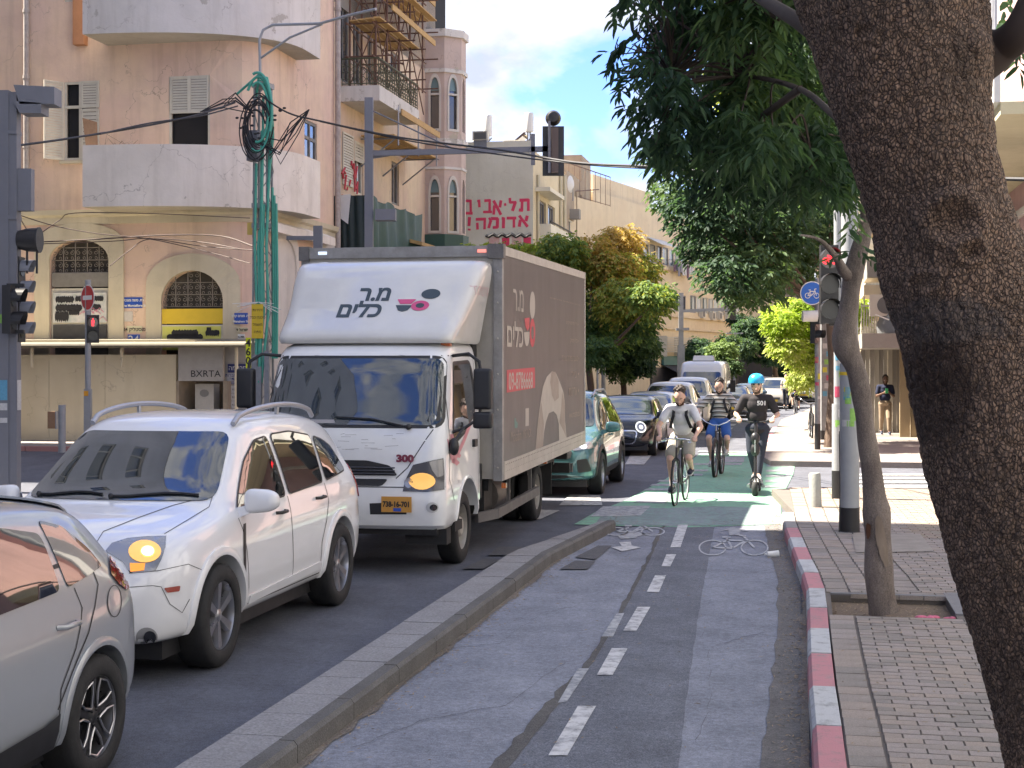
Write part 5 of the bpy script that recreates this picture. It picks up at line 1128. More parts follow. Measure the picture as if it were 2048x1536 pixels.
def resample(poly,h,closed=True):
 out=[];n=len(poly)
 for i in range(n if closed else n-1):
  a,b=poly[i],poly[(i+1)%n];d=math.hypot(b[0]-a[0],b[1]-a[1]);k=max(1,int(round(d/h)));out+=[(a[0]+(b[0]-a[0])*j/k,a[1]+(b[1]-a[1])*j/k)for j in range(k)]
 if not closed:out.append(poly[-1])
 return out
def roundpoly(poly,r,n=4):
 out=[];N_=len(poly)
 for i in range(N_):
  p0,p,p1=Vector(poly[i-1]),Vector(poly[i]),Vector(poly[(i+1)%N_]);a=(p0-p);b=(p1-p);k=min(r,a.length*.45,b.length*.45);A=p+a.normalized()*k;B=p+b.normalized()*k
  for j in range(n+1):t=j/n;q=A*(1-t)**2+p*2*t*(1-t)+B*t**2;out.append((q.x,q.y))
 return out
def patch(bvh,fr,poly,h,off=.004,skirt=.012,mirror=False,bulge=0.0):
 'a conforming panel laid on the body; returns a builder'
 b=resample(poly,h);xs=[p[0]for p in b];ys=[p[1]for p in b];ex=[]
 def inside(p):
  c=False;j=len(b)-1
  for i in range(len(b)):
   if(b[i][1]>p[1])!=(b[j][1]>p[1])and p[0]<(b[j][0]-b[i][0])*(p[1]-b[i][1])/(b[j][1]-b[i][1])+b[i][0]:c=not c
   j=i
  return c
 x=min(xs)+h/2
 while x<max(xs):
  y=min(ys)+h/2
  while y<max(ys):
   if inside((x,y))and min((x-p[0])**2+(y-p[1])**2 for p in b)>(h*.45)**2:ex.append((x,y))
   y+=h
  x+=h
 V,F=tri_holes(b,[],ex);mb=MB();last=None;hits=[]
 for v in V:
  o,d=fr.ray(v.x,v.y);p,nn,_,_=bvh.ray_cast(o,d)
  hits.append((p,nn,d))
 good=[h_[0]for h_ in hits if h_[0]is not None]
 if len(good)<3:return None
 cen=sum(good,Vector())/len(good);res=[]
 for v,(p,nn,d)in zip(V,hits):
  if p is None or(p-cen).length>1.6:
   o,dd=fr.ray(v.x,v.y);t=(cen-o).dot(dd);q=o+dd*t;p,nn,_,_=bvh.find_nearest(q);nn=nn
  if nn.dot(d)>0:nn=-nn
  dd=nn*.5-d*.5;res.append((p+dd.normalized()*off,dd))
 for p,dd in res:mb.v.append(tuple(p))
 for f in F:mb.f.append(tuple(f));mb.m.append(0)
 idx={};nb=len(b)
 keys=[(round(v.x,5),round(v.y,5))for v in V];lut={k:i for i,k in enumerate(keys)};loop=[lut.get((round(p[0],5),round(p[1],5)))for p in b]
 if all(i is not None for i in loop):
  base=len(mb.v)
  for i in loop:p,dd=res[i];mb.v.append(tuple(p-dd.normalized()*skirt))
  for i in range(nb):j=(i+1)%nb;mb.f.append((loop[i],loop[j],base+j,base+i));mb.m.append(0)
 if mirror:
  n=len(mb.v);mb.v+=[(x,-y,z)for x,y,z in mb.v];mb.f+=[tuple(reversed([n+i for i in f]))for f in mb.f];mb.m+=mb.m[:]
 return mb
def mirrored(mb):
 o=MB();o.v=[(x,-y,z)for x,y,z in mb.v];o.f=[tuple(reversed(f))for f in mb.f];o.m=mb.m[:];return o
def seam(bvh,fr,line,w,h,off=.0025):
 pts=resample(line,h,False);mb=MB();L_,R_=[],[]
 for i,p in enumerate(pts):
  a=pts[max(0,i-1)];b=pts[min(len(pts)-1,i+1)];d=math.hypot(b[0]-a[0],b[1]-a[1])or 1;nx,ny=-(b[1]-a[1])/d*w/2,(b[0]-a[0])/d*w/2;q=[]
  for sgn_ in(-1,1):
   o,dr=fr.ray(p[0]+nx*sgn_,p[1]+ny*sgn_);hh,nn,_,_=bvh.ray_cast(o,dr)
   if hh is None:q=None;break
   if nn.dot(dr)>0:nn=-nn
   q.append(hh+(nn-dr).normalized()*off)
  if q:L_.append(q[0]);R_.append(q[1])
  else:L_.append(None);R_.append(None)
 for i in range(len(L_)-1):
  if L_[i]is not None and L_[i+1]is not None and(L_[i]-L_[i+1]).length<.5:mb.quad(L_[i],L_[i+1],R_[i+1],R_[i])
 return mb
def wheel(par,x,y,r,w,kind,side=1,name='wheel',rimm=None,rimr=.66):
 'wheel as a part: tyre and rim are its sub-parts; the outer face looks to +y for side=1'
 wh=thing(name,None,None,(x,y,r));wh.parent=par
 if side<0:wh.scale=(1,-1,1)
 tw=w/2;ri=r*rimr
 MB().lathe([(ri,-tw),(r*.93,-tw),(r*.985,-tw*.8),(r,-tw*.45),(r,tw*.45),(r*.985,tw*.8),(r*.93,tw),(ri+.012,tw*1.02),(ri,tw*.92),(ri*.97,tw*.6),(ri*.97,-tw)],44,'y').obj('tyre',TYRE,wh,50)
 mb=MB();m2=MB();rm=rimm or ALLOY;yo=tw*.86
 mb.lathe([(ri*.96,-tw*.6),(ri*.93,yo*.5),(ri*.985,yo*1.02),(ri*1.0,yo),(ri*1.0,yo*.7)],44,'y')
 m2.lathe([(.001,yo*.05),(ri*.62,yo*.05),(ri*.62,-.02)],30,'y')
 def spoke(a,r0,r1,w0,w1,y0,y1,th=.03,m=mb):
  ca,sa=math.cos(a),math.sin(a);R=lambda rr,ww,yy:(rr*ca-ww*sa,yy,rr*sa+ww*ca)
  m.hexa([R(r0,-w0,y0-th),R(r0,w0,y0-th),R(r1,w1,y1-th),R(r1,-w1,y1-th),R(r0,-w0*.8,y0),R(r0,w0*.8,y0),R(r1,w1*.8,y1),R(r1,-w1*.8,y1)])
 if kind=='six':
  for k in range(6):a=math.pi/2+k*math.pi/3;spoke(a,ri*.16,ri*.95,ri*.10,ri*.17,yo*.82,yo*.93,.04)
  mb.lathe([(.001,yo*.9),(ri*.15,yo*.88),(ri*.23,yo*.74),(ri*.23,0)],20,'y')
 elif kind=='five':
  for k in range(5):
   a=math.pi/2+k*math.tau/5
   for sg in(-1,1):spoke(a+sg*.13,ri*.2,ri*.97,ri*.055,ri*.055,yo*.8,yo*.96,.035)
  mb.lathe([(.001,yo*.88),(ri*.13,yo*.86),(ri*.2,yo*.74),(ri*.2,0)],20,'y')
 elif kind=='loop':
  for k in range(5):
   a=math.pi/2+k*math.tau/5;pts=[]
   for(rr,da)in((.34,-.20),(.62,-.42),(.90,-.40),(.955,0),(.90,.40),(.62,.42),(.34,.20),(.27,0)):q=a+da+math.tau/10;pts.append((ri*rr*math.cos(q),yo*(.75+.2*rr),ri*rr*math.sin(q)))
   mb.tube(pts,ri*.035,6,closed=True)
  for k in range(5):spoke(math.pi/2+k*math.tau/5,ri*.15,ri*.96,ri*.12,ri*.10,yo*.72,yo*.86,.03,m2)
  m2.lathe([(.001,yo*.86),(ri*.12,yo*.84),(ri*.24,yo*.74),(ri*.24,0)],20,'y')
  for k in range(5):a=math.pi/2+k*math.tau/5+math.tau/10;m2.ball((ri*.19*math.cos(a),yo*.8,ri*.19*math.sin(a)),.011,6,4)
 elif kind=='steel':
  mb.lathe([(ri*.98,yo*.2),(ri*.88,-yo*.15),(ri*.6,-yo*.1),(ri*.5,yo*.25),(ri*.46,yo*.3),(ri*.44,yo*.75),(ri*.36,yo*.95),(ri*.2,yo*1.0),(.001,yo*1.0)],36,'y')
  for k in range(8):a=k*math.tau/8;m2.lathe([(.001,0),(ri*.085,0),(ri*.085,-.02)],10,'y',(ri*.73*math.cos(a),-yo*.085,ri*.73*math.sin(a)))
  for k in range(6):a=k*math.tau/6;mb.cyl((ri*.53*math.cos(a),yo*.2,ri*.53*math.sin(a)),(ri*.53*math.cos(a),yo*.42,ri*.53*math.sin(a)),.016,6)
 elif kind=='plain':
  for k in range(7):a=k*math.tau/7;spoke(a,ri*.1,ri*.96,ri*.1,ri*.09,yo*.8,yo*.9,.03)
 mb.obj('rim',rm,wh,35);m2.obj('brake_disc',ALLOYD if kind in('loop',)else DISCM if kind!='steel' else BLKP,wh,40)
 return wh
def arch_lip(bvh,cx,cz,r,w,m,par,name='wheel_arch',a0=-.12,a1=math.pi+.12,off=.012,n=26,mirror=True):
 fr=Frame('side');mb=MB();prev=None
 for i in range(n+1):
  a=a0+(a1-a0)*i/n;row=[]
  for rr,of in((r-.002,-.03),(r,off),(r+w*.5,off+.006),(r+w,off*.6),(r+w,-.01)):
   o,d=fr.ray(cx+rr*math.cos(a),cz+rr*math.sin(a));q=(cx+max(rr,r+.02)*math.cos(a),cz+max(rr,r+.02)*math.sin(a));o2,d2=fr.ray(*q);h,nn,_,_=bvh.ray_cast(o2,d2)
   if h is None:row=None;break
   row.append((o.x,h.y+of,o.z))
  if row and prev:
   for k in range(4):mb.quad(prev[k],row[k],row[k+1],prev[k+1])
  prev=row
 o=mb.obj(name,m,par,50)
 if mirror:mirrored(mb).obj(name,m,par,50)
 return o
def mirror_unit(par,x,y,z,m,s=1.0):
 for sg in(1,-1):
  mb=MB();n0=14;mb.ball((0,0,0),(1,1,1),18,12);e_=lambda c,k:math.copysign(abs(c)**.62,c)*k;mb.v=[(x+e_(p[0],.075*s)+(.02 if p[1]*sg<0 else 0),sg*(y+.13*s)+e_(p[1],.125*s),z+.03+e_(p[2],.085*s)*(1-.25*p[1]*sg))for p in mb.v];mb.hexa([(x-.02,sg*(y-.06),z-.10),(x+.06,sg*(y-.06),z-.10),(x+.05,sg*(y+.07),z-.05),(x-.02,sg*(y+.07),z-.05),(x-.02,sg*(y-.06),z-.02),(x+.05,sg*(y-.06),z-.02),(x+.04,sg*(y+.08),z+.01),(x-.02,sg*(y+.08),z+.01)]);o=mb.obj('wing_mirror',m,par,50)
  g=MB();g.prism(disc2(0,0,.1*s,.07*s,16),(x-.072*s,sg*(y+.12*s),z+.02),(0,1,0),(0,0,1),(.005,0,0));g.obj('mirror_glass',CHR,o)
def plate_obj(par,body,loc,ax,ay,w,h,col=(.62,.42,.04),tcol=None,ts=.085):
 ax=Vector(ax).normalized();ay=Vector(ay).normalized();n=ax.cross(ay);mb=MB();o=Vector(loc)
 mb.hexa([o-ax*w/2-ay*h/2-n*.006,o+ax*w/2-ay*h/2-n*.006,o+ax*w/2+ay*h/2-n*.006,o-ax*w/2+ay*h/2-n*.006,o-ax*w/2-ay*h/2+n*.004,o+ax*w/2-ay*h/2+n*.004,o+ax*w/2+ay*h/2+n*.004,o-ax*w/2+ay*h/2+n*.004])
 p=mb.obj('licence_plate',mat('plate_%02d'%int(col[1]*100),col,.5,0,.15,20),par)
 if body:t=MB();text_on(t,body,ts,o+n*.006,ax,ay,.003,.82);t.obj('lettering',mat('ink_black',(.02,.02,.02)),p)
 return p
def generic_car(name,label,s,t,spec,group=None,rz=0.0,detail=1,loc=None):
 root=thing(name,label,spec.get('cat','car'),loc if loc is not None else WG(s,t,.0),-math.pi/2-TH+rz,group)
 bpy.context.view_layer.update()
 me=loft_body(spec,2 if detail else 1);wx,r=spec['wx'],spec['wr_'];Wm=max(w for _,w in spec['wM']);Ra=r+spec.get('ag',.055)
 bv=bvh_of(me);cut=[cylmesh((x,r+.0),y0,y1,Ra)for x in wx for(y0,y1)in((Wm-.30,Wm+.3),(-Wm-.3,-Wm+.30))]
 body=bake(me,[],cut);body.materials.clear();body.materials.append(spec['paint']);body.shade_smooth();body.set_sharp_from_angle(angle=math.radians(38));body.name='body';body.validate()
 b=link('body',body,root);fs,ff=Frame('side'),Frame('front');root_bv=bv
 for i,poly in enumerate(spec.get('side_windows',())):
  p=patch(bv,fs,roundpoly(poly,.05),.06 if detail else .12,.008)
  if p:p.obj('side_window',spec.get('glass',WIN),root,40);mirrored(p).obj('side_window',spec.get('glass',WIN),root,40)
 if 'windscreen' in spec:
  p=patch(bv,ff,roundpoly(spec['windscreen'],.09),.06 if detail else .12,.010);p.obj('windscreen',WINS,root,40)
 if 'rear_window' in spec:p=patch(bv,Frame('rear'),roundpoly(spec['rear_window'],.08),.14,.005);p and p.obj('rear_window',WIN,root,40)
 for sx_ in(1,-1):
  for x in wx:wheel(root,x,(Wm-.115)*sx_,r,spec.get('tw',.21),spec.get('rim','five'),sx_,rimm=spec.get('rimm'))
 MB().box((min(wx)-.6,-Wm*.8,.16),(max(wx)+.6,Wm*.8,.3)).obj('underbody',BLKP,root)
 if 'clad' in spec:
  for x in wx:arch_lip(bv,x,r,Ra,.075,BLKP,root)
 for nm,fr,poly,m,h,off,mir in spec.get('patches',()):
  p=patch(bv,{'side':fs,'front':ff,'rear':Frame('rear'),'top':Frame('top')}.get(fr)if isinstance(fr,str)else Frame('diag',n=fr[0],o=fr[1]),poly,h,off)
  if p is None:continue
  p.obj(nm,m,root,45)
  if mir:mirrored(p).obj(nm,m,root,45)
 if detail:
  for x in spec.get('seams',()):
   sm=seam(bv,fs,x,.010,.1);sm.v and sm.obj('door_gap',BLKP,root);sm.v and mirrored(sm).obj('door_gap',BLKP,root)
  if 'handles' in spec:
   for(hx,hz)in spec['handles']:
    h_,n_,_,_=bv.ray_cast(Vector((hx,3,hz)),Vector((0,-1,0)))
    for sg in(1,-1):m_=MB();m_.tube([(hx-.10,sg*(h_.y-.005),hz),(hx-.08,sg*(h_.y+.03),hz),(hx+.06,sg*(h_.y+.034),hz),(hx+.09,sg*(h_.y-.005),hz)],.014,6);m_.obj('door_handle',spec.get('handle_m',BLKP),root,60)
 if 'mirror' in spec:mirror_unit(root,*spec['mirror'],spec.get('mirror_m',spec['paint']))
 return root,bv
def smoothstep_xs(a,b,n):return[a+(b-a)*i/n for i in range(n+1)]
WHT=paint('white_paint',(.74,.74,.75),.32)
suv=dict(paint=WHT,xs=[-2.29,-2.27,-2.22,-2.12,-1.98,-1.85,-1.7,-1.45,-1.2,-.95,-.6,-.2,.1,.3,.45,.62,.82,1.0,1.15,1.28,1.5,1.75,1.95,2.08,2.18,2.24,2.27,2.285],top=[(-2.29,.62),(-2.27,.82),(-2.24,1.0),(-2.12,1.16),(-1.98,1.42),(-1.85,1.56),(-1.6,1.67),(-1.0,1.73),(-.3,1.75),(.1,1.735),(.36,1.69),(.5,1.61),(1.0,1.235),(1.17,1.135),(1.28,1.11),(1.6,1.065),(1.9,1.0),(2.05,.95),(2.15,.89),(2.22,.80),(2.26,.68),(2.285,.56)],belt=[(-2.29,.56),(-2.24,.9),(-2.1,1.1),(-1.85,1.15),(-1,1.10),(0,1.06),(1.0,1.03),(1.2,1.02),(1.7,.96),(2.0,.90),(2.15,.82),(2.25,.68),(2.285,.52)],zs=[(-2.29,.42),(-2.2,.34),(-1.8,.28),(-.9,.26),(.9,.26),(1.8,.26),(2.15,.27),(2.25,.33),(2.285,.40)],wM=[(-2.29,.62),(-2.25,.74),(-2.15,.84),(-1.9,.905),(-1.3,.925),(1.3,.925),(1.75,.905),(1.98,.86),(2.12,.79),(2.22,.66),(2.27,.52),(2.285,.42)],wB=[(-2.29,.60),(-2.2,.74),(-2.0,.82),(-1.5,.87),(0,.885),(1.0,.87),(1.4,.86),(1.8,.82),(2.05,.74),(2.2,.58),(2.285,.38)],wR=[(-2.29,.5),(-2.15,.64),(-1.98,.60),(-1.7,.62),(-1,.645),(0,.645),(.4,.62),(.8,.68),(1.15,.76),(1.4,.72),(1.8,.66),(2.05,.56),(2.2,.42),(2.285,.3)],crown=.055,wx=(1.37,-1.335),wr_=.362,ag=.06,tw=.235,rim='six',side_windows=[[(.93,1.055),(-.02,1.085),(-.02,1.54),(.22,1.52),(.5,1.38)],[(-.12,1.09),(-.96,1.12),(-1.02,1.50),(-.55,1.555),(-.12,1.55)],[(-1.06,1.125),(-1.66,1.17),(-1.52,1.38),(-1.33,1.45),(-1.11,1.49)]],windscreen=[(-.74,1.135),(.74,1.135),(.60,1.60),(-.60,1.60)],rear_window=[(-.62,1.18),(.62,1.18),(.5,1.5),(-.5,1.5)],seams=[[(.97,1.0),(.90,.75),(.86,.4)],[(-.07,1.07),(-.09,.4)],[(-1.0,1.10),(-1.02,.95),(-.93,.78),(-.80,.62),(-.78,.42)],[(.86,.36),(-.8,.36)]],handles=[(.15,.965),(-.80,.995)],mirror=(.88,.90,1.09))
SUV,sbv=generic_car('white_crossover','white crossover with roof rails and one glowing yellow headlamp in front of the truck',11.2,-4.93,suv)
fc=Frame('cam',SUV)
def campatch(root,bv,fr,name,pix,m,hpx,off=.006,rnd_=0,mir=False,parent=None,skirt=.012):
 poly=roundpoly(pix,rnd_)if rnd_ else pix
 p=patch(bv,fr,poly,hpx,off,skirt)
 if p is None:return None
 o=p.obj(name,m,parent or root,45)
 if mir:mirrored(p).obj(name,m,parent or root,45)
 return o
def z5(*p):return[(x/2.032,780+y/2.032)for x,y in p]
hl=campatch(SUV,sbv,fc,'headlight',z5((428,655),(455,622),(520,602),(600,595),(676,593),(672,640),(655,690),(632,735),(528,745),(500,700),(450,668)),HLH,9,.006,0,True)
campatch(SUV,sbv,fc,'lamp',z5(*[(588+66*math.cos(a),657+45*math.sin(a))for a in[i*.3 for i in range(21)]]),WARM,8,.012,0,False,hl)
campatch(SUV,sbv,fc,'indicator',z5((528,705),(590,705),(585,733),(530,740)),BULB,8,.012,0,False,hl)
campatch(SUV,sbv,fc,'side_marker',z5((665,805),(732,795),(728,818),(678,824)),mat('red_reflector',(.30,.035,.02),.3,0,0,coat=1),8,.008,3,True)
campatch(SUV,sbv,fc,'fog_recess',z5(*[(596+44*math.cos(a),1005+40*math.sin(a))for a in[i*.3 for i in range(21)]]),mat('grey_trim',(.25,.25,.26),.5),9,.003,0,True)
campatch(SUV,sbv,fc,'fog_lamp',z5(*[(608+25*math.cos(a),1005+26*math.sin(a))for a in[i*.3 for i in range(21)]]),BLKG,9,.009,0,True)
for ln in(z5((380,640),(420,575),(560,520),(700,470),(870,425)),z5((866,425),(850,475),(760,530),(668,585)),z5((524,745),(640,735),(765,708),(830,735)),z5((520,802),(620,795),(655,800),(690,870),(740,905),(770,850)),z5((992,545),(990,640),(992,760))):
 sm=seam(sbv,fc,ln,1.3,8);sm.v and sm.obj('panel_gap',BLKP,SUV)
campatch(SUV,sbv,fc,'side_vent',z5((988,545),(999,540),(1000,760),(990,765)),BLKP,9,.004,0,True)
for sg in(1,-1):
 m_=MB();m_.tube([(.34-1.86*k/20,sg*(.585+.03*math.sin(math.pi*k/20)),1.655+.125*math.sin(math.pi*k/20)**.45)for k in range(21)],[.022]*21,8);m_.tube([(-.55,sg*.61,1.70),(-.55,sg*.615,1.775)],.02,6);m_.obj('roof_rail',mat('satin_rail',(.40,.41,.44),.35,.6,.2,6),SUV,60)
arch_lip(sbv,1.37,.362,.422,.06,WHT,SUV,off=.02);arch_lip(sbv,-1.335,.362,.422,.06,WHT,SUV,off=.02)
for poly in([(.84,.36),(-.78,.40),(-.78,.46),(.84,.42)],):
 p=patch(sbv,Frame('side'),poly,.12,.014);p.obj('side_moulding',WHT,SUV,40);mirrored(p).obj('side_moulding',WHT,SUV,40)
for(y0,y1,yy)in((.62,-.02,0),(-.1,-.62,0)):
 m_=MB();pts=[]
 for k in range(6):
  y=y0+(y1-y0)*k/5;h_,_,_,_=sbv.ray_cast(Vector((6,y,1.165+.012*math.sin(k))),Vector((-1,0,0)));pts.append(h_+Vector((.02,0,.01)))
 m_.tube(pts,.010,5);m_.ball(pts[-1],.022,8,5);m_.obj('wiper',BLKP,SUV)
p=patch(sbv,Frame('front'),roundpoly([(-.45,.62),(.45,.62),(.40,.76),(-.40,.76)],.03),.1,.006);p.obj('grille',BLKP,SUV,40)
p=patch(sbv,Frame('front'),roundpoly([(-.5,.36),(.5,.36),(.5,.47),(-.5,.47)],.03),.1,.006);p.obj('lower_grille',BLKP,SUV,40)
tl=patch(sbv,Frame('diag',n=(.72,-.7,0),o=(-2.1,.8,0)),roundpoly([(-.13,.86),(.12,.90),(.10,1.18),(-.04,1.24)],.04),.06,.012);tl.obj('tail_light',REDL,SUV,45);mirrored(tl).obj('tail_light',REDL,SUV,45)
for i in(0,1,2):
 poly=roundpoly(suv['side_windows'][i],.05);c=sum((Vector(p)for p in poly),Vector((0,0)))/len(poly);sm=seam(sbv,Frame('side'),[tuple(c+(Vector(p)-c)*1.012)for p in poly]+[tuple(c+(Vector(poly[0])-c)*1.012)],.022,.08,.007);sm.obj('window_seal',BLKP,SUV);mirrored(sm).obj('window_seal',BLKP,SUV)
SILV=paint('silver_paint',(.33,.35,.375),.32,.35)
hat=dict(paint=SILV,xs=[-2.0,-1.985,-1.95,-1.88,-1.78,-1.66,-1.5,-1.3,-1.0,-.6,-.2,.1,.3,.5,.7,.95,1.15,1.35,1.6,1.8,1.92,1.99,2.02],top=[(-2.0,.60),(-1.985,.75),(-1.96,.93),(-1.90,1.04),(-1.80,1.16),(-1.66,1.345),(-1.60,1.385),(-1.3,1.425),(-.8,1.462),(-.3,1.47),(.1,1.445),(.35,1.38),(1.0,1.02),(1.2,.96),(1.6,.88),(1.85,.78),(1.97,.64),(2.02,.5)],belt=[(-2.0,.55),(-1.95,.86),(-1.8,1.0),(-1.5,1.02),(-1,.98),(0,.93),(.9,.90),(1.3,.86),(1.8,.74),(1.98,.58),(2.02,.45)],zs=[(-2.0,.40),(-1.93,.30),(-1.5,.22),(0,.19),(1.5,.20),(1.9,.22),(2.02,.34)],wM=[(-2.0,.58),(-1.97,.68),(-1.9,.76),(-1.75,.825),(-1.4,.865),(1.2,.865),(1.6,.83),(1.85,.74),(1.97,.6),(2.02,.45)],wB=[(-2.0,.56),(-1.9,.71),(-1.7,.76),(-1.3,.80),(0,.82),(1,.80),(1.5,.76),(1.85,.64),(2.02,.4)],wR=[(-2.0,.45),(-1.88,.60),(-1.66,.53),(-1.4,.56),(-.8,.585),(0,.59),(.3,.58),(.7,.64),(1.05,.70),(1.5,.62),(1.85,.5),(2.02,.3)],crown=.045,wx=(1.285,-1.285),wr_=.318,ag=.045,tw=.205,rim='loop',side_windows=[[(.85,.945),(-.02,.965),(-.02,1.33),(.15,1.33),(.45,1.2)],[(-.10,.97),(-.98,1.005),(-1.02,1.28),(-.6,1.36),(-.10,1.35)]],windscreen=[(-.66,1.02),(.66,1.02),(.55,1.38),(-.55,1.38)],rear_window=[(-.58,1.06),(.58,1.06),(.46,1.32),(-.46,1.32)],seams=[[(-.06,.95),(-.07,.26)],[(-1.12,1.0),(-1.13,.9),(-1.02,.72),(-.86,.55),(-.84,.28)]],handles=[(-.95,.845),(.0,.82)],handle_m=SILV,mirror=(.82,.80,.98),patches=[('quarter_panel','side',roundpoly([(-1.06,1.01),(-1.50,1.06),(-1.44,1.16),(-1.28,1.29),(-1.08,1.34)],.03),BLKG,.08,.006,True),('spoiler','top',roundpoly([(-1.40,-.50),(-1.76,-.46),(-1.76,.46),(-1.40,.50)],.05),SILV,.1,.025,False)])
HAT,hbv=generic_car('silver_hatchback','silver hatchback cut off by the corner with dark looped alloy wheel',5.78,-4.40,hat)
fh=Frame('cam',HAT)
campatch(HAT,hbv,fh,'tail_light',z5((440,676),(470,674),(505,690),(522,728),(522,780),(516,815),(480,790),(448,748),(442,700)),REDL,8,.012,0,True)
fl_=campatch(HAT,hbv,fh,'fuel_cap',z5(*[(464+28*math.cos(a),858+64*math.sin(a))for a in[i*.3 for i in range(21)]]),SILV,9,.0025,0,False)
ring=z5(*[(464+28*math.cos(a),858+64*math.sin(a))for a in[i*math.tau/24 for i in range(25)]]);sm=seam(hbv,fh,ring,1.6,6,.004);sm.v and sm.obj('panel_gap',BLKP,HAT)
for ln in(z5((318,698),(380,742),(398,790),(385,880),(360,985),(300,1130),(235,1300)),z5((0,808),(150,745),(300,690))):
 sm=seam(hbv,fh,ln,2.4 if ln[0][0]>100 else 9,8);sm.v and sm.obj('panel_gap',BLKP,HAT)
p=patch(hbv,Frame('side'),[(-.84,.27),(.8,.24),(.8,.33),(-.70,.41),(-.84,.44)],.1,.014);p.obj('side_moulding',BLKP,HAT,40);mirrored(p).obj('side_moulding',BLKP,HAT,40)
arch_lip(hbv,-1.285,.318,.363,.045,SILV,HAT,off=.012);arch_lip(hbv,1.285,.318,.363,.045,SILV,HAT,off=.012)
def scaled(sp,L,Wd,H,**kw):
 'a variant of a body: stretched in length, width and height'
 a,b,c=L,Wd,H;o=dict(sp)
 o['xs']=[x*a for x in sp['xs']]
 for k in('top','belt','zs'):o[k]=[(x*a,z*c)for x,z in sp[k]]
 for k in('wM','wB','wR'):o[k]=[(x*a,w*b)for x,w in sp[k]]
 o['side_windows']=[[(x*a,z*c)for x,z in p]for p in sp['side_windows']];o['windscreen']=[(y*b,z*c)for y,z in sp['windscreen']]
 if 'rear_window' in sp:o['rear_window']=[(y*b,z*c)for y,z in sp['rear_window']]
 o['wx']=tuple(x*a for x in sp['wx']);o['seams']=[[(x*a,z*c)for x,z in p]for p in sp.get('seams',())];o['handles']=[(x*a,z*c)for x,z in sp.get('handles',())];m=sp['mirror'];o['mirror']=(m[0]*a,m[1]*b,m[2]*c);o['patches']=[]
 o.update(kw);return o
def front_kit(root,bv,spec,hl_poly,grille_poly,lamp=COOLL,lampr=.035,plate='',gm=BLKP,lower=True):
 xm=max(spec['xs']);Wm=max(w for _,w in spec['wM']);f=Frame('diag',n=(-.85,-.53,0),o=(xm-.15,Wm*.75,0))
 p=patch(bv,f,roundpoly(hl_poly,.03),.06,.008)
 if p:
  h=p.obj('headlight',HLH,root,45);h2=mirrored(p).obj('headlight',HLH,root,45);c=sum((Vector(q)for q in hl_poly),Vector((0,0)))/len(hl_poly)
  for hh,mm in((h,0),(h2,1)):
   q=patch(bv,f,disc2(c.x,c.y,lampr*1.5,lampr),.04,.016)
   if q:(mirrored(q)if mm else q).obj('lamp',lamp,hh,45)
 p=patch(bv,Frame('front'),roundpoly(grille_poly,.03),.1,.007);p and p.obj('grille',gm,root,45)
 if lower:p=patch(bv,Frame('front'),roundpoly([(-.5,.26),(.5,.26),(.46,.36),(-.46,.36)],.03),.1,.007);p and p.obj('lower_grille',BLKP,root,45)
 h_,_,_,_=bv.ray_cast(Vector((6,0,.46)),Vector((-1,0,0)))
 if h_:plate_obj(root,plate,(h_.x+.015,0,.46),(0,1,0),(0,0,1),.50,.11,ts=.09)
TEAL=paint('teal_paint',(.065,.165,.175),.25,.3)
tsp=scaled(suv,.955,.98,.955,paint=TEAL,rim='five',wr_=.34,ag=.06,clad=1,handle_m=TEAL)
TL,tbv=generic_car('teal_crossover','teal crossover with black wheel-arch cladding behind the truck',25.3,-4.15,tsp)
front_kit(TL,tbv,tsp,[(-.24,.78),(.16,.74),(.18,.84),(-.2,.88)],[(-.5,.62),(.5,.62),(.52,.74),(-.52,.74)],lampr=.04)
for sg in(1,-1):m_=MB();m_.tube([(.32,sg*.59,1.57),(.1,sg*.61,1.66),(-.9,sg*.61,1.66),(-1.4,sg*.59,1.58)],.02,8);m_.obj('roof_rail',_M['satin_rail'],TL,60)
p=patch(tbv,Frame('side'),[(.80,.25),(-.72,.25),(-.72,.40),(.80,.40)],.1,.012);p.obj('sill_cladding',BLKP,TL,40)
p=patch(tbv,Frame('diag',n=(-.8,-.6,0),o=(2.0,.7,0)),roundpoly([(-.12,.42),(.14,.40),(.16,.60),(-.02,.62)],.03),.06,.008);p.obj('fog_surround',BLKP,TL,45);mirrored(p).obj('fog_surround',BLKP,TL,45)
p=patch(tbv,Frame('front'),[(-.7,.22),(.7,.22),(.7,.34),(-.7,.34)],.1,.01);p and p.obj('bumper_cladding',BLKP,TL,45)
BLKC=paint('black_paint',(.008,.009,.014),.22,0,.25);BLKC.node_tree.nodes['Principled BSDF'].inputs['Coat Weight'].default_value=.35
mini=scaled(hat,.95,1.0,.965,paint=BLKC,rim='five',wr_=.31,top=[(-1.9,.60),(-1.87,.80),(-1.82,1.0),(-1.72,1.2),(-1.62,1.34),(-1.4,1.385),(-.5,1.42),(0,1.415),(.25,1.385),(.42,1.30),(.86,1.0),(1.0,.96),(1.4,.92),(1.7,.86),(1.82,.74),(1.9,.55)],belt=[(-1.9,.55),(-1.8,.9),(0,.93),(.9,.91),(1.5,.85),(1.8,.70),(1.9,.48)],wR=[(-1.9,.5),(-1.7,.6),(-.8,.61),(.2,.61),(.6,.66),(1.0,.72),(1.5,.66),(1.8,.5),(1.9,.3)],windscreen=[(-.68,.98),(.68,.98),(.57,1.345),(-.57,1.345)])
MN,mbv=generic_car('black_hatchback','black small hatchback with glowing ring headlamps behind the teal crossover',36.6,-4.35,mini)
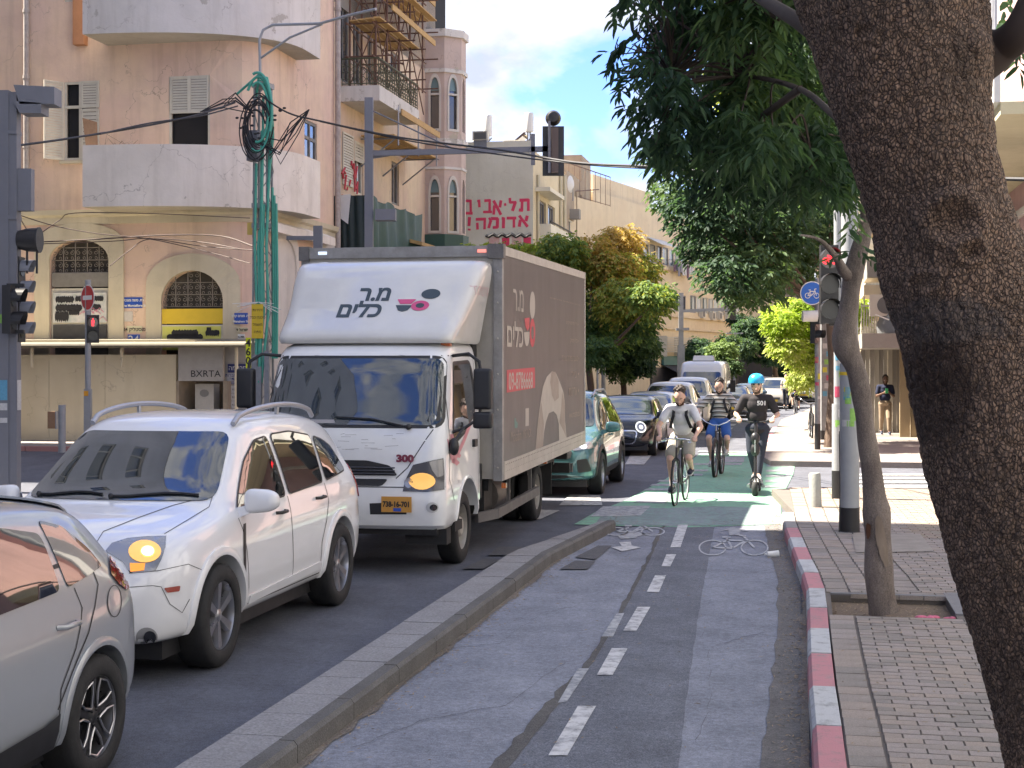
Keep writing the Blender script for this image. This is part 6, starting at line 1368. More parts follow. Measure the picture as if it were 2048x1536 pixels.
for sg in(1,-1):
 f=Frame('diag',n=(-.93,-.36,0),o=(1.7,.52,0));a=patch(mbv,f,disc2(.02,.70,.125,.125),.05,.02);b=patch(mbv,f,disc2(.02,.70,.095,.095),.05,.028);c=patch(mbv,f,disc2(.02,.70,.045,.045),.03,.034)
 if a:q=(a if sg>0 else mirrored(a)).obj('headlight',RINGL,MN,45);(b if sg>0 else mirrored(b)).obj('bowl',HLH,q,45);(c if sg>0 else mirrored(c)).obj('lamp',COOLL,q,45)
g=patch(mbv,Frame('front'),roundpoly([(-.36,.34),(.36,.34),(.42,.60),(-.42,.60)],.1),.08,.006);g.obj('grille',BLKG,MN,45)
o_=roundpoly([(-.40,.32),(.40,.32),(.46,.62),(-.46,.62)],.1);sm=seam(mbv,Frame('front'),o_+[o_[0]],.03,.05,.012);sm.obj('grille_frame',CHR,MN)
for c_ in((-.35,),):pass
WHT2=paint('white_paint_2',(.58,.59,.62),.3);SILV2=paint('silver_paint_2',(.36,.37,.38),.3,.4);DGR=paint('dark_grey_paint',(.045,.048,.06),.22,.5);CHAMP=paint('champagne_paint',(.40,.37,.32),.3,.3);BLUE_C=paint('blue_grey_paint',(.07,.12,.17),.25,.4)
sed=scaled(hat,1.12,1.02,.985,rim='plain',paint=WHT2)
HLP=[(-.20,.66),(.14,.62),(.16,.72),(-.16,.76)];GRP=[(-.35,.52),(.35,.52),(.38,.64),(-.38,.64)]
c_,b_=generic_car('white_saloon','white saloon directly behind the black small hatchback',42.3,-4.35,sed);front_kit(c_,b_,sed,HLP,GRP)
su2=scaled(suv,.98,1,.97,rim='plain',paint=WHT2);c_,b_=generic_car('white_crossover','white crossover behind the grey-shirted cyclist in the queue',48.0,-4.3,su2);front_kit(c_,b_,su2,[(-.22,.82),(.16,.78),(.18,.88),(-.2,.92)],[(-.45,.64),(.45,.64),(.48,.78),(-.48,.78)])
van_s=scaled(suv,.98,1.0,1.05,rim='plain',paint=WHT2);c_,b_=generic_car('white_small_van','white small van in front of the tall white van',53.2,-4.15,van_s,detail=0);front_kit(c_,b_,van_s,[(-.2,.84),(.16,.80),(.18,.92),(-.18,.96)],GRP)
vsp=dict(paint=WHT2,cat='van',xs=[-2.9,-2.88,-2.8,-2.4,-1,0,.7,1.0,1.2,1.45,1.7,1.95,2.2,2.5,2.75,2.88,2.93],top=[(-2.9,2.2),(-2.85,2.42),(-2.4,2.47),(.6,2.47),(.95,2.42),(1.15,2.3),(1.75,1.62),(1.95,1.42),(2.2,1.32),(2.5,1.2),(2.75,1.04),(2.88,.85),(2.93,.6)],belt=[(-2.9,1.2),(1.0,1.2),(1.9,1.18),(2.4,1.05),(2.75,.9),(2.93,.55)],zs=[(-2.9,.45),(2.5,.3),(2.93,.4)],wM=[(-2.9,.96),(1.9,.98),(2.4,.94),(2.75,.84),(2.88,.7),(2.93,.55)],wB=[(-2.9,.95),(1.9,.95),(2.4,.88),(2.93,.5)],wR=[(-2.9,.84),(-1,.86),(.9,.84),(1.2,.80),(1.9,.84),(2.4,.74),(2.93,.4)],crown=.06,wx=(2.0,-1.6),wr_=.35,tw=.22,rim='plain',side_windows=[[(1.72,1.22),(.8,1.22),(.8,1.8),(1.25,1.82)]],windscreen=[(-.80,1.36),(.80,1.36),(.72,2.02),(-.72,2.02)],mirror=(1.65,1.02,1.45),mirror_m=BLKP)
VN,vbv=generic_car('tall_white_van','tall white van with a roof air unit in the queue of traffic',59.5,-4.0,vsp,detail=0);front_kit(VN,vbv,vsp,[(-.2,.86),(.18,.8),(.2,1.02),(-.16,1.1)],GRP)
MB().hexa([(.6,-.42,2.46),(-.3,-.42,2.46),(-.3,.42,2.46),(.6,.42,2.46),(.45,-.38,2.66),(-.25,-.38,2.66),(-.25,.38,2.66),(.45,.38,2.66)]).obj('roof_air_unit',WHT2,VN)
m_=MB();m_.box((1.6,1.1,1.25),(1.72,1.3,1.7));m_.obj('mirror_head',BLKP,VN)
sd=scaled(hat,1.15,1.05,.99,rim='plain',paint=DGR);c_,b_=generic_car('dark_grey_saloon','dark grey saloon with bright bluish headlamp beside the tall van',0,0,sd,loc=Vector((9.9,67,gz(67))));front_kit(c_,b_,sd,HLP,GRP,lamp=mat('lamp_violet',(.45,.42,1.0),.4,0,0,emit=.4),lampr=.05)
for nm,lb,px,D,sp,p_ in(('blue_grey_car','blue grey car behind the dark saloon, left of the helmeted rider',1496,77,sed,BLUE_C),('white_car','white car seen beside the head of the helmeted rider',1522,88,su2,WHT2),('champagne_crossover','champagne crossover with a warm headlamp left of the two far riders',1553,82,su2,CHAMP),('silver_car','silver car behind the far cyclist',1612,96,sed,SILV2),('blue_car','dark blue car at the far end beside the signal poles',1632,108,sed,BLUE_C),('white_hatchback','small white car beyond the champagne crossover',1582,112,sed,WHT2)):
 q=dict(sp);q['paint']=p_;v=Vector(((px-CX)/FPX*D,D,gz(D)));c_,b_=generic_car(nm,lb,0,0,q,loc=v,detail=0,rz=-.06);front_kit(c_,b_,q,HLP if sp is sed else[(-.22,.82),(.16,.78),(.18,.88),(-.2,.92)],GRP,lamp=WARM if 'champagne' in nm else HLH)
TRW=paint('truck_white',(.76,.76,.75),.38,0,.3)
TR=thing('box_truck','white cab box truck with a grey printed side waiting beside the median','truck',WG(15.45,-4.53),-math.pi/2-TH);bpy.context.view_layer.update()
def rr_outline(xf,xr,w,r,bow,n=6):
 'plan outline of the cab at one height, counterclockwise'
 pts=[(xr,-w),]
 pts+=[(xr+(xf-r-xr)*i/5,-w)for i in range(1,6)]
 for i in range(1,n+1):a=-math.pi/2+math.pi/2*i/n;pts.append((xf-r+r*math.cos(a)-(0),-w+r+r*math.sin(a)))
 for i in range(1,8):y=-(w-r)+2*(w-r)*i/8;pts.append((xf+bow*(1-(y/(w-r))**2),y))
 for i in range(n+1):a=math.pi/2*i/n;pts.append((xf-r+r*math.cos(a),w-r+r*math.sin(a)))
 pts+=[(xr+(xf-r-xr)*i/5,w)for i in range(4,-1,-1)]
 return pts
lv=[(.46,1.00,.96,.14),(.50,1.05,.985,.16),(.60,1.07,.99,.16),(.88,1.07,.99,.17),(.92,1.05,.985,.17),(1.15,1.05,.985,.19),(1.35,1.03,.985,.20),(1.48,.99,.98,.22),(1.55,.955,.975,.22),(1.85,.83,.955,.22),(2.10,.72,.935,.22),(2.22,.65,.92,.22),(2.29,.58,.90,.24),(2.34,.40,.86,.26),(2.36,.1,.7,.26)]
mb=MB();n=None
for z,xf,w,r in lv:
 o_=rr_outline(xf,-.60,w,r,.035);n=len(o_);mb.v+=[(x,y,z)for x,y in o_]
for i in range(len(lv)-1):
 for k in range(n):l=(k+1)%n;mb.f.append((i*n+k,i*n+l,(i+1)*n+l,(i+1)*n+k));mb.m.append(0)
mb.f.append(tuple(reversed(range(n))));mb.f.append(tuple(range((len(lv)-1)*n,len(lv)*n)));mb.m+=[0,0]
cme=mb.mesh('cab',[TRW]);cbv=bvh_of(cme);cut=[cylmesh((0,.40),y0,y1,.50)for(y0,y1)in((.62,1.3),(-1.3,-.62))]
lowcut=MB().box((-.75,-1.3,.2),(-.47,1.3,.62)).mesh('c',[]);cab=bake(cme,[],cut+[lowcut]);cab.materials.clear();cab.materials.append(TRW);cab.shade_smooth();cab.set_sharp_from_angle(angle=math.radians(32));link('cab',cab,TR)
ft=Frame('cam',TR);fs=Frame('side');ff=Frame('front')
def z6(*p):return[(480+x/2.2583,470+y/2.2583)for x,y in p]
p=patch(cbv,ff,roundpoly([(-.93,1.50),(.93,1.50),(.885,2.17),(-.885,2.17)],.10),.09,.008);ws=p.obj('windscreen',glassy('truck_windscreen',(.02,.03,.04),.03),TR,50)
o_=roundpoly([(-.955,1.47),(.955,1.47),(.905,2.20),(-.905,2.20)],.11);p=patch(cbv,ff,o_,.09,.004);p.obj('windscreen_seal',BLKP,TR,50)
p=patch(cbv,fs,roundpoly([(.62,1.32),(.60,1.50),(.42,2.10),(-.30,2.12),(-.40,2.02),(-.42,1.62),(.1,1.42)],.06),.1,.006);p.obj('side_window',WIN,TR,45);mirrored(p).obj('side_window',WIN,TR,45)
o_=[(.66,1.27),(.64,1.50),(.45,2.14),(-.31,2.16),(-.45,2.04),(-.46,1.58),(.1,1.38)];p=patch(cbv,fs,roundpoly(o_,.06),.1,.003);p.obj('window_seal',BLKP,TR,45);mirrored(p).obj('window_seal',BLKP,TR,45)
for ln in([(.68,2.18),(.80,1.5),(.80,.95),(.62,.72)],[(-.52,2.2),(-.54,.70)],[(.68,2.2),(-.5,2.2)]):
 sm=seam(cbv,fs,ln,.012,.08);sm.obj('door_gap',BLKP,TR);mirrored(sm).obj('door_gap',BLKP,TR)
for ln in([(-.86,1.46),(-.62,.97),(-.55,.93)],[(.86,1.46),(.62,1.08),(.50,.97)],[(-.98,.885),(.98,.885)]):
 sm=seam(cbv,ff,ln,.010,.08);sm.v and sm.obj('panel_gap',BLKP,TR)
p=patch(cbv,ff,roundpoly([(-.52,1.0),(.52,1.0),(.44,1.10),(.2,1.15),(-.2,1.15),(-.44,1.10)],.03),.08,.010);gr=p.obj('grille',BLKP,TR,45)
for z in(1.02,1.05,1.08):m_=MB();m_.tube([(1.112,y,z)for y in(-.5,-.25,0,.25,.5)],.008,5);m_.obj('grille_bar',mat('grille_grey',(.06,.06,.065),.4,.3),gr)
p=patch(cbv,ff,roundpoly([(-.36,.895),(.36,.895),(.42,.965),(-.42,.965)],.03),.08,.010);p.obj('lower_grille',BLKP,TR,45)
m_=MB();text_on(m_,'300',.095,(1.095,.60,1.17),(0,1,0),(0,0,1),.006,1.25);m_.obj('badge',mat('badge_red',(.22,.04,.07),.4,.3),TR)
campatch(SUV,sbv,fc,'bulb',z5(*[(600+26*math.cos(a),657+20*math.sin(a))for a in[i*.4 for i in range(16)]]),mat('bulb_core',(1,.78,.38),.3,0,0,emit=.3),8,.016,0,False,SUV)
hl=campatch(TR,cbv,ft,'headlight',z6((782,1038),(850,1022),(918,1008),(922,1080),(922,1150),(850,1160),(735,1158),(745,1110)),mat('headlamp_dark',(.10,.10,.11),.25,.6,0),9,.008,0,True)
campatch(TR,cbv,ft,'lamp',z6(*[(822+60*math.cos(a),1112+38*math.sin(a))for a in[i*.3 for i in range(21)]]),WARM,8,.015,0,False,hl)
campatch(TR,cbv,ft,'reflector',z6(*[(762+20*math.cos(a),1120+24*math.sin(a))for a in[i*.4 for i in range(16)]]),HLH,8,.015,0,False,hl)
campatch(TR,cbv,ft,'side_reflector',z6((855,1025),(915,1012),(918,1085),(890,1095),(866,1060)),HLH,8,.013,0,False,hl)
campatch(TR,cbv,ft,'fog_lamp',z6(*[(868+28*math.cos(a),1231+24*math.sin(a))for a in[i*.4 for i in range(16)]]),mat('fog_ring',(.5,.5,.5),.3,.4),8,.010,0,True)
campatch(TR,cbv,ft,'fog_glass',z6(*[(874+17*math.cos(a),1231+15*math.sin(a))for a in[i*.4 for i in range(16)]]),BLKG,8,.014,0,True)
campatch(TR,cbv,ft,'plate_recess',z6((585,1212),(755,1205),(752,1262),(588,1262)),BLKP,9,.004)
v=TR.matrix_basis.inverted()@P(781,1013,14.62);plate_obj(TR,'738-16-701',(1.125,v.y,v.z),(0,1,0),(0,0,1),.31,.155,(.55,.27,.05),ts=.074)
m_=MB();m_.quad((1.134,v.y-.03,v.z-.068),(1.134,v.y+.05,v.z-.068),(1.134,v.y+.05,v.z-.035),(1.134,v.y-.03,v.z-.035));m_.obj('plate_badge',BLUE,TR)
m_=MB();r=random.Random(21)
for i in range(16):y=r.uniform(-.2,.55);z=r.uniform(1.25,1.44);h_,_,_,_=cbv.ray_cast(Vector((6,y,z)),Vector((-1,0,0)));h2,_,_,_=cbv.ray_cast(Vector((6,y+r.uniform(.03,.14),z+r.uniform(-.008,.012))),Vector((-1,0,0)));m_.tube([h_,h2],.0022,3)
m_.obj('scratches',mat('scratch',(.15,.14,.13),.8),TR)
PKD=mat('pink_decal',(.55,.20,.24),.4,0,.3,6)
for(pa,pb,pc)in((z6((945,920),(960,1010),(985,1035)),9,5),(z6((955,900),(972,990),(995,1000)),7,5),(z6((1040,850),(1010,930),(985,985),(960,1030)),6,5)):
 sm=seam(cbv,ft,pa,pb,pc,.004);sm.v and sm.obj('decal',PKD,TR)
for sg in(1,-1):m_=MB();m_.box((-.36,sg*.97,1.22),(-.24,sg*1.02,1.30));m_.obj('door_handle',BLKP,TR)
for(y0,y1,z1)in((.62,-.15,1.57),(-.35,-.92,1.54)):
 h0=cbv.ray_cast(Vector((6,y0,1.475)),Vector((-1,0,0)))[0];h1=cbv.ray_cast(Vector((6,y1,z1)),Vector((-1,0,0)))[0];hm=cbv.ray_cast(Vector((6,(y0+y1)/2,(1.475+z1)/2+.03)),Vector((-1,0,0)))[0]
 m_=MB();e=Vector((.03,0,.01));m_.tube([h0+e,hm+e,h1+e],.009,5);m_.ball(h0+e,.03,8,6);m_.obj('wiper',BLKP,TR)
mb=MB();rows_=[]
for z,xf,w,r,bow in((2.33,.56,.93,.12,.02),(2.36,.60,.95,.14,.03),(2.44,.56,.96,.16,.04),(2.52,.42,.98,.2,.06),(2.72,.16,1.01,.24,.07),(2.95,-.08,1.06,.24,.08),(3.14,-.28,1.09,.24,.08),(3.24,-.46,1.08,.18,.06),(3.27,-.66,1.02,.06,.0)):
 rows_.append([(x,y,z)for x,y in rr_outline(xf,-.78,w,r,bow)])
n=len(rows_[0]);mb.v=[p for r in rows_ for p in r]
for i in range(len(rows_)-1):
 for k in range(n-1):mb.f.append((i*n+k,i*n+k+1,(i+1)*n+k+1,(i+1)*n+k));mb.m.append(0)
mb.f.append(tuple(range((len(rows_)-1)*n,len(rows_)*n)));mb.m.append(0)
dme=bake(mb.mesh('deflector',[paint('fairing_paint',(.60,.585,.55),.4,0,.35)]),[('SUBSURF',dict(levels=1,render_levels=1))]);dbv=bvh_of(dme);dme.shade_smooth();df=link('roof_deflector',dme,TR)
DN=mat('logo_dark',(.03,.05,.065),.5);PK=mat('logo_pink',(.60,.07,.20),.5)
def on_surface(bv,me_text,o,ax,ay,sx,dr,off=.006):
 mb=MB();o=Vector(o);ax=Vector(ax);ay=Vector(ay);dr=Vector(dr)
 bm=bmesh.new();bm.from_mesh(me_text);bmesh.ops.triangulate(bm,faces=bm.faces);bmesh.ops.subdivide_edges(bm,edges=[e for e in bm.edges if e.calc_length()>.15],cuts=1);bm.to_mesh(me_text);bm.free()
 for v in me_text.vertices:
  p=o+ax*v.co.x*sx+ay*v.co.y;h,nn,_,_=bv.ray_cast(p-dr*3,dr);h=h if h is not None else p;mb.v.append(tuple(h-dr*off))
 for q in me_text.polygons:mb.f.append(tuple(q.vertices));mb.m.append(0)
 return mb
for tx,y,z,sz in(('ר.מ',.0,2.86,.22),('םילכ',-.12,2.68,.22)):
 on_surface(dbv,text_mesh(tx,sz,bold=.008),(2,y,z),(0,1,0),(0,0,1),1.15,(-1,0,0)).obj('logo_lettering',DN,df)
for nm,poly,m in(('logo_plate',disc2(.60,2.86,.10,.055),DN),('logo_bowl',[(.26,2.80),(.46,2.80),(.42,2.75),(.30,2.75)],PK),('logo_bowl',[(.26,2.735),(.44,2.735),(.40,2.68),(.35,2.665),(.30,2.68)],DN),('logo_ring',disc2(.52,2.73,.095,.055),PK)):
 p=patch(dbv,ff,poly,.05,.006,.004);p.obj(nm,m,df)
p=patch(dbv,ff,disc2(.52,2.73,.045,.026),.03,.009,.004);p.obj('logo_centre',DN,df)
for sg,dx in((1,0),):on_surface(dbv,text_mesh('TOYOTA',.15),(-.45,2,2.90),(-1,0,0),(0,0,1),1.0,(0,-1,0)).obj('side_lettering',mat('faded_pink',(.50,.36,.37),.6),df);on_surface(dbv,text_mesh('group',.08),(-.52,2,2.78),(-1,0,0),(0,0,1),1.0,(0,-1,0)).obj('side_lettering',mat('faded_grey',(.36,.36,.37),.6),df)
m_=MB();m_.box((.34,.80,2.30),(.42,.9,2.38));m_.obj('marker_lamp',AMB,TR)
def tr_mirror(sg):
 y=sg;m_=MB();m_.tube([(.42,y*.93,2.20),(.52,y*1.12,2.22),(.56,y*1.24,2.14),(.56,y*1.26,2.02)],.018,8);m_.obj('mirror_arm',BLKP,TR,50);m_=MB();m_.tube([(.66,y*.98,1.42),(.62,y*1.10,1.46),(.57,y*1.24,1.56),(.56,y*1.26,1.70)],.016,8);a=m_.obj('mirror_arm',BLKP,TR,50)
 def head(cx,cz,w,h):
  bm=bmesh.new();bmesh.ops.create_cube(bm,size=1);bmesh.ops.scale(bm,vec=(.11,w,h),verts=bm.verts);bmesh.ops.bevel(bm,geom=bm.edges[:],offset=.035,segments=3,affect='EDGES',profile=.6);bmesh.ops.translate(bm,vec=(.56,sg*cx,cz),verts=bm.verts);me=bpy.data.meshes.new('mirror_head');bm.to_mesh(me);bm.free();me.materials.append(BLKP);me.shade_smooth();me.set_sharp_from_angle(angle=.7);link('mirror_head',me,TR)
 head(1.28,1.86,.19,.42);head(1.28,1.54,.20,.17)
tr_mirror(1);tr_mirror(-1)
m_=MB();m_.ball((.80,1.03,1.28),(.06,.055,.09),10,8);m_.tube([(.80,1.03,1.33),(.64,1.1,1.47)],.014,6);m_.obj('side_mirror',BLKP,TR,60)
for sg in(1,-1):
 wheel(TR,0,sg*.84,.385,.21,'steel',sg,rimm=mat('steel_rim',(.42,.40,.36),.5,.3,.4,7,col2=(.25,.2,.16)),rimr=.62);wheel(TR,-4.35,sg*.86,.385,.21,'steel',sg,rimm=_M['steel_rim'],rimr=.62);wheel(TR,-4.35,sg*.60,.385,.21,'steel',sg,rimm=_M['steel_rim'],rimr=.62)
arch_lip(cbv,0,.40,.50,.035,TRW,TR,off=.012)
BXM=mat('box_frame',(.34,.33,.32),.5,.2,.6,5,.2,30,col2=(.14,.13,.12));BXL=mat('box_light_rail',(.47,.43,.38),.6,.1,.5,5,.2,30,col2=(.30,.26,.22))
X0,X1,Wb,ZB,ZT=-.90,-7.25,1.18,.80,3.44;pitch=.0115
def BX(x,y,z):return(x,y,z+(X0-x)*pitch)
def bbox(m,x0,x1,y0,y1,z0,z1):m.hexa([BX(x0,y0,z0),BX(x1,y0,z0),BX(x1,y1,z0),BX(x0,y1,z0),BX(x0,y0,z1),BX(x1,y0,z1),BX(x1,y1,z1),BX(x0,y1,z1)])
m_=MB();bbox(m_,X0-.02,X1,-Wb+.02,Wb-.02,ZB+.02,ZT-.02);bx=m_.obj('cargo_box',mat('box_front_white',(.44,.41,.36),.6,0,.6,3,.1,20,col2=(.28,.25,.21)),TR)
VIN=mat('grey_vinyl',(.105,.095,.097),.42,0,.7,1.6,.25,5,col2=(.085,.075,.075),sx=(1,1,.45));m_=MB();bbox(m_,X0-.10,X1+.07,Wb-.02,Wb-.004,ZB+.21,ZT-.10);sp_=m_.obj('side_print',VIN,bx);m_=MB();bbox(m_,X0-.10,X1+.07,-Wb+.004,-Wb+.02,ZB+.21,ZT-.10);m_.obj('side_print',VIN,bx)
for(a,b,c,d,e,f_,m,nm)in((X0,X0-.10,Wb-.10,Wb,ZB,ZT,BXM,'corner_post'),(X0,X0-.10,-Wb,-Wb+.10,ZB,ZT,BXM,'corner_post'),(X0+.005,X0-.11,-Wb-.003,Wb+.003,ZT-.12,ZT+.004,BXM,'top_rail'),(X0-.11,X1,Wb-.04,Wb+.004,ZT-.10,ZT+.002,BXL,'side_rail'),(X0-.11,X1,Wb-.04,Wb+.004,ZB,ZB+.21,BXL,'skirt_rail'),(X1+.07,X1-.01,Wb-.05,Wb+.006,ZB,ZT,BXL,'rear_post'),(X0-.11,X1,-Wb-.004,-Wb+.04,ZB,ZB+.21,BXL,'skirt_rail')):
 m_=MB();bbox(m_,a,b,c,d,e,f_);m_.obj(nm,m,bx)
for a_,b_2 in((Wb-.16,Wb+.02),(-Wb-.02,-Wb+.10)):m_=MB();bbox(m_,X0+.03,X0-.10,a_,b_2,ZT-.14,ZT+.02);m_.obj('corner_cap',mat('battered_cap',(.17,.16,.155),.6,.3,.6,12,.8,20),bx)
m_=MB();r=random.Random(1)
for i in range(60):x=X0-.2-i*.105;m_.box(tuple(Vector(BX(x-.008,Wb+.002,ZB+.165))),tuple(Vector(BX(x+.008,Wb+.007,ZB+.178))));m_.box(tuple(Vector(BX(x-.004,Wb+.002,ZB+.09))),tuple(Vector(BX(x+.004,Wb+.006,ZB+.098))))
m_.obj('rivets',mat('rivet',(.12,.11,.10),.6),bx,kind='stuff')
for k,z in enumerate((.95,1.25,1.6,2.0,2.4,2.8,3.15)):m_=MB();m_.ball((X0+.004,Wb-.05,z),.012,6,4);m_.obj('bolt',BXL,bx)
for y,m in((.95,AMB),(-.92,mat('white_marker',(.6,.7,.9),.3,0,0,emit=.1)),(.80,None)):
 if m:m_=MB();m_.box((X0+.004,y-.05,ZT-.075),(X0+.02,y+.05,ZT-.04));m_.obj('marker_lamp',m if y<0 else mat('red_marker',(.9,.25,.2),.3,0,0,emit=.1),bx)
CRM=mat('print_cream',(.42,.38,.33),.5,0,.25,4);CRM2=mat('print_cream_2',(.30,.25,.21),.5,0,.3,5);RDP=mat('print_red',(.50,.06,.08),.5,0,.15,4);GRN_=mat('print_teal',(.10,.22,.19),.5);YB=Wb-.001
def onbox(px,py):
 'photo pixel to (distance back along the box side, height)'
 inv=TR.matrix_basis.inverted();o=inv@Vector((0,0,CAMH));d=(inv@P(px,py,10))-o;t=(Wb-o.y)/d.y;q=o+d*t;return q.x,q.z
def prt(name,pix,m,lift=0.0):
 m_=MB();q=[onbox(*p)for p in pix];m_.v=[(x,YB+lift,z)for x,z in q];m_.f=[tuple(range(len(q)))];m_.m=[0];return m_.obj(name,m,sp_)
def z1k(*p):return[(1000+x/3.84,540+y/3.84)for x,y in p]
def ell(cx,cy,rx,ry,n=26,a0=0,a1=math.tau):return[(cx+rx*math.cos(a0+(a1-a0)*i/n),cy+ry*math.sin(a0+(a1-a0)*i/n))for i in range(n+(0 if abs(a1-a0-math.tau)<1e-6 else 1))]
prt('print_plate',z1k(*ell(250,270,21,105)),CRM);prt('print_ring',z1k(*ell(250,482,21,110)),RDP);prt('print_ring_hole',z1k(*ell(250,482,10,52)),VIN,.001)
prt('print_cup',z1k((188,372),(228,366),(226,440),(212,468),(198,440)),RDP,.001);prt('print_cup',z1k(*([(186,478),(228,474)]+ell(207,480,21,105,12,0.0,math.pi))),CRM)
prt('phone_panel',z1k((53,768),(268,748),(270,905),(53,942)),RDP)
prt('print_dish',z1k((312,1010),(330,900),(360,820),(400,778),(430,790),(455,850),(485,930),(498,1010),(500,1150),(512,1290),(455,1315),(452,1180),(435,1110),(410,1085),(375,1100),(352,1170),(338,1250),(330,1365),(275,1380),(285,1230),(300,1100)),CRM)
prt('print_dish_shade',z1k((395,780),(425,782),(450,850),(452,980),(420,1010),(398,960),(385,860)),CRM2,.001);prt('print_dish_shade',z1k((318,1010),(338,1180),(330,1360),(278,1375),(290,1200)),CRM2,.001);prt('print_dish_shade',z1k((478,930),(496,1010),(500,1180),(506,1280),(490,1240),(455,1170),(470,1050)),CRM2,.001)
prt('print_icon',z1k((112,1140),(122,1135),(123,1165),(130,1163),(138,1180),(134,1212),(114,1215)),GRN_);prt('print_icon',z1k((196,1064),(222,1060),(222,1195),(196,1200)),CRM)
def btext(body,pix0,pix1,m,bold=0.0):
 'lettering fitted between two opposite corners given on the photograph'
 me=text_mesh(body,1.0,bold=bold);xs=[v.co.x for v in me.vertices];ys_=[v.co.y for v in me.vertices];a,b,c,d=min(xs),max(xs),min(ys_),max(ys_)
 xa,za=onbox(*pix0);xb,zb=onbox(*pix1);m_=MB()
 for v in me.vertices:m_.v.append((xa+(v.co.x-a)/(b-a)*(xb-xa),YB+.0015,zb+(v.co.y-c)/(d-c)*(za-zb)))
 for q in me.polygons:m_.f.append(tuple(q.vertices));m_.m.append(0)
 m_.obj('print_lettering',m,sp_)
for tx,a,b,m,bo in(('ר.מ',(100,140),(180,325),CRM,.01),('םילכ',(54,385),(178,595),CRM,.02),('09-8786668',(68,785),(252,908),CRM,.012),('Mitkadim',(85,1240),(163,1305),CRM2,0),('MR PACK',(180,1228),(240,1280),CRM2,0),('םידחוימו םייתוכיא םילכ',(385,205),(614,275),CRM2,0),('םיקיטסלפ ילכ •',(508,385),(604,435),CRM2,0),('קוספ ילכ •',(540,520),(604,570),CRM2,0),('חוריאו החיתפ יבצעמ •',(475,655),(606,700),CRM2,0),('ריינ •',(548,780),(606,825),CRM2,0),('תוזירא •',(530,905),(606,960),CRM2,0),('www.mrcelim.co.il',(530,1085),(614,1120),CRM2,0)):
 p0,p1=z1k(a,b);btext(tx,p0,p1,m,bo)
CH=mat('chassis_dark',(.025,.024,.024),.7,.2,.5,7)
m_=MB();m_.box((.6,-.42,.45),(-7.0,-.34,.70));m_.box((.6,.34,.45),(-7.0,.42,.70))
for x in(-1,-2.2,-3.4,-5.4,-6.6):m_.box((x,-1.0,.68),(x-.08,1.0,.80))
m_.obj('chassis',CH,TR)
m_=MB();m_.box((-1.0,.45,.42),(-1.45,.95,.78));m_.obj('battery_box',CH,TR);m_=MB();m_.cyl((-1.75,.72,.55),(-2.5,.72,.55),.24,16);m_.obj('fuel_tank',mat('tank_metal',(.16,.14,.13),.5,.4,.5,8),TR,40)
GRD=mat('guard_grey',(.15,.14,.135),.6,.3,.4,6)
m_=MB();m_.bar((-.75,.92,.40),(-1.1,1.08,.42),.05,.11);m_.bar((-1.1,1.08,.42),(-3.7,1.08,.46),.05,.11)
for x in(-1.9,-3.3):m_.bar((x,1.05,.46),(x,1.05,.82),.04,.04)
m_.obj('side_guard',GRD,TR)
m_=MB();m_.bar((-.75,-.92,.40),(-3.7,-1.08,.46),.05,.11);m_.obj('side_guard',GRD,TR)
m_=MB();m_.box((-.52,.5,.62),(-.85,.96,1.0));m_.box((-.52,-.96,.62),(-.85,-.5,1.0));m_.box((-.62,-.9,1.0),(-.84,.9,3.0));m_.obj('cab_rear',CH,TR)
for sg in(1,-1):m_=MB();m_.box((-3.75,sg*.5,.76),(-4.95,sg*1.08,.80));m_.box((-4.93,sg*.5,.3),(-4.96,sg*1.05,.762));m_.obj('mudguard',CH,TR);MB().box((-6.95,sg*.4,.45),(-7.05,sg*.98,.60)).obj('rear_lamp_box',CH,TR)
m_=MB();m_.box((-7.15,-1.0,.45),(-7.2,1.0,.58));m_.obj('rear_bar',GRD,TR)
for x,z in((-1.15,.70),(-3.85,.80)):m_=MB();m_.box((x,1.12,z),(x-.08,1.17,z+.06));m_.obj('side_lamp',AMB,TR)
m_=MB();m_.box((.72,.55,.30),(.90,.98,.46));m_.box((.72,-.98,.30),(.9,-.55,.46));m_.box((.92,-.9,.40),(.99,.9,.47));m_.obj('step',CH,TR)
m_=MB();m_.box((.30,.80,.40),(.62,1.0,.50));m_.obj('step',CH,TR)
p=patch(cbv,ff,[(-.45,1.515),(-.15,1.515),(-.17,1.55),(-.43,1.55)],.08,.010,.004);p.obj('paper',mat('screen_paper',(.35,.33,.33),.5),TR)
def leafmat(name,col,tr=.35,rough=.62):
 if name in _M:return _M[name]
 m=bpy.data.materials.new(name);m.use_nodes=True;nt=m.node_tree;N=nt.nodes;L=nt.links;b=N['Principled BSDF'];o=N['Material Output'];b.inputs['Base Color'].default_value=(*col,1);b.inputs['Roughness'].default_value=rough;b.inputs['Specular IOR Level'].default_value=.25
 t=N.new('ShaderNodeBsdfTranslucent');t.inputs[0].default_value=(min(1,col[0]*1.9),min(1,col[1]*1.9),col[2]*1.1,1);x=N.new('ShaderNodeMixShader');x.inputs[0].default_value=tr;L.new(b.outputs[0],x.inputs[1]);L.new(t.outputs[0],x.inputs[2]);L.new(x.outputs[0],o.inputs[0]);_M[name]=m;return m
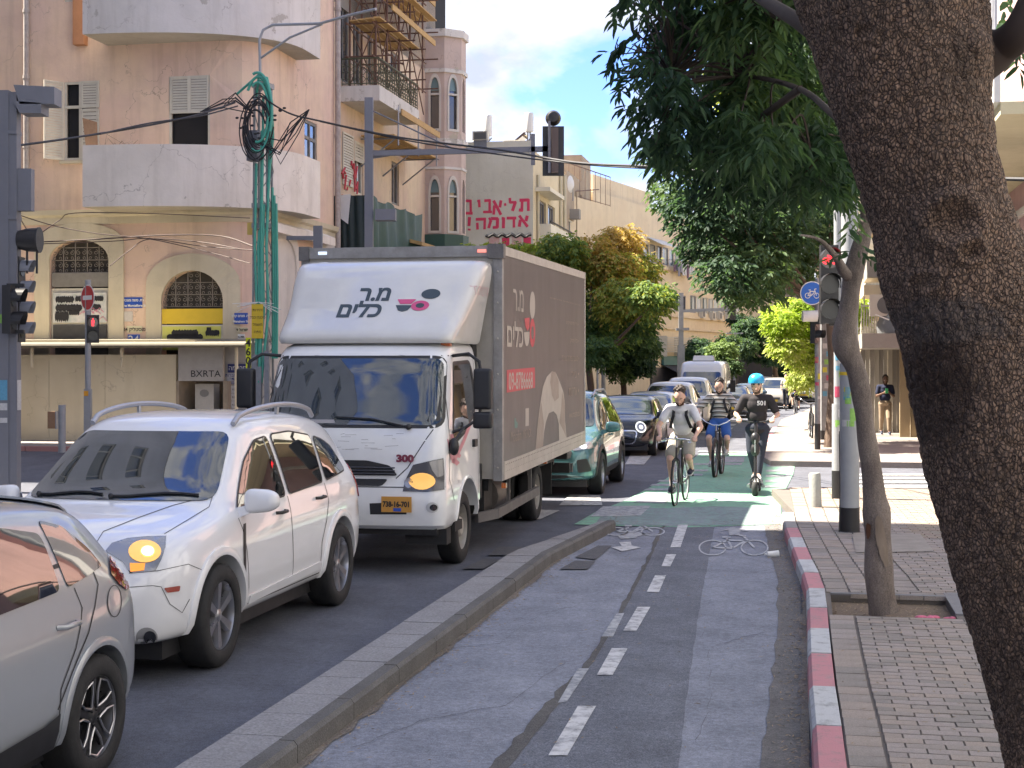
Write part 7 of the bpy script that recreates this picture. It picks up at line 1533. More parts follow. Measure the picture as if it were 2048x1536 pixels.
def foliage(blobs,n,ln,wd,mats,seed,per=7,spread=.16,droop=.6,name='foliage',shell=.0):
 'compound leaves scattered through ellipsoid clumps; blobs are (centre, radius, weight, tone)'
 R=np.random.RandomState(seed);w=np.array([b[1]**2*b[2]for b in blobs]);w=w/w.sum();k=R.choice(len(blobs),n,p=w)
 C=np.array([tuple(b[0])for b in blobs])[k];r=np.array([b[1]for b in blobs])[k];tone=np.array([b[3]for b in blobs])[k]
 d=R.normal(size=(n,3));d/=np.linalg.norm(d,axis=1)[:,None];q=R.uniform(shell,1,n)**(1/2.4);base=C+d*(r*q)[:,None]*np.array([1,1,.85])
 az=np.arctan2(d[:,1],d[:,0])+R.normal(0,.7,n);el=-droop+R.normal(0,.35,n);ax=np.stack([np.cos(az)*np.cos(el),np.sin(az)*np.cos(el),np.sin(el)],1)
 T=np.array([(0,0,0),(.28,.5,.10),(.68,.42,.08),(1,0,-.05),(.68,-.42,.08),(.28,-.5,.10)])
 V,Fm=[],[]
 for j in range(per):
  f=(j+.5)/per;side=1 if j%2 else-1;side=0 if j==per-1 else side
  p=base+ax*(spread*f)[...,None]if np.ndim(f)else base+ax*spread*f
  up=np.array([0,0,1.0]);lat=np.cross(ax,up);lat/=np.linalg.norm(lat,axis=1)[:,None]
  dr=ax*(1 if side==0 else .55)+lat*side*.8+np.array([0,0,-.35])+R.normal(0,.22,(n,3));dr/=np.linalg.norm(dr,axis=1)[:,None]
  u=np.cross(dr,up+R.normal(0,.5,(n,3)));u/=np.linalg.norm(u,axis=1)[:,None];w_=np.cross(u,dr);L_=ln*R.uniform(.7,1.2,n)
  v=p[:,None,:]+dr[:,None,:]*(T[None,:,0:1]*L_[:,None,None])+u[:,None,:]*(T[None,:,1:2]*wd*L_[:,None,None]/ln)+w_[:,None,:]*(T[None,:,2:3]*L_[:,None,None]*.6);V.append(v.reshape(-1,3));Fm.append(np.clip((tone+R.normal(0,.12,n))*len(mats),0,len(mats)-1).astype(int))
 V=np.concatenate(V);M_=np.concatenate(Fm);c=len(V)//6;i0=np.arange(c)[:,None]*6
 F=np.concatenate([i0+np.array([0,1,2,3]),i0+np.array([0,3,4,5])],1).reshape(-1,4)
 me=bpy.data.meshes.new(name);me.vertices.add(len(V));me.vertices.foreach_set('co',V.astype(np.float32).ravel());me.loops.add(F.size);me.loops.foreach_set('vertex_index',F.astype(np.int32).ravel());me.polygons.add(len(F));me.polygons.foreach_set('loop_start',np.arange(0,F.size,4,dtype=np.int32));me.polygons.foreach_set('material_index',np.repeat(M_,2).astype(np.int32));me.update()
 for m in mats:me.materials.append(m)
 return me
def PB(lst,D0,D1,seed,sc=1.0):
 'clump list from photo positions at a spread of distances'
 r=random.Random(seed);out=[]
 for it in lst:
  x,y,rad=it[:3];D=r.uniform(D0,D1);out.append((P(x,y,D),rad/FPX*D*sc,it[3]if len(it)>3 else 1,it[4]if len(it)>4 else r.uniform(.2,.8)))
 return out
BARK=mat('bark',(.15,.105,.078),.9,0,.7,5,.8,30,col2=(.07,.05,.04),sx=(1,1,.4),fine=.3)
BARKG=mat('bark_grey',(.20,.165,.145),.9,0,.8,6,.9,35,col2=(.07,.055,.05),sx=(1,1,.45),fine=.35)
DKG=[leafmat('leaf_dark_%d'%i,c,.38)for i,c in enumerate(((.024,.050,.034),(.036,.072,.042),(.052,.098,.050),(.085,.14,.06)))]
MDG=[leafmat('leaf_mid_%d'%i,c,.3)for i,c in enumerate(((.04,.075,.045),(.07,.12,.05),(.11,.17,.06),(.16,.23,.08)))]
YLG=[leafmat('leaf_sunlit_%d'%i,c,.5)for i,c in enumerate(((.11,.18,.03),(.17,.26,.03),(.25,.34,.05),(.32,.36,.14)))]  # sunlight on the far yellow-green crowns is put into these leaf colours
ORG=[leafmat('leaf_sun_warm_%d'%i,c,.35)for i,c in enumerate(((.07,.13,.055),(.14,.21,.06),(.26,.28,.06),(.38,.27,.08)))]
def limb(mb,pts,rs,n=9,jit=.0,seed=1):
 pts=[Vector(p)for p in pts];q=[];rr=[]
 for i in range(len(pts)-1):
  p0=pts[max(0,i-1)];p1=pts[i];p2=pts[i+1];p3=pts[min(len(pts)-1,i+2)]
  for k in range(5):
   t=k/5;q.append(.5*((2*p1)+(p2-p0)*t+(2*p0-5*p1+4*p2-p3)*t*t+(3*p1-p0-3*p2+p3)*t**3));rr.append(rs[i]*(1-t)+rs[i+1]*t)
 q.append(pts[-1]);rr.append(rs[-1])
 for i in range(len(q)):rr[i]*=1+jit*noise.noise(q[i]*4+Vector((seed,0,0)));q[i]=q[i]+Vector((noise.noise(q[i]*2),noise.noise(q[i]*2+Vector((9,0,0))),0))*rr[i]*jit
 mb.tube(q,rr,n)
bt=thing('street_tree','huge leaning tree trunk with cracked bark at the right edge of the photo','tree',G(2150,1917,.13),0);b0_=bt.location.copy()
TRK=[(-900,1420,1800),(-500,1480,1870),(-200,1545,1950),(0,1590,1980),(100,1624,1984),(200,1652,1980),(300,1686,1988),(400,1722,2012),(470,1744,2036),(560,1757,2066),(700,1800,2105),(850,1829,2142),(950,1850,2168),(1050,1882,2204),(1200,1924,2246),(1350,1965,2284),(1536,2012,2340),(1700,2045,2400),(1850,2060,2470),(1925,2040,2530)]
TY=[a for a,_,_ in TRK];nv,nu=620,300;co=[]
for j in range(nv+1):
 y=1925-(1925+900)*(j/nv);l=np.interp(y,TY,[b for _,b,_ in TRK]);r_x=np.interp(y,TY,[c for _,_,c in TRK]);c=P((l+r_x)/2,y,5.15);rad=(r_x-l)/2/FPX*5.15*.985
 for i in range(nu):
  a=math.tau*i/nu;d=Vector((math.cos(a),math.sin(a),0));u=a*.28;q=Vector((d.x*6.5,d.y*6.5,c.z*16))+noise.noise_vector(Vector((d.x*6,d.y*6,c.z*9)))*.5
  if y>-60:ds,_=noise.voronoi(q*.95);e=min(1,(ds[1]-ds[0])*3.2);ds2,_=noise.voronoi(q*2.3+Vector((7,3,1)));e2=min(1,(ds2[1]-ds2[0])*3)
  else:e=e2=.5
  h=.013*e**.5+.002*e2+.002*noise.noise(q*3)+.02*noise.noise(Vector((d.x*1.5,d.y*1.5,c.z*1.7)))
  co.append((c+d*(rad-.014+h))-b0_)
def bump_at(px,py,rad,amp,ring=0):
 t=P(px,py,4.88)-b0_
 for i in range(len(co)):
  v=co[i]
  if abs(v.z-t.z)<rad*1.5 and v.y<t.y+.35:
   dd=math.hypot((v.x-t.x),(v.z-t.z)*1.2)/rad
   if dd<1.5:co[i]=v+Vector((0,-1,0))*amp*(math.exp(-dd*dd*3)*(1 if not ring else 0)+ring*math.exp(-((dd-.7)*4)**2)-ring*1.2*math.exp(-(dd*2.6)**2))
bump_at(1915,440,.14,.026,1);bump_at(1860,560,.06,.014,1);bump_at(1945,500,.07,.016,1);bump_at(1730,60,.05,.01,1);bump_at(1975,90,.14,.05);bump_at(1900,790,.16,-.03)
mb=MB();mb.v=[tuple(v)for v in co];mb.f=[(j*nu+i,j*nu+(i+1)%nu,(j+1)*nu+(i+1)%nu,(j+1)*nu+i)for j in range(nv)for i in range(nu)]
me=bpy.data.meshes.new('trunk');me.from_pydata(mb.v,[],mb.f)
tm=mat('trunk_bark',(.24,.155,.105),.85,0,1.0,3.5,.35,45,col2=(.10,.068,.050),sx=(1,1,.6),fine=.3)
nt=tm.node_tree;N_=nt.nodes;b_=N_['Principled BSDF'];src=b_.inputs['Base Color'].links[0].from_socket
tcv=N_.new('ShaderNodeTexCoord');nn_=N_.new('ShaderNodeTexNoise');nn_.inputs['Scale'].default_value=12;nt.links.new(tcv.outputs['Object'],nn_.inputs[0]);vm=N_.new('ShaderNodeVectorMath');vm.operation='MULTIPLY_ADD';nt.links.new(nn_.outputs['Color'],vm.inputs[0]);vm.inputs[1].default_value=(.028,.028,.04);nt.links.new(tcv.outputs['Object'],vm.inputs[2]);mp_=N_.new('ShaderNodeMapping');mp_.inputs['Scale'].default_value=(17,17,11);nt.links.new(vm.outputs[0],mp_.inputs[0]);vo=N_.new('ShaderNodeTexVoronoi');vo.feature='DISTANCE_TO_EDGE';nt.links.new(mp_.outputs[0],vo.inputs[0]);vr=N_.new('ShaderNodeMapRange');vr.inputs[1].default_value=.0;vr.inputs[2].default_value=.2;nt.links.new(vo.outputs[0],vr.inputs[0]);mk=N_.new('ShaderNodeMix');mk.data_type='RGBA';nt.links.new(vr.outputs[0],mk.inputs[0]);mk.inputs[6].default_value=(.050,.034,.026,1);nt.links.new(src,mk.inputs[7]);src=mk.outputs[2];b2=N_.new('ShaderNodeBump');b2.inputs['Strength'].default_value=.8;b2.inputs['Distance'].default_value=.014;nt.links.new(vr.outputs[0],b2.inputs['Height']);nt.links.new(b_.inputs['Normal'].links[0].from_socket,b2.inputs['Normal']);nt.links.new(b2.outputs[0],b_.inputs['Normal'])
def spot(src,c,rad,col,f):
 tc=N_.new('ShaderNodeTexCoord');mp=N_.new('ShaderNodeMapping');mp.vector_type='TEXTURE';mp.inputs['Location'].default_value=c;mp.inputs['Scale'].default_value=rad;nt.links.new(tc.outputs['Object'],mp.inputs[0]);ng=N_.new('ShaderNodeTexNoise');ng.inputs['Scale'].default_value=9;nt.links.new(tc.outputs['Object'],ng.inputs[0])
 ln_=N_.new('ShaderNodeVectorMath');ln_.operation='LENGTH';nt.links.new(mp.outputs[0],ln_.inputs[0]);ad=N_.new('ShaderNodeMath');ad.operation='ADD';nt.links.new(ln_.outputs['Value'],ad.inputs[0]);nt.links.new(ng.outputs[0],ad.inputs[1])
 mr=N_.new('ShaderNodeMapRange');mr.inputs[1].default_value=1.3;mr.inputs[2].default_value=1.6;mr.inputs[3].default_value=f;mr.inputs[4].default_value=0;nt.links.new(ad.outputs[0],mr.inputs[0]);mx=N_.new('ShaderNodeMix');mx.data_type='RGBA';nt.links.new(mr.outputs[0],mx.inputs[0]);nt.links.new(src,mx.inputs[6]);mx.inputs[7].default_value=(*col,1);return mx.outputs[2]
s1=spot(src,tuple(P(1885,780,4.9)-b0_),(.13,.5,.20),(.04,.023,.016),.85);s2=spot(s1,tuple(P(1900,640,4.9)-b0_),(.20,.5,.08),(.06,.052,.05),.6);nt.links.new(s2,b_.inputs['Base Color'])
me.materials.append(tm);me.shade_smooth();link('trunk',me,bt)
bm_=MB()
def lp(*p):return[P(x,y,D)-b0_ for x,y,D in p]
limb(bm_,lp((1960,110,5.15),(2010,90,5.1),(2060,30,5.0),(2150,-200,5)),[.11,.06,.055,.05],12,.1)
limb(bm_,lp((1760,150,5.2),(1600,45,5.6),(1500,-20,6.5),(1380,-120,7.5)),[.06,.03,.024,.016]);limb(bm_,lp((1790,300,5.25),(1680,240,5.9),(1600,178,7.0),(1490,152,8),(1340,150,8.6),(1270,90,9)),[.05,.016,.014,.012,.009,.006],7);limb(bm_,lp((1600,178,7.0),(1500,250,8),(1430,300,8.6),(1360,330,9)),[.02,.016,.01,.005],6);limb(bm_,lp((1490,152,8),(1380,60,8.5),(1300,10,9)),[.014,.009,.005],6);limb(bm_,lp((1340,150,8.6),(1290,220,8.8),(1265,290,8.8)),[.009,.007,.004],6)
bm_.obj('branches',mat('bark_dark',(.05,.035,.028),.9,0,.5,6),bt,60)
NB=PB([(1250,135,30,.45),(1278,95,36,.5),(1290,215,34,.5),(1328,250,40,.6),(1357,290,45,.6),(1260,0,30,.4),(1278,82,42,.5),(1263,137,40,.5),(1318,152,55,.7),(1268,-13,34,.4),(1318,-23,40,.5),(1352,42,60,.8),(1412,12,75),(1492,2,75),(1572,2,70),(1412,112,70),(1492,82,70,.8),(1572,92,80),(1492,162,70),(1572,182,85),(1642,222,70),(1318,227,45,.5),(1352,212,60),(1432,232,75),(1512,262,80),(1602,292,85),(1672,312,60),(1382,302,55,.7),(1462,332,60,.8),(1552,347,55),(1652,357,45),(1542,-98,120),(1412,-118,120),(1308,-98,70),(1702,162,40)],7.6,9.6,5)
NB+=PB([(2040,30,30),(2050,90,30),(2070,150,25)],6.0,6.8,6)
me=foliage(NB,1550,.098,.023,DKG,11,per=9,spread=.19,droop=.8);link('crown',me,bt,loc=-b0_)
tw_=MB();hubs=lp((1600,178,7.2),(1490,152,8),(1340,150,8.6),(1430,290,8.4),(1560,40,7.4),(1620,300,8));rt=random.Random(4)
for c,rad,w,tn in NB[:34]:
 for k in range(3):e=Vector(c)-b0_+Vector((rt.uniform(-1,1),rt.uniform(-.5,.5),rt.uniform(-1,.6)))*rad;h_=min(hubs,key=lambda h:(h-e).length);limb(tw_,[h_,h_.lerp(e,.5)+Vector((rt.uniform(-.1,.1),0,rt.uniform(0,.18))),e],[.009,.006,.003],4)
tw_.obj('twigs',_M['bark_dark'],bt,kind='stuff')
hb=PB([(1560,-520,480),(1700,-700,600),(2100,-500,500),(1900,-900,600),(2300,-300,400),(1500,-1000,400)],7,12,9)
hm=foliage(hb,800,.12,.05,DKG,12,per=8,spread=.3,droop=.6);link('crown',hm,bt,loc=-b0_)
st=thing('street_tree','slim twisted tree with a bare wound near its foot standing in the tree pit','tree',G(1768,1214,.06),0);b1_=st.location.copy();tb=MB()
D_=12.1;pth=[(1768,1225,30),(1762,1165,27),(1758,1120,26),(1755,1060,26),(1752,1020,27),(1747,990,23),(1740,930,20),(1731,850,19),(1720,780,19),(1710,735,22),(1698,700,26),(1694,668,24),(1697,630,19),(1700,590,18),(1704,555,19),(1716,505,17),(1732,440,15),(1738,380,12),(1745,250,10),(1760,100,8)]
limb(tb,[P(x,y,D_)-b1_ for x,y,_ in pth],[w/FPX*D_ for _,_,w in pth],22,.22,3)
me=tb.mesh('trunk',[BARKG],80);link('trunk',me,st);tb=MB();limb(tb,[P(x,y,D)-b1_ for x,y,D in((1702,560,12.1),(1685,540,12),(1672,515,11.9),(1640,480,11.6),(1600,470,11.4))],[.05,.045,.03,.015,.006],10,.2);limb(tb,[P(x,y,D)-b1_ for x,y,D in((1735,420,12.1),(1700,300,11.8),(1650,200,11.6),(1600,100,11.5))],[.04,.03,.02,.01],8,.1);tb.obj('branches',BARKG,st,60)
wb_=MB();
for(x0,x1,m,nm)in((1,0,0,0),):pass
pw=[(1753,1030),(1761,1034),(1766,1050),(1771,1075),(1775,1105),(1776,1128),(1771,1136),(1763,1120),(1756,1098),(1751,1068),(1750,1045)];tv=bvh_of(bpy.data.meshes[me.name]);
fr_t=Frame('cam',st);bpy.context.view_layer.update();fr_t.inv=Matrix.Translation(-b1_)
p=patch(tv,fr_t,roundpoly(pw,8),7,.012,.02);p and p.obj('bare_wood',mat('bare_wood_pale',(.24,.19,.15),.8,0,.8,9,.5,30,col2=(.13,.10,.08),sx=(1,1,.3)),st,50)
p=patch(tv,fr_t,roundpoly([(1734,1045),(1742,1049),(1741,1072),(1736,1080),(1732,1062)],6),7,.008,.02);p and p.obj('rusty_bark',mat('rusty_bark',(.14,.06,.03),.9,0,.6,14),st,50)
SB=PB([(1740,300,60,.8),(1700,440,30,.5),(1710,500,20,.5),(1720,150,90),(1640,120,90),(1650,330,60)],11.3,12.6,8);link('crown',foliage(SB,230,.12,.04,DKG+[MDG[2]],21,per=9,spread=.28,droop=.8),st,loc=-b1_)
def street_tree(label,px,D,th,blobs,mats,n,ln,seed,forks=(),tw=.16,group='street trees beyond the crossing'):
 X=(px-CX)/FPX*D;t_=thing('street_tree',label,'tree',(X,D,gz(D)),0,group);b=t_.location.copy();tb=MB();top=Vector((X,D,gz(D)+th));limb(tb,[Vector((0,0,-.1)),Vector((.1,0,th*.5)),top-b],[tw,tw*.8,tw*.65],10,.15,seed);r=random.Random(seed)
 for c,rad,w,tn in r.sample(blobs,min(len(blobs),6)):limb(tb,[top-b-Vector((0,0,.2)),(top.lerp(c,.5)+Vector((0,0,-.2)))-b,c-b],[tw*.5,tw*.3,tw*.08],6,.1)
 tb.obj('trunk',BARK,t_,60);link('crown',foliage(blobs,n,ln,ln*.42,mats,seed,per=6,spread=ln*2,droop=.45),t_,loc=-b);return t_
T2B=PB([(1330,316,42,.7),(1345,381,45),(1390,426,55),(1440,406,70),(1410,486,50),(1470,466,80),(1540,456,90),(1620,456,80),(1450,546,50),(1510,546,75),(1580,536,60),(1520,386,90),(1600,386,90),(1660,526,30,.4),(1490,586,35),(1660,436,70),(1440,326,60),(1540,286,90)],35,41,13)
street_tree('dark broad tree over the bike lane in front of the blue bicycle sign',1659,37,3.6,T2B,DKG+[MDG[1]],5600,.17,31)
street_tree('tall tree with pale sunlit top seen through the near leaves',1640,44,5,PB([(1480,150,60,1,.9),(1500,220,60,1,.7),(1570,180,70,1,.8),(1600,300,80,1,.6)],40,46,3),YLG,1500,.2,33)  # sunlit top painted by clump tone, palest in the highest clump
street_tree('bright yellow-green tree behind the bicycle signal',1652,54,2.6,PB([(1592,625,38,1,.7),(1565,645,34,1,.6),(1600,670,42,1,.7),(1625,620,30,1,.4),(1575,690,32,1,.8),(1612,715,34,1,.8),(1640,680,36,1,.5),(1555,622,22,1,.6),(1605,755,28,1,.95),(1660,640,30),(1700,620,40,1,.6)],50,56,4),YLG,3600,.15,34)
street_tree('autumn-tinted tree rising above the rear of the truck',1176,50,2.4,PB([(1125,500,42,1,.4),(1150,540,40,1,.55),(1185,505,45,1,.9),(1240,482,42,1,.95),(1225,540,55,1,.75),(1275,540,45,1,.6),(1300,595,42,1,.4),(1250,600,60,1,.6),(1200,600,50,1,.35),(1170,650,50,1,.2),(1225,655,50,1,.3),(1325,585,25,1,.1),(1280,650,35,1,.15),(1190,700,40,1,.1)],46,53,5),ORG,6200,.16,35)  # orange upper clumps carry sunlight in the leaf colour, low clumps stay green
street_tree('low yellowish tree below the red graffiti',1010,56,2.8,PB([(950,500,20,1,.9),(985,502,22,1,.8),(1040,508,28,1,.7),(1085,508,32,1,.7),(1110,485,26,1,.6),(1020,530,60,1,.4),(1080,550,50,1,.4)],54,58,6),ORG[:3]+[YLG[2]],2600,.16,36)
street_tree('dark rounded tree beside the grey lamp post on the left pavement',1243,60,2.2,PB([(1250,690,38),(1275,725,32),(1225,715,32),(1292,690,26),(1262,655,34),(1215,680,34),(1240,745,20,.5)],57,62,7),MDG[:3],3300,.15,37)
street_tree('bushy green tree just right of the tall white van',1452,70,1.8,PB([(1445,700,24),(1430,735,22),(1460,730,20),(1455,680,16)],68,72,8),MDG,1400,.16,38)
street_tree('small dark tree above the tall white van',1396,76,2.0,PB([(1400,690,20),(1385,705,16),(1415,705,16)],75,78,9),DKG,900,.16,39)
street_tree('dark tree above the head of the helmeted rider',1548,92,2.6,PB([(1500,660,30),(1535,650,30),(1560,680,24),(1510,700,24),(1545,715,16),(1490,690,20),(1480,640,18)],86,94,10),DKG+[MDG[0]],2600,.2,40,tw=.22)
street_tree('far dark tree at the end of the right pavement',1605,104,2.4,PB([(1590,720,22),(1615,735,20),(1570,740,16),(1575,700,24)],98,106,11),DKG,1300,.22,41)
BLKS=mat('signal_black',(.018,.018,.02),.45,0,.3,10);LGREY=mat('pole_light_grey',(.33,.345,.36),.55,.1,.4,4,.1,20,col2=(.22,.23,.24));OLDG=mat('pole_worn_grey',(.26,.27,.28),.6,.1,.7,7,.2,20,col2=(.14,.14,.15));DKL=mat('dark_lens',(.012,.016,.018),.35,0,0,coat=.25)
STK=[mat('sticker_%d'%i,c,.5,0,.6,30)for i,c in enumerate(((.10,.30,.45),(.5,.5,.5),(.45,.06,.12),(.55,.50,.05),(.25,.50,.10)))]
def stickers(par,r,z0,z1,n,seed,dirn=-math.pi/2,box=None):
 q=random.Random(seed)
 for i in range(n):
  a=dirn+q.uniform(-.7,.7);z=q.uniform(z0,z1);w=q.uniform(.05,.11);h=q.uniform(.05,.16);m=MB();k=5;da=w/r/2
  for j in range(k):a0=a-da+2*da*j/k;a1=a-da+2*da*(j+1)/k;R_=r+.003;m.quad((R_*math.cos(a0),R_*math.sin(a0),z),(R_*math.cos(a1),R_*math.sin(a1),z),(R_*math.cos(a1),R_*math.sin(a1),z+h),(R_*math.cos(a0),R_*math.sin(a0),z+h))
  m.obj('sticker',STK[q.randrange(5)],par)
def signal(par,x,y,z,n,rz=0,s=1.0,lit=None,sym=None,w=.27,pitch=.33,name='signal_head'):
 'a signal head of n lamps facing local -y before turning by rz; z is its bottom'
 R_=Matrix.Translation((x,y,z))@Matrix.Rotation(rz,4,'Z')@Matrix.Scale(s,4);m=MB();m.box((-w/2,0,0),(w/2,.14,pitch*n+.04));m.xf(R_);h=m.obj(name,BLKS,par)
 for k in range(n):
  c=.02+pitch*(k+.5);m=MB();r=pitch*.38;m.prism(disc2(0,c,r,r,20),(0,-.012,0),(1,0,0),(0,0,1),(0,.01,0));m.xf(R_);m.obj('lens',mat('lens_unlit_red',(.035,.012,.014),.3,0,0,coat=1)if lit==k else DKL,h)
  m=MB();
  for i in range(12):
   a0,a1=-.35+(math.pi+.7)*i/12,-.35+(math.pi+.7)*(i+1)/12;L_=lambda a:-.16-.05*math.sin(a);q=[(r*1.1*math.cos(a),r*1.1*math.sin(a)+c)for a in(a0,a1)];m.quad((q[0][0],0,q[0][1]),(q[1][0],0,q[1][1]),(q[1][0],L_(a1),q[1][1]),(q[0][0],L_(a0),q[0][1]))
  m.xf(R_);m.obj('visor',BLKS if name!='grey_signal_head' else mat('visor_grey',(.22,.23,.26),.6),h)
 if lit is not None:
  c=.02+pitch*(lit+.5);m=MB();k=pitch*.3
  if sym=='bike':
   for sx_ in(-1,1):m.tube([(sx_*k*.55+k*.36*math.cos(a),-.018,c-k*.25+k*.36*math.sin(a))for a in[i*math.tau/14 for i in range(14)]],k*.09,5,closed=True)
   for a,b in(((-.55,-.25),(-.1,-.2)),((-.1,-.2),(.35,.3)),((-.25,.35),(.35,.3)),((-.1,-.2),(-.3,.5)),((.55,-.25),(.3,.5)),((.3,.5),(.5,.55))):m.tube([(a[0]*k,-.018,c+a[1]*k),(b[0]*k,-.018,c+b[1]*k)],k*.09,5)
  else:
   m.ball((0,-.018,c+k*.75),(k*.18,.006,k*.2),8,6);m.prism([(-.35*k,c+.45*k),(.35*k,c+.45*k),(.4*k,c-.15*k),(.22*k,c-.1*k),(.25*k,c-.95*k),(.05*k,c-.95*k),(0,c-.3*k),(-.05*k,c-.95*k),(-.25*k,c-.95*k),(-.22*k,c-.1*k),(-.4*k,c-.15*k)],(0,-.022,0),(1,0,0),(0,0,1),(0,.008,0))
  m.xf(R_);m.obj('lit_symbol',REDLT,h)
 return h
def zat(py,D):return CAMH-(py-HY)*D/FPX
lm_=thing('signal_mast','tall square grey mast with floodlights and side-on signals at the left edge','mast',G(20,985,0),0);D=lm_.location.y;X0_=lm_.location.x
MB().box((-.16,-.13,0),(.02,.13,zat(183,D))).box((.02,-.11,0),(.145,.11,zat(186,D))).obj('column',GREYP,lm_)
for y in(270,575,440):MB().box((-.165,-.135,zat(y,D)),(.15,.135,zat(y-8,D))).obj('clamp',_M['pole_light_grey']if y==0 else GREYP,lm_)
for(x0,x1,y0,y1)in((35,116,174,212),(35,90,206,230)):a=(x0-20)/FPX*D;b=(x1-20)/FPX*D;MB().hexa([(a+.1,-.2,zat(y1,D)),(b,-.2,zat(y1,D)),(b,.2,zat(y1,D)),(a+.1,.2,zat(y1,D)),(a,-.2,zat(y0,D)),(b,-.2,zat(y0+4,D)),(b,.2,zat(y0+4,D)),(a,.2,zat(y0,D))]).obj('floodlight',GREYP,lm_)
MB().box((.145,-.08,zat(422,D)),(.37,.1,zat(338,D))).obj('junction_box',GREYP,lm_)
for(y,m,h)in((800,0,40),(820,1,14),(845,1,10)):MB().box((-.12,-.136,zat(y,D)),(.0,-.131,zat(y-h,D))).obj('sticker',STK[m],lm_)
m_=MB();m_.prism(disc2(-.09,zat(638,D),.075),(0,-.134,0),(1,0,0),(0,0,1),(0,.003,0));m_.obj('sticker',STK[4],lm_);MB().box((.15,-.1,zat(820,D)),(.155,.09,zat(760,D))).obj('sticker',STK[1],lm_)
zz=zat(480,D);m_=MB();m_.lathe([(.001,-.2),(.15,-.2),(.19,-.05),(.2,.12),(.21,.12),(.21,.15),(.001,.15)],22,'x',(.34,0,zz));m_.obj('siren',BLKS,lm_,40);m_=MB();m_.bar((.44,0,zz-.55),(.44,0,zz),.03);m_.bar((.28,0,zz-.55),(.28,0,zz-.1),.03);m_.obj('siren_bracket',BLKS,lm_)
signal(lm_,.16,.12,zat(684,D),4,math.pi/2,1.0,name='grey_signal_head',w=.34,pitch=.34);signal(lm_,.16,-.30,zat(668,D),2,math.pi/2,1.0,w=.3,pitch=.37)
m_=MB();m_.bar((.02,-.2,zat(572,D)),(.3,-.2,zat(572,D)),.06);m_.bar((.02,-.2,zat(664,D)),(.3,-.2,zat(664,D)),.06);m_.obj('arm',BLKS,lm_)
np_=thing('signal_pole','grey pole with a no-entry sign and a red standing-man signal','signal pole',G(176,893,.12),0);D=np_.location.y;MB().cyl((0,0,0),(0,0,zat(562,D)),.075,12).obj('pole',LGREY,np_,50)
m_=MB();Rm=Matrix.Translation((.02,-.11,zat(598,D)))@Matrix.Rotation(-.78,4,'Z')
for nm,poly,mm,y in(('sign_rim',disc2(0,0,.33),WSG,0),('sign_disc',disc2(0,0,.30),mat('sign_red',(.52,.02,.025),.4,0,.15,8),-.006),('sign_bar',[(-.22,-.055),(.22,-.055),(.22,.055),(-.22,.055)],WSG,-.010)):m_=MB();m_.prism(poly,(0,y,0),(1,0,0),(0,0,1),(0,.006,0));m_.xf(Rm);m_.obj(nm,mm,np_)
signal(np_,.14,-.06,zat(688,D),2,.25,1.0,1,'man',.30,.33);MB().box((-.08,-.085,zat(794,D)),(.03,-.075,zat(784,D))).obj('sticker',mat('orange_sticker',(.7,.32,.02),.5),np_);MB().box((-.085,-.08,0),(.085,.08,zat(780,D))).obj('base_sleeve',LGREY,np_)
bl=thing('bollard','tall plain grey bollard on the pavement by the cream hoarding','bollard',G(124,905,.12),0);MB().cyl((0,0,0),(0,0,1.1),.085,16).obj('post',LGREY,bl,50)
wbx=thing('wooden_box','small wooden box fixed low on the cream hoarding','box',P(108,840,39),-TH);MB().box((-.12,-.12,-.22),(.1,.12,.22)).obj('case',_M['bare_wood'],wbx);MB().box((.1,-.13,-.23),(.13,.13,.23)).obj('lid',LGREY,wbx)
up_=thing('utility_pole','lattice utility pole wrapped in green conduits beside the curved balcony','utility pole',G(526,893,.12),-TH);D=up_.location.y;H=zat(170,D);LAT=mat('lattice_steel',(.30,.31,.31),.6,.3,.5,8);m_=MB();w=.20
for sx_ in(-1,1):
 for sy in(-1,1):m_.bar((sx_*w,sy*w,0),(sx_*w*.8,sy*w*.8,H),.05)
k=0;z=.3
while z<H-.5:
 for sy in(-1,1):m_.bar((-w if k%2 else w,sy*w,z),(w if k%2 else-w,sy*w,z+.55),.02)
 for sx_ in(-1,1):m_.bar((sx_*w,-w if k%2 else w,z),(sx_*w,w if k%2 else-w,z+.55),.02)
 z+=.55;k+=1
for zz in(H,H-3.0,H-3.5):m_.box((-w-.02,-w-.02,zz-.12),(w+.02,w+.02,zz))
m_.obj('lattice',LAT,up_);GC=mat('green_conduit',(.07,.36,.27),.45,0,.3,6);r=random.Random(5)
for i in range(7):x=r.uniform(-.12,.22);m_=MB();zt_=H-r.uniform(.3,4.0);m_.tube([(x*.4-.02,-w-.05-.03*(i%3),1.6 if i%2 else 2.3),(x+r.uniform(-.05,.05),-w-.06,3.4),(x,-w-.07-.03*(i%2),5.0),(x+.03,-w-.05,zt_)],.035,7);m_.obj('conduit',GC,up_,60)
for i in range(3):m_=MB();m_.tube([(w+.06+.05*i,0,2.2),(w+.08+.05*i,0,4),(w+.05+.05*i,0,H-2.6-.2*i)],.035,7);m_.obj('conduit',GC,up_,60)
for i in range(4):m_=MB();rr_=.34-.05*i;m_.tube([(-.5*(i==0)-.15,-.1,H-.25-.05*i),(-.02,-.25,H+.18-.06*i),(.2,-.25,H+.1-.06*i),(.32-.02*i,-.22,H-.5),(.34-.03*i,-.2,H-1.4),(.2,-.2,H-2.6-.3*i)],.032,7);m_.obj('conduit',GC,up_,60)
for x,y in((-.1,1.9),(.02,1.6),(.22,2.0)):MB().box((x-.06,-w-.14,0),(x+.06,-w-.05,y+.4)).obj('cable_duct',GALV,up_)
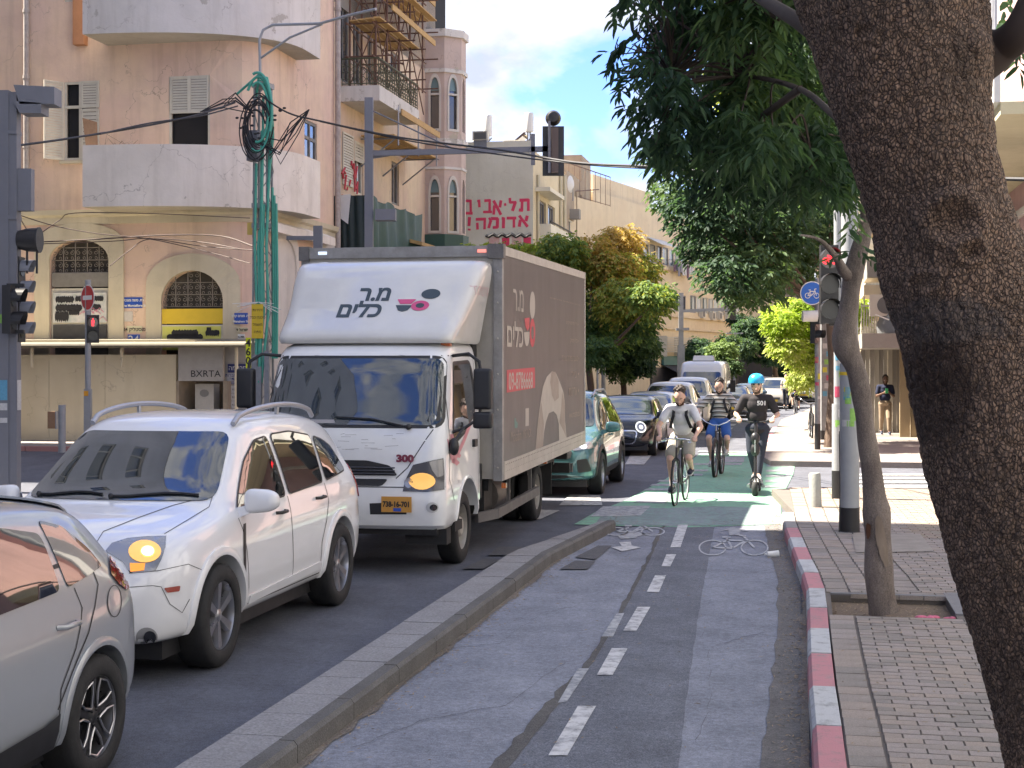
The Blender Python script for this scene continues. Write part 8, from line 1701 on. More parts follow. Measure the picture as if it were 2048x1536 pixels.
for i,(a_,b_3,t0_)in enumerate(((.34,.88,-.9),(.28,.74,-.5),(.38,.98,-.3))):m_=MB();m_.tube([(.02+a_*math.sin(t),-w-.19-.03*i,H-.78+b_3*math.cos(t))for t in[t0_+.16*j for j in range(25)]],.036,7);m_.obj('conduit',GC,up_,60)
CBL=mat('black_cable',(.02,.02,.024),.6);m_=MB();r=random.Random(8)
for i in range(11):a=r.uniform(.30,.52);c=r.uniform(-.1,.1);zc_=H-.95-r.uniform(0,.35);m_.tube([(c+a*math.cos(t)*.9,-w-.12-.02*i,zc_+a*1.75*math.sin(t))for t in[j*math.tau/20+.4 for j in range(r.randrange(14,21))]],.016,5)
for i in range(9):m_.tube([(r.uniform(-.3,.3),-w-.2,H-1.4),(r.uniform(.2,.7),-w-.25,H-1.75+r.uniform(-.35,.3)),(r.uniform(.8,1.1),-w-.2,H-1.1+r.uniform(-.3,.25)),(1.35,-w-.2,H-.75)],.014,5)
for i in range(7):m_.tube([(-.1,-w-.2,H-.8),(-.55,-w-.25,H-.45+r.uniform(-.3,.2)),(-.9,-w-.2,H-.5+r.uniform(-.15,.15)),(-1.5,-w-.2,H-.72)],.014,5)
m_.obj('cable_coil',CBL,up_,kind='stuff');m_=MB()
for i in range(16):m_.ball((r.uniform(-.6,.9),-w-.25,H-1.0+r.uniform(-.4,.4)),(.05,.035,.03),6,4)
m_.obj('connectors',CBL,up_,kind='stuff');MB().box((-.32,-.3,H-1.95),(-.05,.0,H-1.2)).obj('meter_box',GREYP,up_);MB().box((-.38,-.1,5.6-.3),(-.22,.05,5.9-.3)).obj('yellow_box',mat('box_yellow',(.6,.42,.1),.6),up_)
MB().box((-.16,-w-.17,2.7),(.14,-w-.155,3.55)).obj('warning_sign',YEL,up_);m_=MB()
for i,tx in enumerate(('תוריהז','לבכ הנכס','למשח','חתמ')):text_on(m_,tx,.10,(0,-w-.172,3.4-.18*i),(1,0,0),(0,0,1))
m_.obj('lettering',_M['ink_black'],up_);MB().box((-.33,-w-.12,1.7),(-.2,-w-.1,2.72)).obj('marker_strip',mat('lime_strip',(.68,.72,.02),.5),up_);m_=MB()
for i,tx in enumerate('460'):text_on(m_,tx,.26,(-.265,-w-.123,2.58-.22*i),(1,0,0),(0,0,1),.006)
m_.obj('lettering',_M['ink_black'],up_);m_=MB()
for i in range(9):a=r.uniform(-.5,.3);m_.tube([(0,-w-.1,3.6),(r.choice((-1,1))*r.uniform(.3,.7),-w-.1,3.6+a*.4-.1)],.008,4)
m_.obj('loose_wires',WSG,up_)
la=thing('street_lamp','thin street lamp arm curving out from the top of the lattice pole','street lamp',P(521,170,up_.location.y),0);D=la.location.y;q=lambda x,y,d=0:P(x,y,D+d)-la.location;m_=MB();m_.tube([q(521,172),q(520,120),q(519,80),q(526,60),q(545,50),q(640,47,-1),q(700,30,-2),q(752,18,-3)],.035,8);m_.obj('arm',LGREY,la,60);m_=MB();m_.tube([q(522,116),q(580,75,-.6),q(645,48,-1)],.03,8);m_.obj('brace',LGREY,la,60)
om=thing('signal_mast','square grey mast with a long arm carrying a back-turned signal head over the road','mast',(P(738,880,36).x,36,gz(36)+.12),0);D=36;q=lambda x,y,d=0:P(x,y,D+d)-om.location
MB().box((-.1,-.1,0),(.1,.1,q(738,196).z)).obj('column',GREYP,om);m_=MB();m_.bar(q(745,307),q(1098,298),.1,.13);m_.obj('arm',GREYP,om);m_=MB();m_.hexa([q(745,318),q(800,309),q(800,309,.1),q(745,318,.1),q(745,300),q(800,303),q(800,303,.1),q(745,300,.1)]);m_.obj('gusset',GREYP,om);m_=MB();m_.tube([q(746,222),q(912,300)],.02,5);m_.obj('stay',GREYP,om)
a,b=q(1085,352),q(1128,253);MB().box((a.x,-.05,a.z),(b.x,.0,b.z)).obj('backing_board',BLKS,om);m_=MB();c=(a.x+b.x)/2;m_.box((c-.05,-.16,a.z+.06),(c+.12,-.05,b.z-.05));m_.obj('signal_head',mat('signal_brown',(.10,.075,.065),.6),om);MB().box((c-.13,-.24,a.z+.05),(c-.07,-.16,b.z+.1)).obj('bracket',GREYP,om)
m_=MB();m_.lathe([(.001,-.16),(.12,-.15),(.17,-.05),(.19,.1),(.001,.1)],20,'y',(c,-.05,q(1107,236).z));m_.obj('siren',BLKS,om,40);MB().box(q(750,440,-.2),q(793,421,.2)).obj('floodlight',GREYP,om);MB().box(q(1062,330,-.05),q(1070,268,.0)).obj('end_bracket',GREYP,om)
sp2=thing('grey_post','short square grey post top standing above the truck cab','post',(P(636,880,38).x,38,gz(38)+.12),0);MB().box((-.11,-.1,0),(.11,.1,P(636,452,38).z-sp2.location.z)).obj('post',GREYP,sp2);MB().box((-.8,-.03,P(0,480,38).z-sp2.location.z),(-.1,.03,P(0,472,38).z-sp2.location.z)).obj('cross_arm',GREYP,sp2)
wr=thing('overhead_cable','thick twisted black cable strung from the left mast over the street','cable',P(36,291,26),0);o_=wr.location
def sag(pts,r,sub=6,n=5,mb=None):
 mb=mb or MB();limb(mb,[P(*p)-o_ for p in pts],[r]*len(pts),n);return mb
UD=up_.location.y-.4;m_=sag([(36,291,26),(150,275,28),(300,250,32),(400,228,34),(470,205,UD)],.022);sag([(200,268,29),(300,246,32),(400,232,34),(475,212,UD)],.018,mb=m_);m_.obj('cable',CBL,wr,60)
m_=sag([(520,190,UD),(575,225,UD-.5),(640,242,UD-1),(800,275,34),(1000,300,31),(1150,325,28),(1300,333,25),(1450,345,22),(2100,360,15)],.022);sag([(640,243,UD-1),(820,282,34),(1020,312,31),(1180,330,28),(1300,337,25)],.016,mb=m_);m_.obj('cable',CBL,wr,60)
wl=thing('wall_cables','loose brown cables strung across the arches of the pink building','cable',o_,0);m_=MB()
for i,pts in enumerate(([(38,430,39),(110,452,39),(200,468,39),(300,478,39),(420,505,39),(500,527,38)],[(80,484,39),(200,478,39),(330,470,39),(440,472,39),(505,492,38)],[(80,488,39),(230,482,39),(300,477,39),(400,492,39),(505,500,38)],[(220,532,39),(260,500,39),(300,478,39),(400,484,39),(480,498,38)],[(80,468,39),(120,440,39),(150,426,38.4),(300,427,38.2),(500,436,38)],[(60,470,38),(45,445,36),(36,430,30)])):sag(pts,.013 if i!=1 else .018,mb=m_)
m_.obj('cable',mat('brown_cable',(.09,.06,.05),.7),wl,60)
pa=thing('lamp_post','thick pale grey lamp post with a black foot and stickers on the near pavement','lamp post',G(1699,1065,.12),0);MB().cyl((0,0,.28),(0,0,2.0),.115,20).cyl((0,0,2.0),(0,0,9),.10,20,.085).obj('pole',LGREY,pa,50);MB().lathe([(.14,-.03),(.14,.0),(.12,.02),(.118,.3),(.11,.3)],20).obj('foot',BLKS,pa,40);stickers(pa,.115,1.25,1.75,5,3);m_=MB();m_.cyl((0,0,1.86),(0,0,1.90),.118,20);m_.obj('yellow_band',YEL,pa);stickers(pa,.115,1.45,1.6,2,8);m_=MB();m_.tube([(-.14,-.08,0),(-.13,-.08,.5),(-.135,-.07,1.2)],.006,5);m_.obj('cable',CBL,pa)
pb=thing('signal_pole','white-grey pole carrying the lit red bicycle signal','signal pole',G(1676,998,.12),0);D=pb.location.y;MB().cyl((0,0,.4),(0,0,1.4),.09,16).cyl((0,0,1.4),(0,0,4.9),.062,16).obj('pole',LGREY,pb,50);MB().cyl((0,0,0),(0,0,.42),.092,16).obj('foot',BLKS,pb,50);stickers(pb,.09,.7,1.35,6,11);stickers(pb,.063,1.5,2.1,4,12)
signal(pb,(1655-1676)/FPX*D,-.16,zat(664,D),3,0,1.0,2,'bike',.255,.37);MB().box((-.14,-.1,zat(668,D)),(.0,-.02,zat(640,D))).obj('junction_box',BLKS,pb)
pc=thing('grey_mast','wide grey mast covered in stickers behind the bicycle signal','mast',G(1651,879,.12),0);D=pc.location.y;MB().box((-.13,-.1,.2),(.13,.1,9)).obj('column',OLDG,pc);MB().box((-.14,-.11,0),(.14,.11,.25)).obj('foot',BLKS,pc)
for i in range(7):MB().box((-.1+.05*(i%3),-.104,1.2+.22*i),(.02+.05*(i%3),-.101,1.34+.22*i)).obj('sticker',STK[i%5],pc)
pd=thing('signal_pole','slim grey signal pole with a black foot carrying the round blue bicycle sign','signal pole',G(1635,899,.12),0);D=pd.location.y;MB().cyl((0,0,.6),(0,0,zat(560,D)),.065,14).obj('pole',OLDG,pd,50);MB().cyl((0,0,0),(0,0,.62),.07,14).obj('foot',BLKS,pd,50);stickers(pd,.066,1.2,2.2,7,15)
Rm=Matrix.Translation(((1622-1635)/FPX*D,-.12,zat(590,D)));
for nm,poly,mm,y in(('sign_rim',disc2(0,0,.285),WSG,0),('sign_disc',disc2(0,0,.262),mat('sign_blue',(.015,.12,.50),.4,0,.1,8),-.006)):m_=MB();m_.prism(poly,(0,y,0),(1,0,0),(0,0,1),(0,.006,0));m_.xf(Rm);m_.obj(nm,mm,pd)
m_=MB();k=.17
for sx_ in(-1,1):m_.tube([(sx_*k*.62+k*.36*math.cos(a),-.012,-k*.35+k*.36*math.sin(a))for a in[i*math.tau/16 for i in range(16)]],.009,5,closed=True)
for a,b in(((-.62,-.35),(-.1,-.35)),((-.1,-.35),(.4,.25)),((-.3,.25),(.4,.25)),((-.1,-.35),(-.35,.45)),((-.5,.45),(-.2,.45)),((.62,-.35),(.32,.55)),((.32,.55),(.6,.6)),((-.62,-.35),(-.3,.2))):m_.tube([(a[0]*k,-.012,a[1]*k),(b[0]*k,-.012,b[1]*k)],.010,5)
m_.xf(Rm);m_.obj('bicycle_symbol',WSG,pd);signal(pd,-.02,-.1,zat(690,D),2,.9,.9,w=.3,pitch=.36)
m_=MB();m_.lathe([(.001,-.2),(.13,-.2),(.14,.15),(.001,.15)],16,'x',(-.2,-.2,zat(636,D)));m_.obj('white_visor',_M['tank_white'],pd,40)
bo2=thing('bollard','short leaning concrete-grey bollard at the pavement corner by the bike lane','bollard',G(1632,1018,.10),0);m_=MB();m_.lathe([(.001,.50),(.07,.50),(.082,.48),(.082,-.05),(.001,-.05)],18);m_.xf(Matrix.Rotation(-.04,4,'Y'));m_.obj('post',mat('bollard_grey',(.30,.31,.29),.8,0,.5,6,.3,30),bo2,40)
for(nm,lb,px,D,y0,w)in(('lamp_post','grey lamp post between the two left-hand trees',1207,56,560,.09),('lamp_post','lamp post right of the tall white van among the trees',1469,88,668,.08),('lamp_post','slim lamp post just left of the dark rounded tree',1195,78,700,.07)):
 t_=thing(nm,lb,'lamp post',((px-CX)/FPX*D,D,gz(D)+.1),0);MB().cyl((0,0,0),(0,0,zat(y0,D)-t_.location.z),w,10,w*.7).obj('pole',LGREY,t_,50);z=zat(y0,D)-t_.location.z;MB().box((-.5,-.1,z),(.5,.1,z+.08)).obj('lamp_head',LGREY,t_)
fm=thing('signal_mast','far grey signal mast with an arm reaching right above the traffic','mast',((1362-CX)/FPX*72,72,gz(72)),0);q=lambda x,y,d=0:P(x,y,72+d)-fm.location;MB().box((-.17,-.1,0),(.17,.1,q(0,690).z)).box((-.11,-.1,q(0,690).z),(.11,.1,q(0,586).z)).obj('column',GALV,fm);m_=MB();m_.bar(q(1364,622),q(1462,618),.14);m_.obj('arm',GALV,fm);MB().box(q(1460,640,-.1),q(1471,604,0)).obj('signal_head',BLKS,fm);m_=MB();m_.bar(q(1352,659),q(1378,658),.3,.12);m_.obj('street_sign',GALV,fm)
fs_=thing('signal_pole','dark far signal pole seen against the long sandy block','signal pole',((1303-CX)/FPX*66,66,gz(66)),0);MB().cyl((0,0,0),(0,0,4.1),.05,8).obj('pole',BLKS,fs_);signal(fs_,.05,-.05,2.7,3,.6,.9)
bin_=thing('litter_bin','blue bin on the left pavement near the dark tree','bin',((1267-CX)/FPX*58,58,gz(58)+.12),0);MB().lathe([(.001,.9),(.2,.92),(.26,.8),(.25,.1),(.2,0),(.001,0)],14).obj('body',BLUE,bin_,40)
cw=thing('covered_scooter','pale pink covered motor scooter on the left pavement','scooter',((1284-CX)/FPX*60,60,gz(60)+.12),0);m_=MB();m_.ball((0,0,.5),(.36,.7,.62),12,9);m_.obj('cover',mat('pink_cover',(.55,.42,.46),.7,0,.3,8),cw,60)
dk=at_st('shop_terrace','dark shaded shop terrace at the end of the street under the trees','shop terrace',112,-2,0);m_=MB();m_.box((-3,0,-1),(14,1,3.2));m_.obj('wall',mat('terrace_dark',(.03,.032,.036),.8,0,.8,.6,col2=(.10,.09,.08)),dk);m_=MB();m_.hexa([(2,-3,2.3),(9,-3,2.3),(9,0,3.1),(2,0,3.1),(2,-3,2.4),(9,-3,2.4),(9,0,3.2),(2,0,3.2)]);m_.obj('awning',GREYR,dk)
SKIN=mat('skin',(.58,.37,.28),.5,0,.2,12,col2=(.52,.29,.20));SKIN_D=mat('skin_dark',(.13,.07,.045),.5,0,.2,12);HAIR=mat('dark_hair',(.018,.012,.010),.6,0,.5,60,.6,120);WHS=mat('white_cloth',(.52,.51,.50),.9,0,.2,8,.2,40)
def capsule(mb,a,b,ra,rb,n=14):
 a,b=Vector(a),Vector(b);d=b-a;L_=d.length
 if L_<1e-6:mb.ball(a,ra,n,8);return
 d/=L_;mb.tube([a,b],[ra,rb],n);mb.ball(a,ra,n,8);mb.ball(b,rb,n,8)
def blend(name,parts,vox,m,par,smooth=6,kind=None,fac=.6):
 'one continuous surface grown over overlapping tapered limbs'
 mb=MB()
 for p in parts:
  if len(p)==4:capsule(mb,*p)
  else:mb.ball(p[0],p[1],18,12)
 me=bpy.data.meshes.new(name);me.from_pydata(mb.v,[],mb.f)
 out=bake(me,[('REMESH',dict(mode='VOXEL',voxel_size=vox)),('SMOOTH',dict(factor=fac,iterations=smooth))]);out.name=name;out.materials.clear();out.materials.append(m);out.shade_smooth();return link(name,out,par)
def lerp(a,b,t):return Vector(a).lerp(Vector(b),t)
def person(label,loc,rz,J,look,skin=SKIN,group=None):
 'J: joints in local space, +x is the way the person faces. hip, chest, neck, head, and per side sh, el, wr, hp, kn, an, toe'
 root=thing('person',label,'person',loc,rz,group);hip,chest,neck,head=[Vector(J[k])for k in('hip','chest','neck','head')];up=(head-neck).normalized();f=(Vector((1,0,0))-up*up.x).normalized();lat=up.cross(f);P_=[]
 bx_=.9 if look.get('slim')else 1.0
 P_+=[(hip,(.13,.165*bx_,.12)),(lerp(hip,chest,.5),(.115,.15*bx_,.14)),(chest,(.115,.165*bx_,.16)),(chest+(neck-chest)*.5,(.10,.15,.09)),(chest,neck+up*.02,.09,.056),(neck,head-up*.04,.055,.055)]
 hc=head+up*.03;P_+=[(hc+f*.005,(.094,.077,.112)),(head+f*.028-up*.055,(.062,.056,.06)),(head+f*.06-up*.095,(.028,.032,.026)),(head+f*.100-up*.012,head+f*.118-up*.035,.010,.015),(head+f*.085-up*.07,head+f*.09-up*.07,.022,.022),(head+f*.082+up*.028+lat*.03,head+f*.082+up*.028-lat*.03,.016,.016)]
 for s in(1,-1):P_+=[(head+lat*s*.078-up*.005,(.018,.012,.030)),(head+f*.05+lat*s*.045-up*.03,(.03,.02,.03))]
 for s in 'LR':
  sh,el,wr_,hp,kn,an,toe=[Vector(J[k+s])for k in('sh','el','wr','hp','kn','an','toe')];P_+=[(sh,el,.056,.040),(lerp(sh,el,.45),lerp(sh,el,.55),.052,.05),(el,wr_,.041,.027),(lerp(el,wr_,.25),lerp(el,wr_,.35),.042,.038),(hp,kn,.088,.055),(lerp(kn,an,.28),lerp(kn,an,.36),.056,.05),(kn,an,.054,.036),(an,lerp(an,toe,.5),.036,.034)]
  d=(wr_-el).normalized();hd=Vector(J['hand'+s])if 'hand'+s in J else d;hd.normalize();curl_=Vector(J.get('curl'+s,(0,0,-1))).normalized();side=hd.cross(curl_).normalized();pc_=wr_+hd*.075;P_+=[(wr_,pc_-side*.022,.024,.019),(wr_,pc_+side*.022,.024,.018),(pc_-side*.02,pc_+side*.02,.02,.019)]
  for k,(o,l)in enumerate(((-.033,.9),(-.011,1.0),(.011,.95),(.032,.75))):
   p0=pc_+side*o;p1=p0+(hd*.75+curl_*.65)*.036*l;p2=p1+(curl_*1.0-hd*.15)*.028*l;p3=p2+(curl_*.3-hd*.9)*.02*l;P_+=[(p0,p1,.0095,.009),(p1,p2,.009,.0085),(p2,p3,.0085,.008)]
  t0=wr_+hd*.03-side*.025;t1=t0+(hd*.5-side*.5+curl_*.6)*.035;P_+=[(t0,t1,.012,.010),(t1,t1+(hd*.5+curl_*.6+side*.2)*.03,.010,.009)]
 body=blend('body',P_,look.get('vox',.0085),skin,root,3,fac=.5)
 eyw=mat('eye_white',(.6,.58,.55),.3)
 for s in(1,-1):
  e=hc+f*.083+lat*s*.032-up*.018;m=MB();m.ball(e,.0125,8,6);ey=m.obj('eye',eyw,root,60);m=MB();m.ball(e+f*.009,.006,6,5);m.obj('iris',HAIR,ey)
  m=MB();m.tube([e+up*.02-lat*s*.016+f*.010,e+up*.026+f*.013,e+up*.018+lat*s*.02+f*.002],.0045,5);m.obj('eyebrow',HAIR,root)
 m=MB();m.tube([head+f*.098-up*.068-lat*.02,head+f*.105-up*.066,head+f*.098-up*.068+lat*.02],.0055,6);m.obj('mouth',mat('lips',(.30,.10,.09),.5),root)
 if look.get('beard'):blend('beard',[(head+f*.066-up*.10,(.036,.042,.030)),(head+f*.035-up*.085+lat*.045,(.04,.018,.045)),(head+f*.035-up*.085-lat*.045,(.04,.018,.045)),(head+f*.100-up*.055,(.012,.028,.007)),(head+f*.012-up*.04+lat*.066,(.022,.014,.04)),(head+f*.012-up*.04-lat*.066,(.022,.014,.04))],.006,look.get('beardm',HAIR),root,2)
 if look.get('hair'):
  r=random.Random(3);hp_=[(hc-f*.034+up*.036,(.090,.086,.092)),(hc-f*.05-up*.02,(.06,.08,.085))]+[(hc-f*.034+up*.042+(lambda v:Vector((v.x*.085,v.y*.082,abs(v.z)*.09)))(Vector((r.gauss(0,1),r.gauss(0,1),r.gauss(.4,1))).normalized()),r.uniform(.014,.024)*look['hair'])for _ in range(44)]
  blend('hair',[(a,(b,b,b))if not isinstance(b,tuple)else(a,b)for a,b in hp_],.007,look.get('hairm',HAIR),root,1)
 hem=look.get('hem',.02);T_=[(hip+Vector((0,0,hem)),(.142,.178,.10)),(lerp(hip,chest,.5),(.132,.166*bx_,.15)),(chest,(.132,.186*bx_,.165)),(chest+(neck-chest)*.5,(.118,.165,.085)),(lerp(chest,neck,.8),(.085,.10,.05))]
 for s in 'LR':sh,el=Vector(J['sh'+s]),Vector(J['el'+s]);sl=look.get('sleeve',.55);T_+=[(lerp(chest,neck,.6),sh,.09,.072),(sh,lerp(sh,el,sl),.073,.068)]
 blend('shirt',T_,.010,look['shirt'],root,11)
 for s in 'LR':
  hp,kn,an,toe=[Vector(J[k+s])for k in('hp','kn','an','toe')]
  w=(an-toe);w.z=0;fd=(toe-an);fd.z=0;fd=fd.normalized()if fd.length>.01 else f;tt=(toe-an).normalized();sh_=[(an+Vector((0,0,-.02))-tt*.01,an-tt*.02+Vector((0,0,-.035)),.042,.042),(an+Vector((0,0,-.03)),toe,.043,.036),(lerp(an,toe,.7),toe+tt*.02,.043,.034)]
  so=blend('shoe',sh_,.008,look['shoe'],root,3);d_=Vector((0,0,-.034));m=MB();m.bar(an-tt*.06+d_*1.1,toe+tt*.045+d_*.85,.075,.018);m.obj('sole',look.get('solem',WHS),so)
  if look.get('sock'):blend('sock',[(lerp(kn,an,.80),an,.040,.040)],.008,look['sock'],root,1)
 L_=[(hip,(.145,.172,.11))];le=look.get('leg',.62)
 for s in 'LR':
  hp,kn,an=[Vector(J[k+s])for k in('hp','kn','an')]
  if le<=1:L_+=[(hip,hp,.12,.105),(hp,lerp(hp,kn,le),.104,look.get('cuff',.088))]
  else:L_+=[(hip,hp,.12,.105),(hp,kn,.10,.075),(kn,lerp(kn,an,le-1),.072,.05)]
 blend('shorts' if le<=1 else 'trousers',L_,.010,look['pants'],root,4)
 return root,(hip,chest,neck,head,up,f,lat)
def straps(root,fr,J,m,w=.045):
 hip,chest,neck,head,up,f,lat=fr
 for s,k in(('L',1),('R',-1)):
  a=lerp(neck,Vector(J['sh'+s]),.55);pts=[a+Vector((-.10,0,.0)),a+Vector((-.01,0,.068)),a+(chest-neck)*.25+f*.145,chest+f*.162+lat*k*.125,lerp(chest,hip,.35)+f*.13+lat*k*.158,lerp(chest,hip,.55)+lat*k*.165]
  mb=MB();q=[]
  for i in range(len(pts)-1):
   for j in range(4):q.append(pts[i].lerp(pts[i+1],j/4))
  q.append(pts[-1])
  for i in range(len(q)-1):mb.bar(q[i],q[i+1]+(q[i+1]-q[i])*.15,.012,w,up=Vector((0,1,0)))
  mb.obj('backpack_strap',m,root)
 blend('backpack',[(chest-f*.21-up*.05,(.09,.15,.22))],.02,m,root,3)
def bicycle(name,label,loc,rz,frm,bar='drop',tyre=.022,R_=.34,fork=None,crank=0.5,basketless=True,group=None):
 'side profile in the xz plane, +x forward; origin under the front hub'
 b=thing(name,label,'bicycle',loc,rz,group);WB=-1.02
 for x,nm in((0,'wheel'),(WB,'wheel')):
  m=MB();m.tube([(x+R_*math.cos(a),0,R_+R_*math.sin(a)*1.0)for a in[i*math.tau/40 for i in range(40)]],tyre,8,closed=True);w=m.obj('wheel',TYRE,b,60);m=MB();m.tube([(x+(R_-tyre)*math.cos(a),0,R_+(R_-tyre)*math.sin(a))for a in[i*math.tau/40 for i in range(40)]],.010,6,closed=True);m.obj('rim',GALV,w,60);m=MB()
  for i in range(28):a=i*math.tau/28;m.tube([(x+.02*math.cos(a+(1.2 if i%2 else-1.2)),.03*(1 if i%4<2 else-1),R_+.02*math.sin(a+1.2)),(x+(R_-.02)*math.cos(a),0,R_+(R_-.02)*math.sin(a))],.0018,3,cap=False)
  m.cyl((x,-.04,R_),(x,.04,R_),.018,8);m.obj('spokes',CHR,w)
 bb=(-.60,0,R_-.06);ht,hb_=(-.16,0,.86),(-.125,0,.72);st_=(-.74,0,.84);m=MB()
 for p,q in((ht,hb_),(hb_,bb),(ht,st_),(st_,bb)):m.tube([p,q],.017,8)
 for y in(-.05,.05):m.tube([bb,(WB,y,R_)],.010,6);m.tube([(WB,y,R_),st_],.009,6);m.tube([hb_,(-.10,y,.66),(0,y,R_)],.013,6)
 m.obj('frame',frm,b,60);m=MB();m.tube([ht,(-.19,0,.98)],.014,8);m.obj('stem',GALV,b)
 m=MB()
 if bar=='drop':pts=[(-.28,-.27,.97),(-.20,-.25,.96),(-.14,-.10,.99),(-.17,0,.985),(-.14,.10,.99),(-.20,.25,.96),(-.28,.27,.97)]
 else:pts=[(-.42,-.36,1.14),(-.33,-.33,1.13),(-.20,-.20,1.03),(-.17,-.06,.97),(-.17,.06,.97),(-.20,.20,1.03),(-.33,.33,1.13),(-.42,.36,1.14)]
 m.tube(pts,.012,8);h=m.obj('handlebar',CHR,b,60);m=MB()
 for e in(0,-1):n_=1 if e==0 else-2;m.tube([pts[e],pts[n_]],.017,8)
 m.obj('grips',BLKP,h,60)
 if bar=='drop':m=MB();m.ball((-.12,.0,1.01),(.03,.03,.03),8,6);m.tube([(-.17,.12,.985),(-.11,.17,.95),(-.12,.22,.94)],.006,5);m.tube([(-.17,-.12,.985),(-.11,-.17,.95),(-.12,-.22,.94)],.006,5);m.obj('brake_levers',CHR,h,60)
 m=MB();m.ball((-.80,0,.95),(.13,.075,.035),12,7);m.tube([st_,(-.77,0,.95)],.013,6);m.obj('saddle',BLKP,b,60)
 ca,sa=math.cos(crank),math.sin(crank);m=MB();m.tube([(bb[0],.06,bb[2]),(bb[0]+.17*ca,.08,bb[2]+.17*sa)],.010,6);m.tube([(bb[0],-.06,bb[2]),(bb[0]-.17*ca,-.08,bb[2]-.17*sa)],.010,6);m.lathe([(.07,-.004),(.09,-.004),(.09,.004),(.07,.004)],20,'y',(bb[0],-.05,bb[2]));m.obj('crank',GALV,b,60)
 for sg in(1,-1):m=MB();c=(bb[0]+sg*.17*ca,sg*.13,bb[2]+sg*.17*sa);m.box((c[0]-.045,c[1]-.045,c[2]-.012),(c[0]+.045,c[1]+.045,c[2]+.012));m.obj('pedal',BLKP,b)
 if fork=='guard':m=MB();m.tube([(R_*1.12*math.cos(a),0,R_+R_*1.12*math.sin(a))for a in[.5+i*.15 for i in range(14)]],.022,5);m.obj('mudguard',BLKP,b)
 return b,bb
FACE=-math.pi/2-TH
def jset(bb,crank,hipp,lean,hx,hy,hz,headt=(0,0),spread=.1,kneeout=.03,R_=.34):
 J={};hip=Vector(hipp);d=Vector((math.sin(lean),0,math.cos(lean)));J['hip']=hip;J['chest']=hip+d*.36;J['neck']=hip+d*.53;J['head']=J['neck']+Vector((.06+.08*math.sin(lean),headt[0],.145));ca,sa=math.cos(crank),math.sin(crank)
 for s,k in(('L',1),('R',-1)):
  sh=J['neck']+Vector((-.02,k*.175,-.055));wr_=Vector((hx,k*hy,hz));mid=(sh+wr_)/2;L_=(wr_-sh).length;bend=math.sqrt(max(0,.29**2-(L_/2)**2));J['sh'+s]=sh;J['el'+s]=mid+Vector((-.3,k*1,-.6)).normalized()*bend;J['wr'+s]=wr_
  hp=hip+Vector((.02,k*.10,-.03));pd_=Vector((bb[0]+k*.17*ca,k*.13,bb[2]+k*.17*sa));toe=pd_+Vector((.10,0,.05));an=pd_+Vector((-.09,0,.10));v=an-hp;L_=v.length;m=(hp+an)/2;n=Vector((-v.z,0,v.x)).normalized();n=-n if n.x<0 else n;bend=math.sqrt(max(.0004,.44**2-(L_/2)**2));J['hp'+s]=hp;J['kn'+s]=m+n*bend+Vector((0,k*kneeout,0));J['an'+s]=an;J['toe'+s]=toe;J['hand'+s]=(.75,k*.1,-.15);J['curl'+s]=(.15,0,-1)
 return J
GST=mat('grey_tshirt',(.68,.68,.69),.9,0,.25,6,.3,30);BGE=mat('beige_shorts',(.36,.34,.28),.9,0,.2,6);NVY=mat('navy_shoe',(.02,.025,.05),.7);BPK=mat('backpack_black',(.018,.018,.022),.8);BSH=mat('blue_shorts',(.035,.11,.36),.85,0,.2,6);BTS=mat('black_tshirt',(.026,.022,.026),.85,0,.3,6,.3,30);JNS=mat('dark_jeans',(.028,.034,.055),.85,0,.4,6,.3,30)
STR=mat('striped_shirt',(.60,.58,.55),.9,0,.15,6);nt=STR.node_tree;b_=nt.nodes['Principled BSDF'];src=b_.inputs['Base Color'].links[0].from_socket;tc=nt.nodes.new('ShaderNodeTexCoord');sp3=nt.nodes.new('ShaderNodeSeparateXYZ');nt.links.new(tc.outputs['Object'],sp3.inputs[0])
ad=nt.nodes.new('ShaderNodeMath');ad.operation='MULTIPLY_ADD';nt.links.new(sp3.outputs[0],ad.inputs[0]);ad.inputs[1].default_value=-.25;nt.links.new(sp3.outputs[2],ad.inputs[2]);ml=nt.nodes.new('ShaderNodeMath');ml.operation='MULTIPLY';ml.inputs[1].default_value=12.5;nt.links.new(ad.outputs[0],ml.inputs[0]);fr2=nt.nodes.new('ShaderNodeMath');fr2.operation='FRACT';nt.links.new(ml.outputs[0],fr2.inputs[0])
cr=nt.nodes.new('ShaderNodeValToRGB');cr.color_ramp.interpolation='CONSTANT';e=cr.color_ramp.elements;e[0].position=0;e[0].color=(.04,.04,.045,1);e[1].position=.26;e[1].color=(1,1,1,1);e2=cr.color_ramp.elements.new(.6);e2.color=(.55,.5,.46,1);nt.links.new(fr2.outputs[0],cr.inputs[0]);mx=nt.nodes.new('ShaderNodeMix');mx.data_type='RGBA';mx.blend_type='MULTIPLY';mx.inputs[0].default_value=1;nt.links.new(src,mx.inputs[6]);nt.links.new(cr.outputs[0],mx.inputs[7]);nt.links.new(mx.outputs[2],b_.inputs['Base Color'])
l1=G(1350,1012);bk,bb=bicycle('city_bicycle','black road bicycle under the man in the pale grey T-shirt',l1,FACE-.07,BLKP,'drop',.017,crank=2.3);J=jset(bb,2.3,(-.76,0,1.0),.42,-.25,.26,1.02,spread=.1);J['head']=J['neck']+Vector((.09,0,.13))
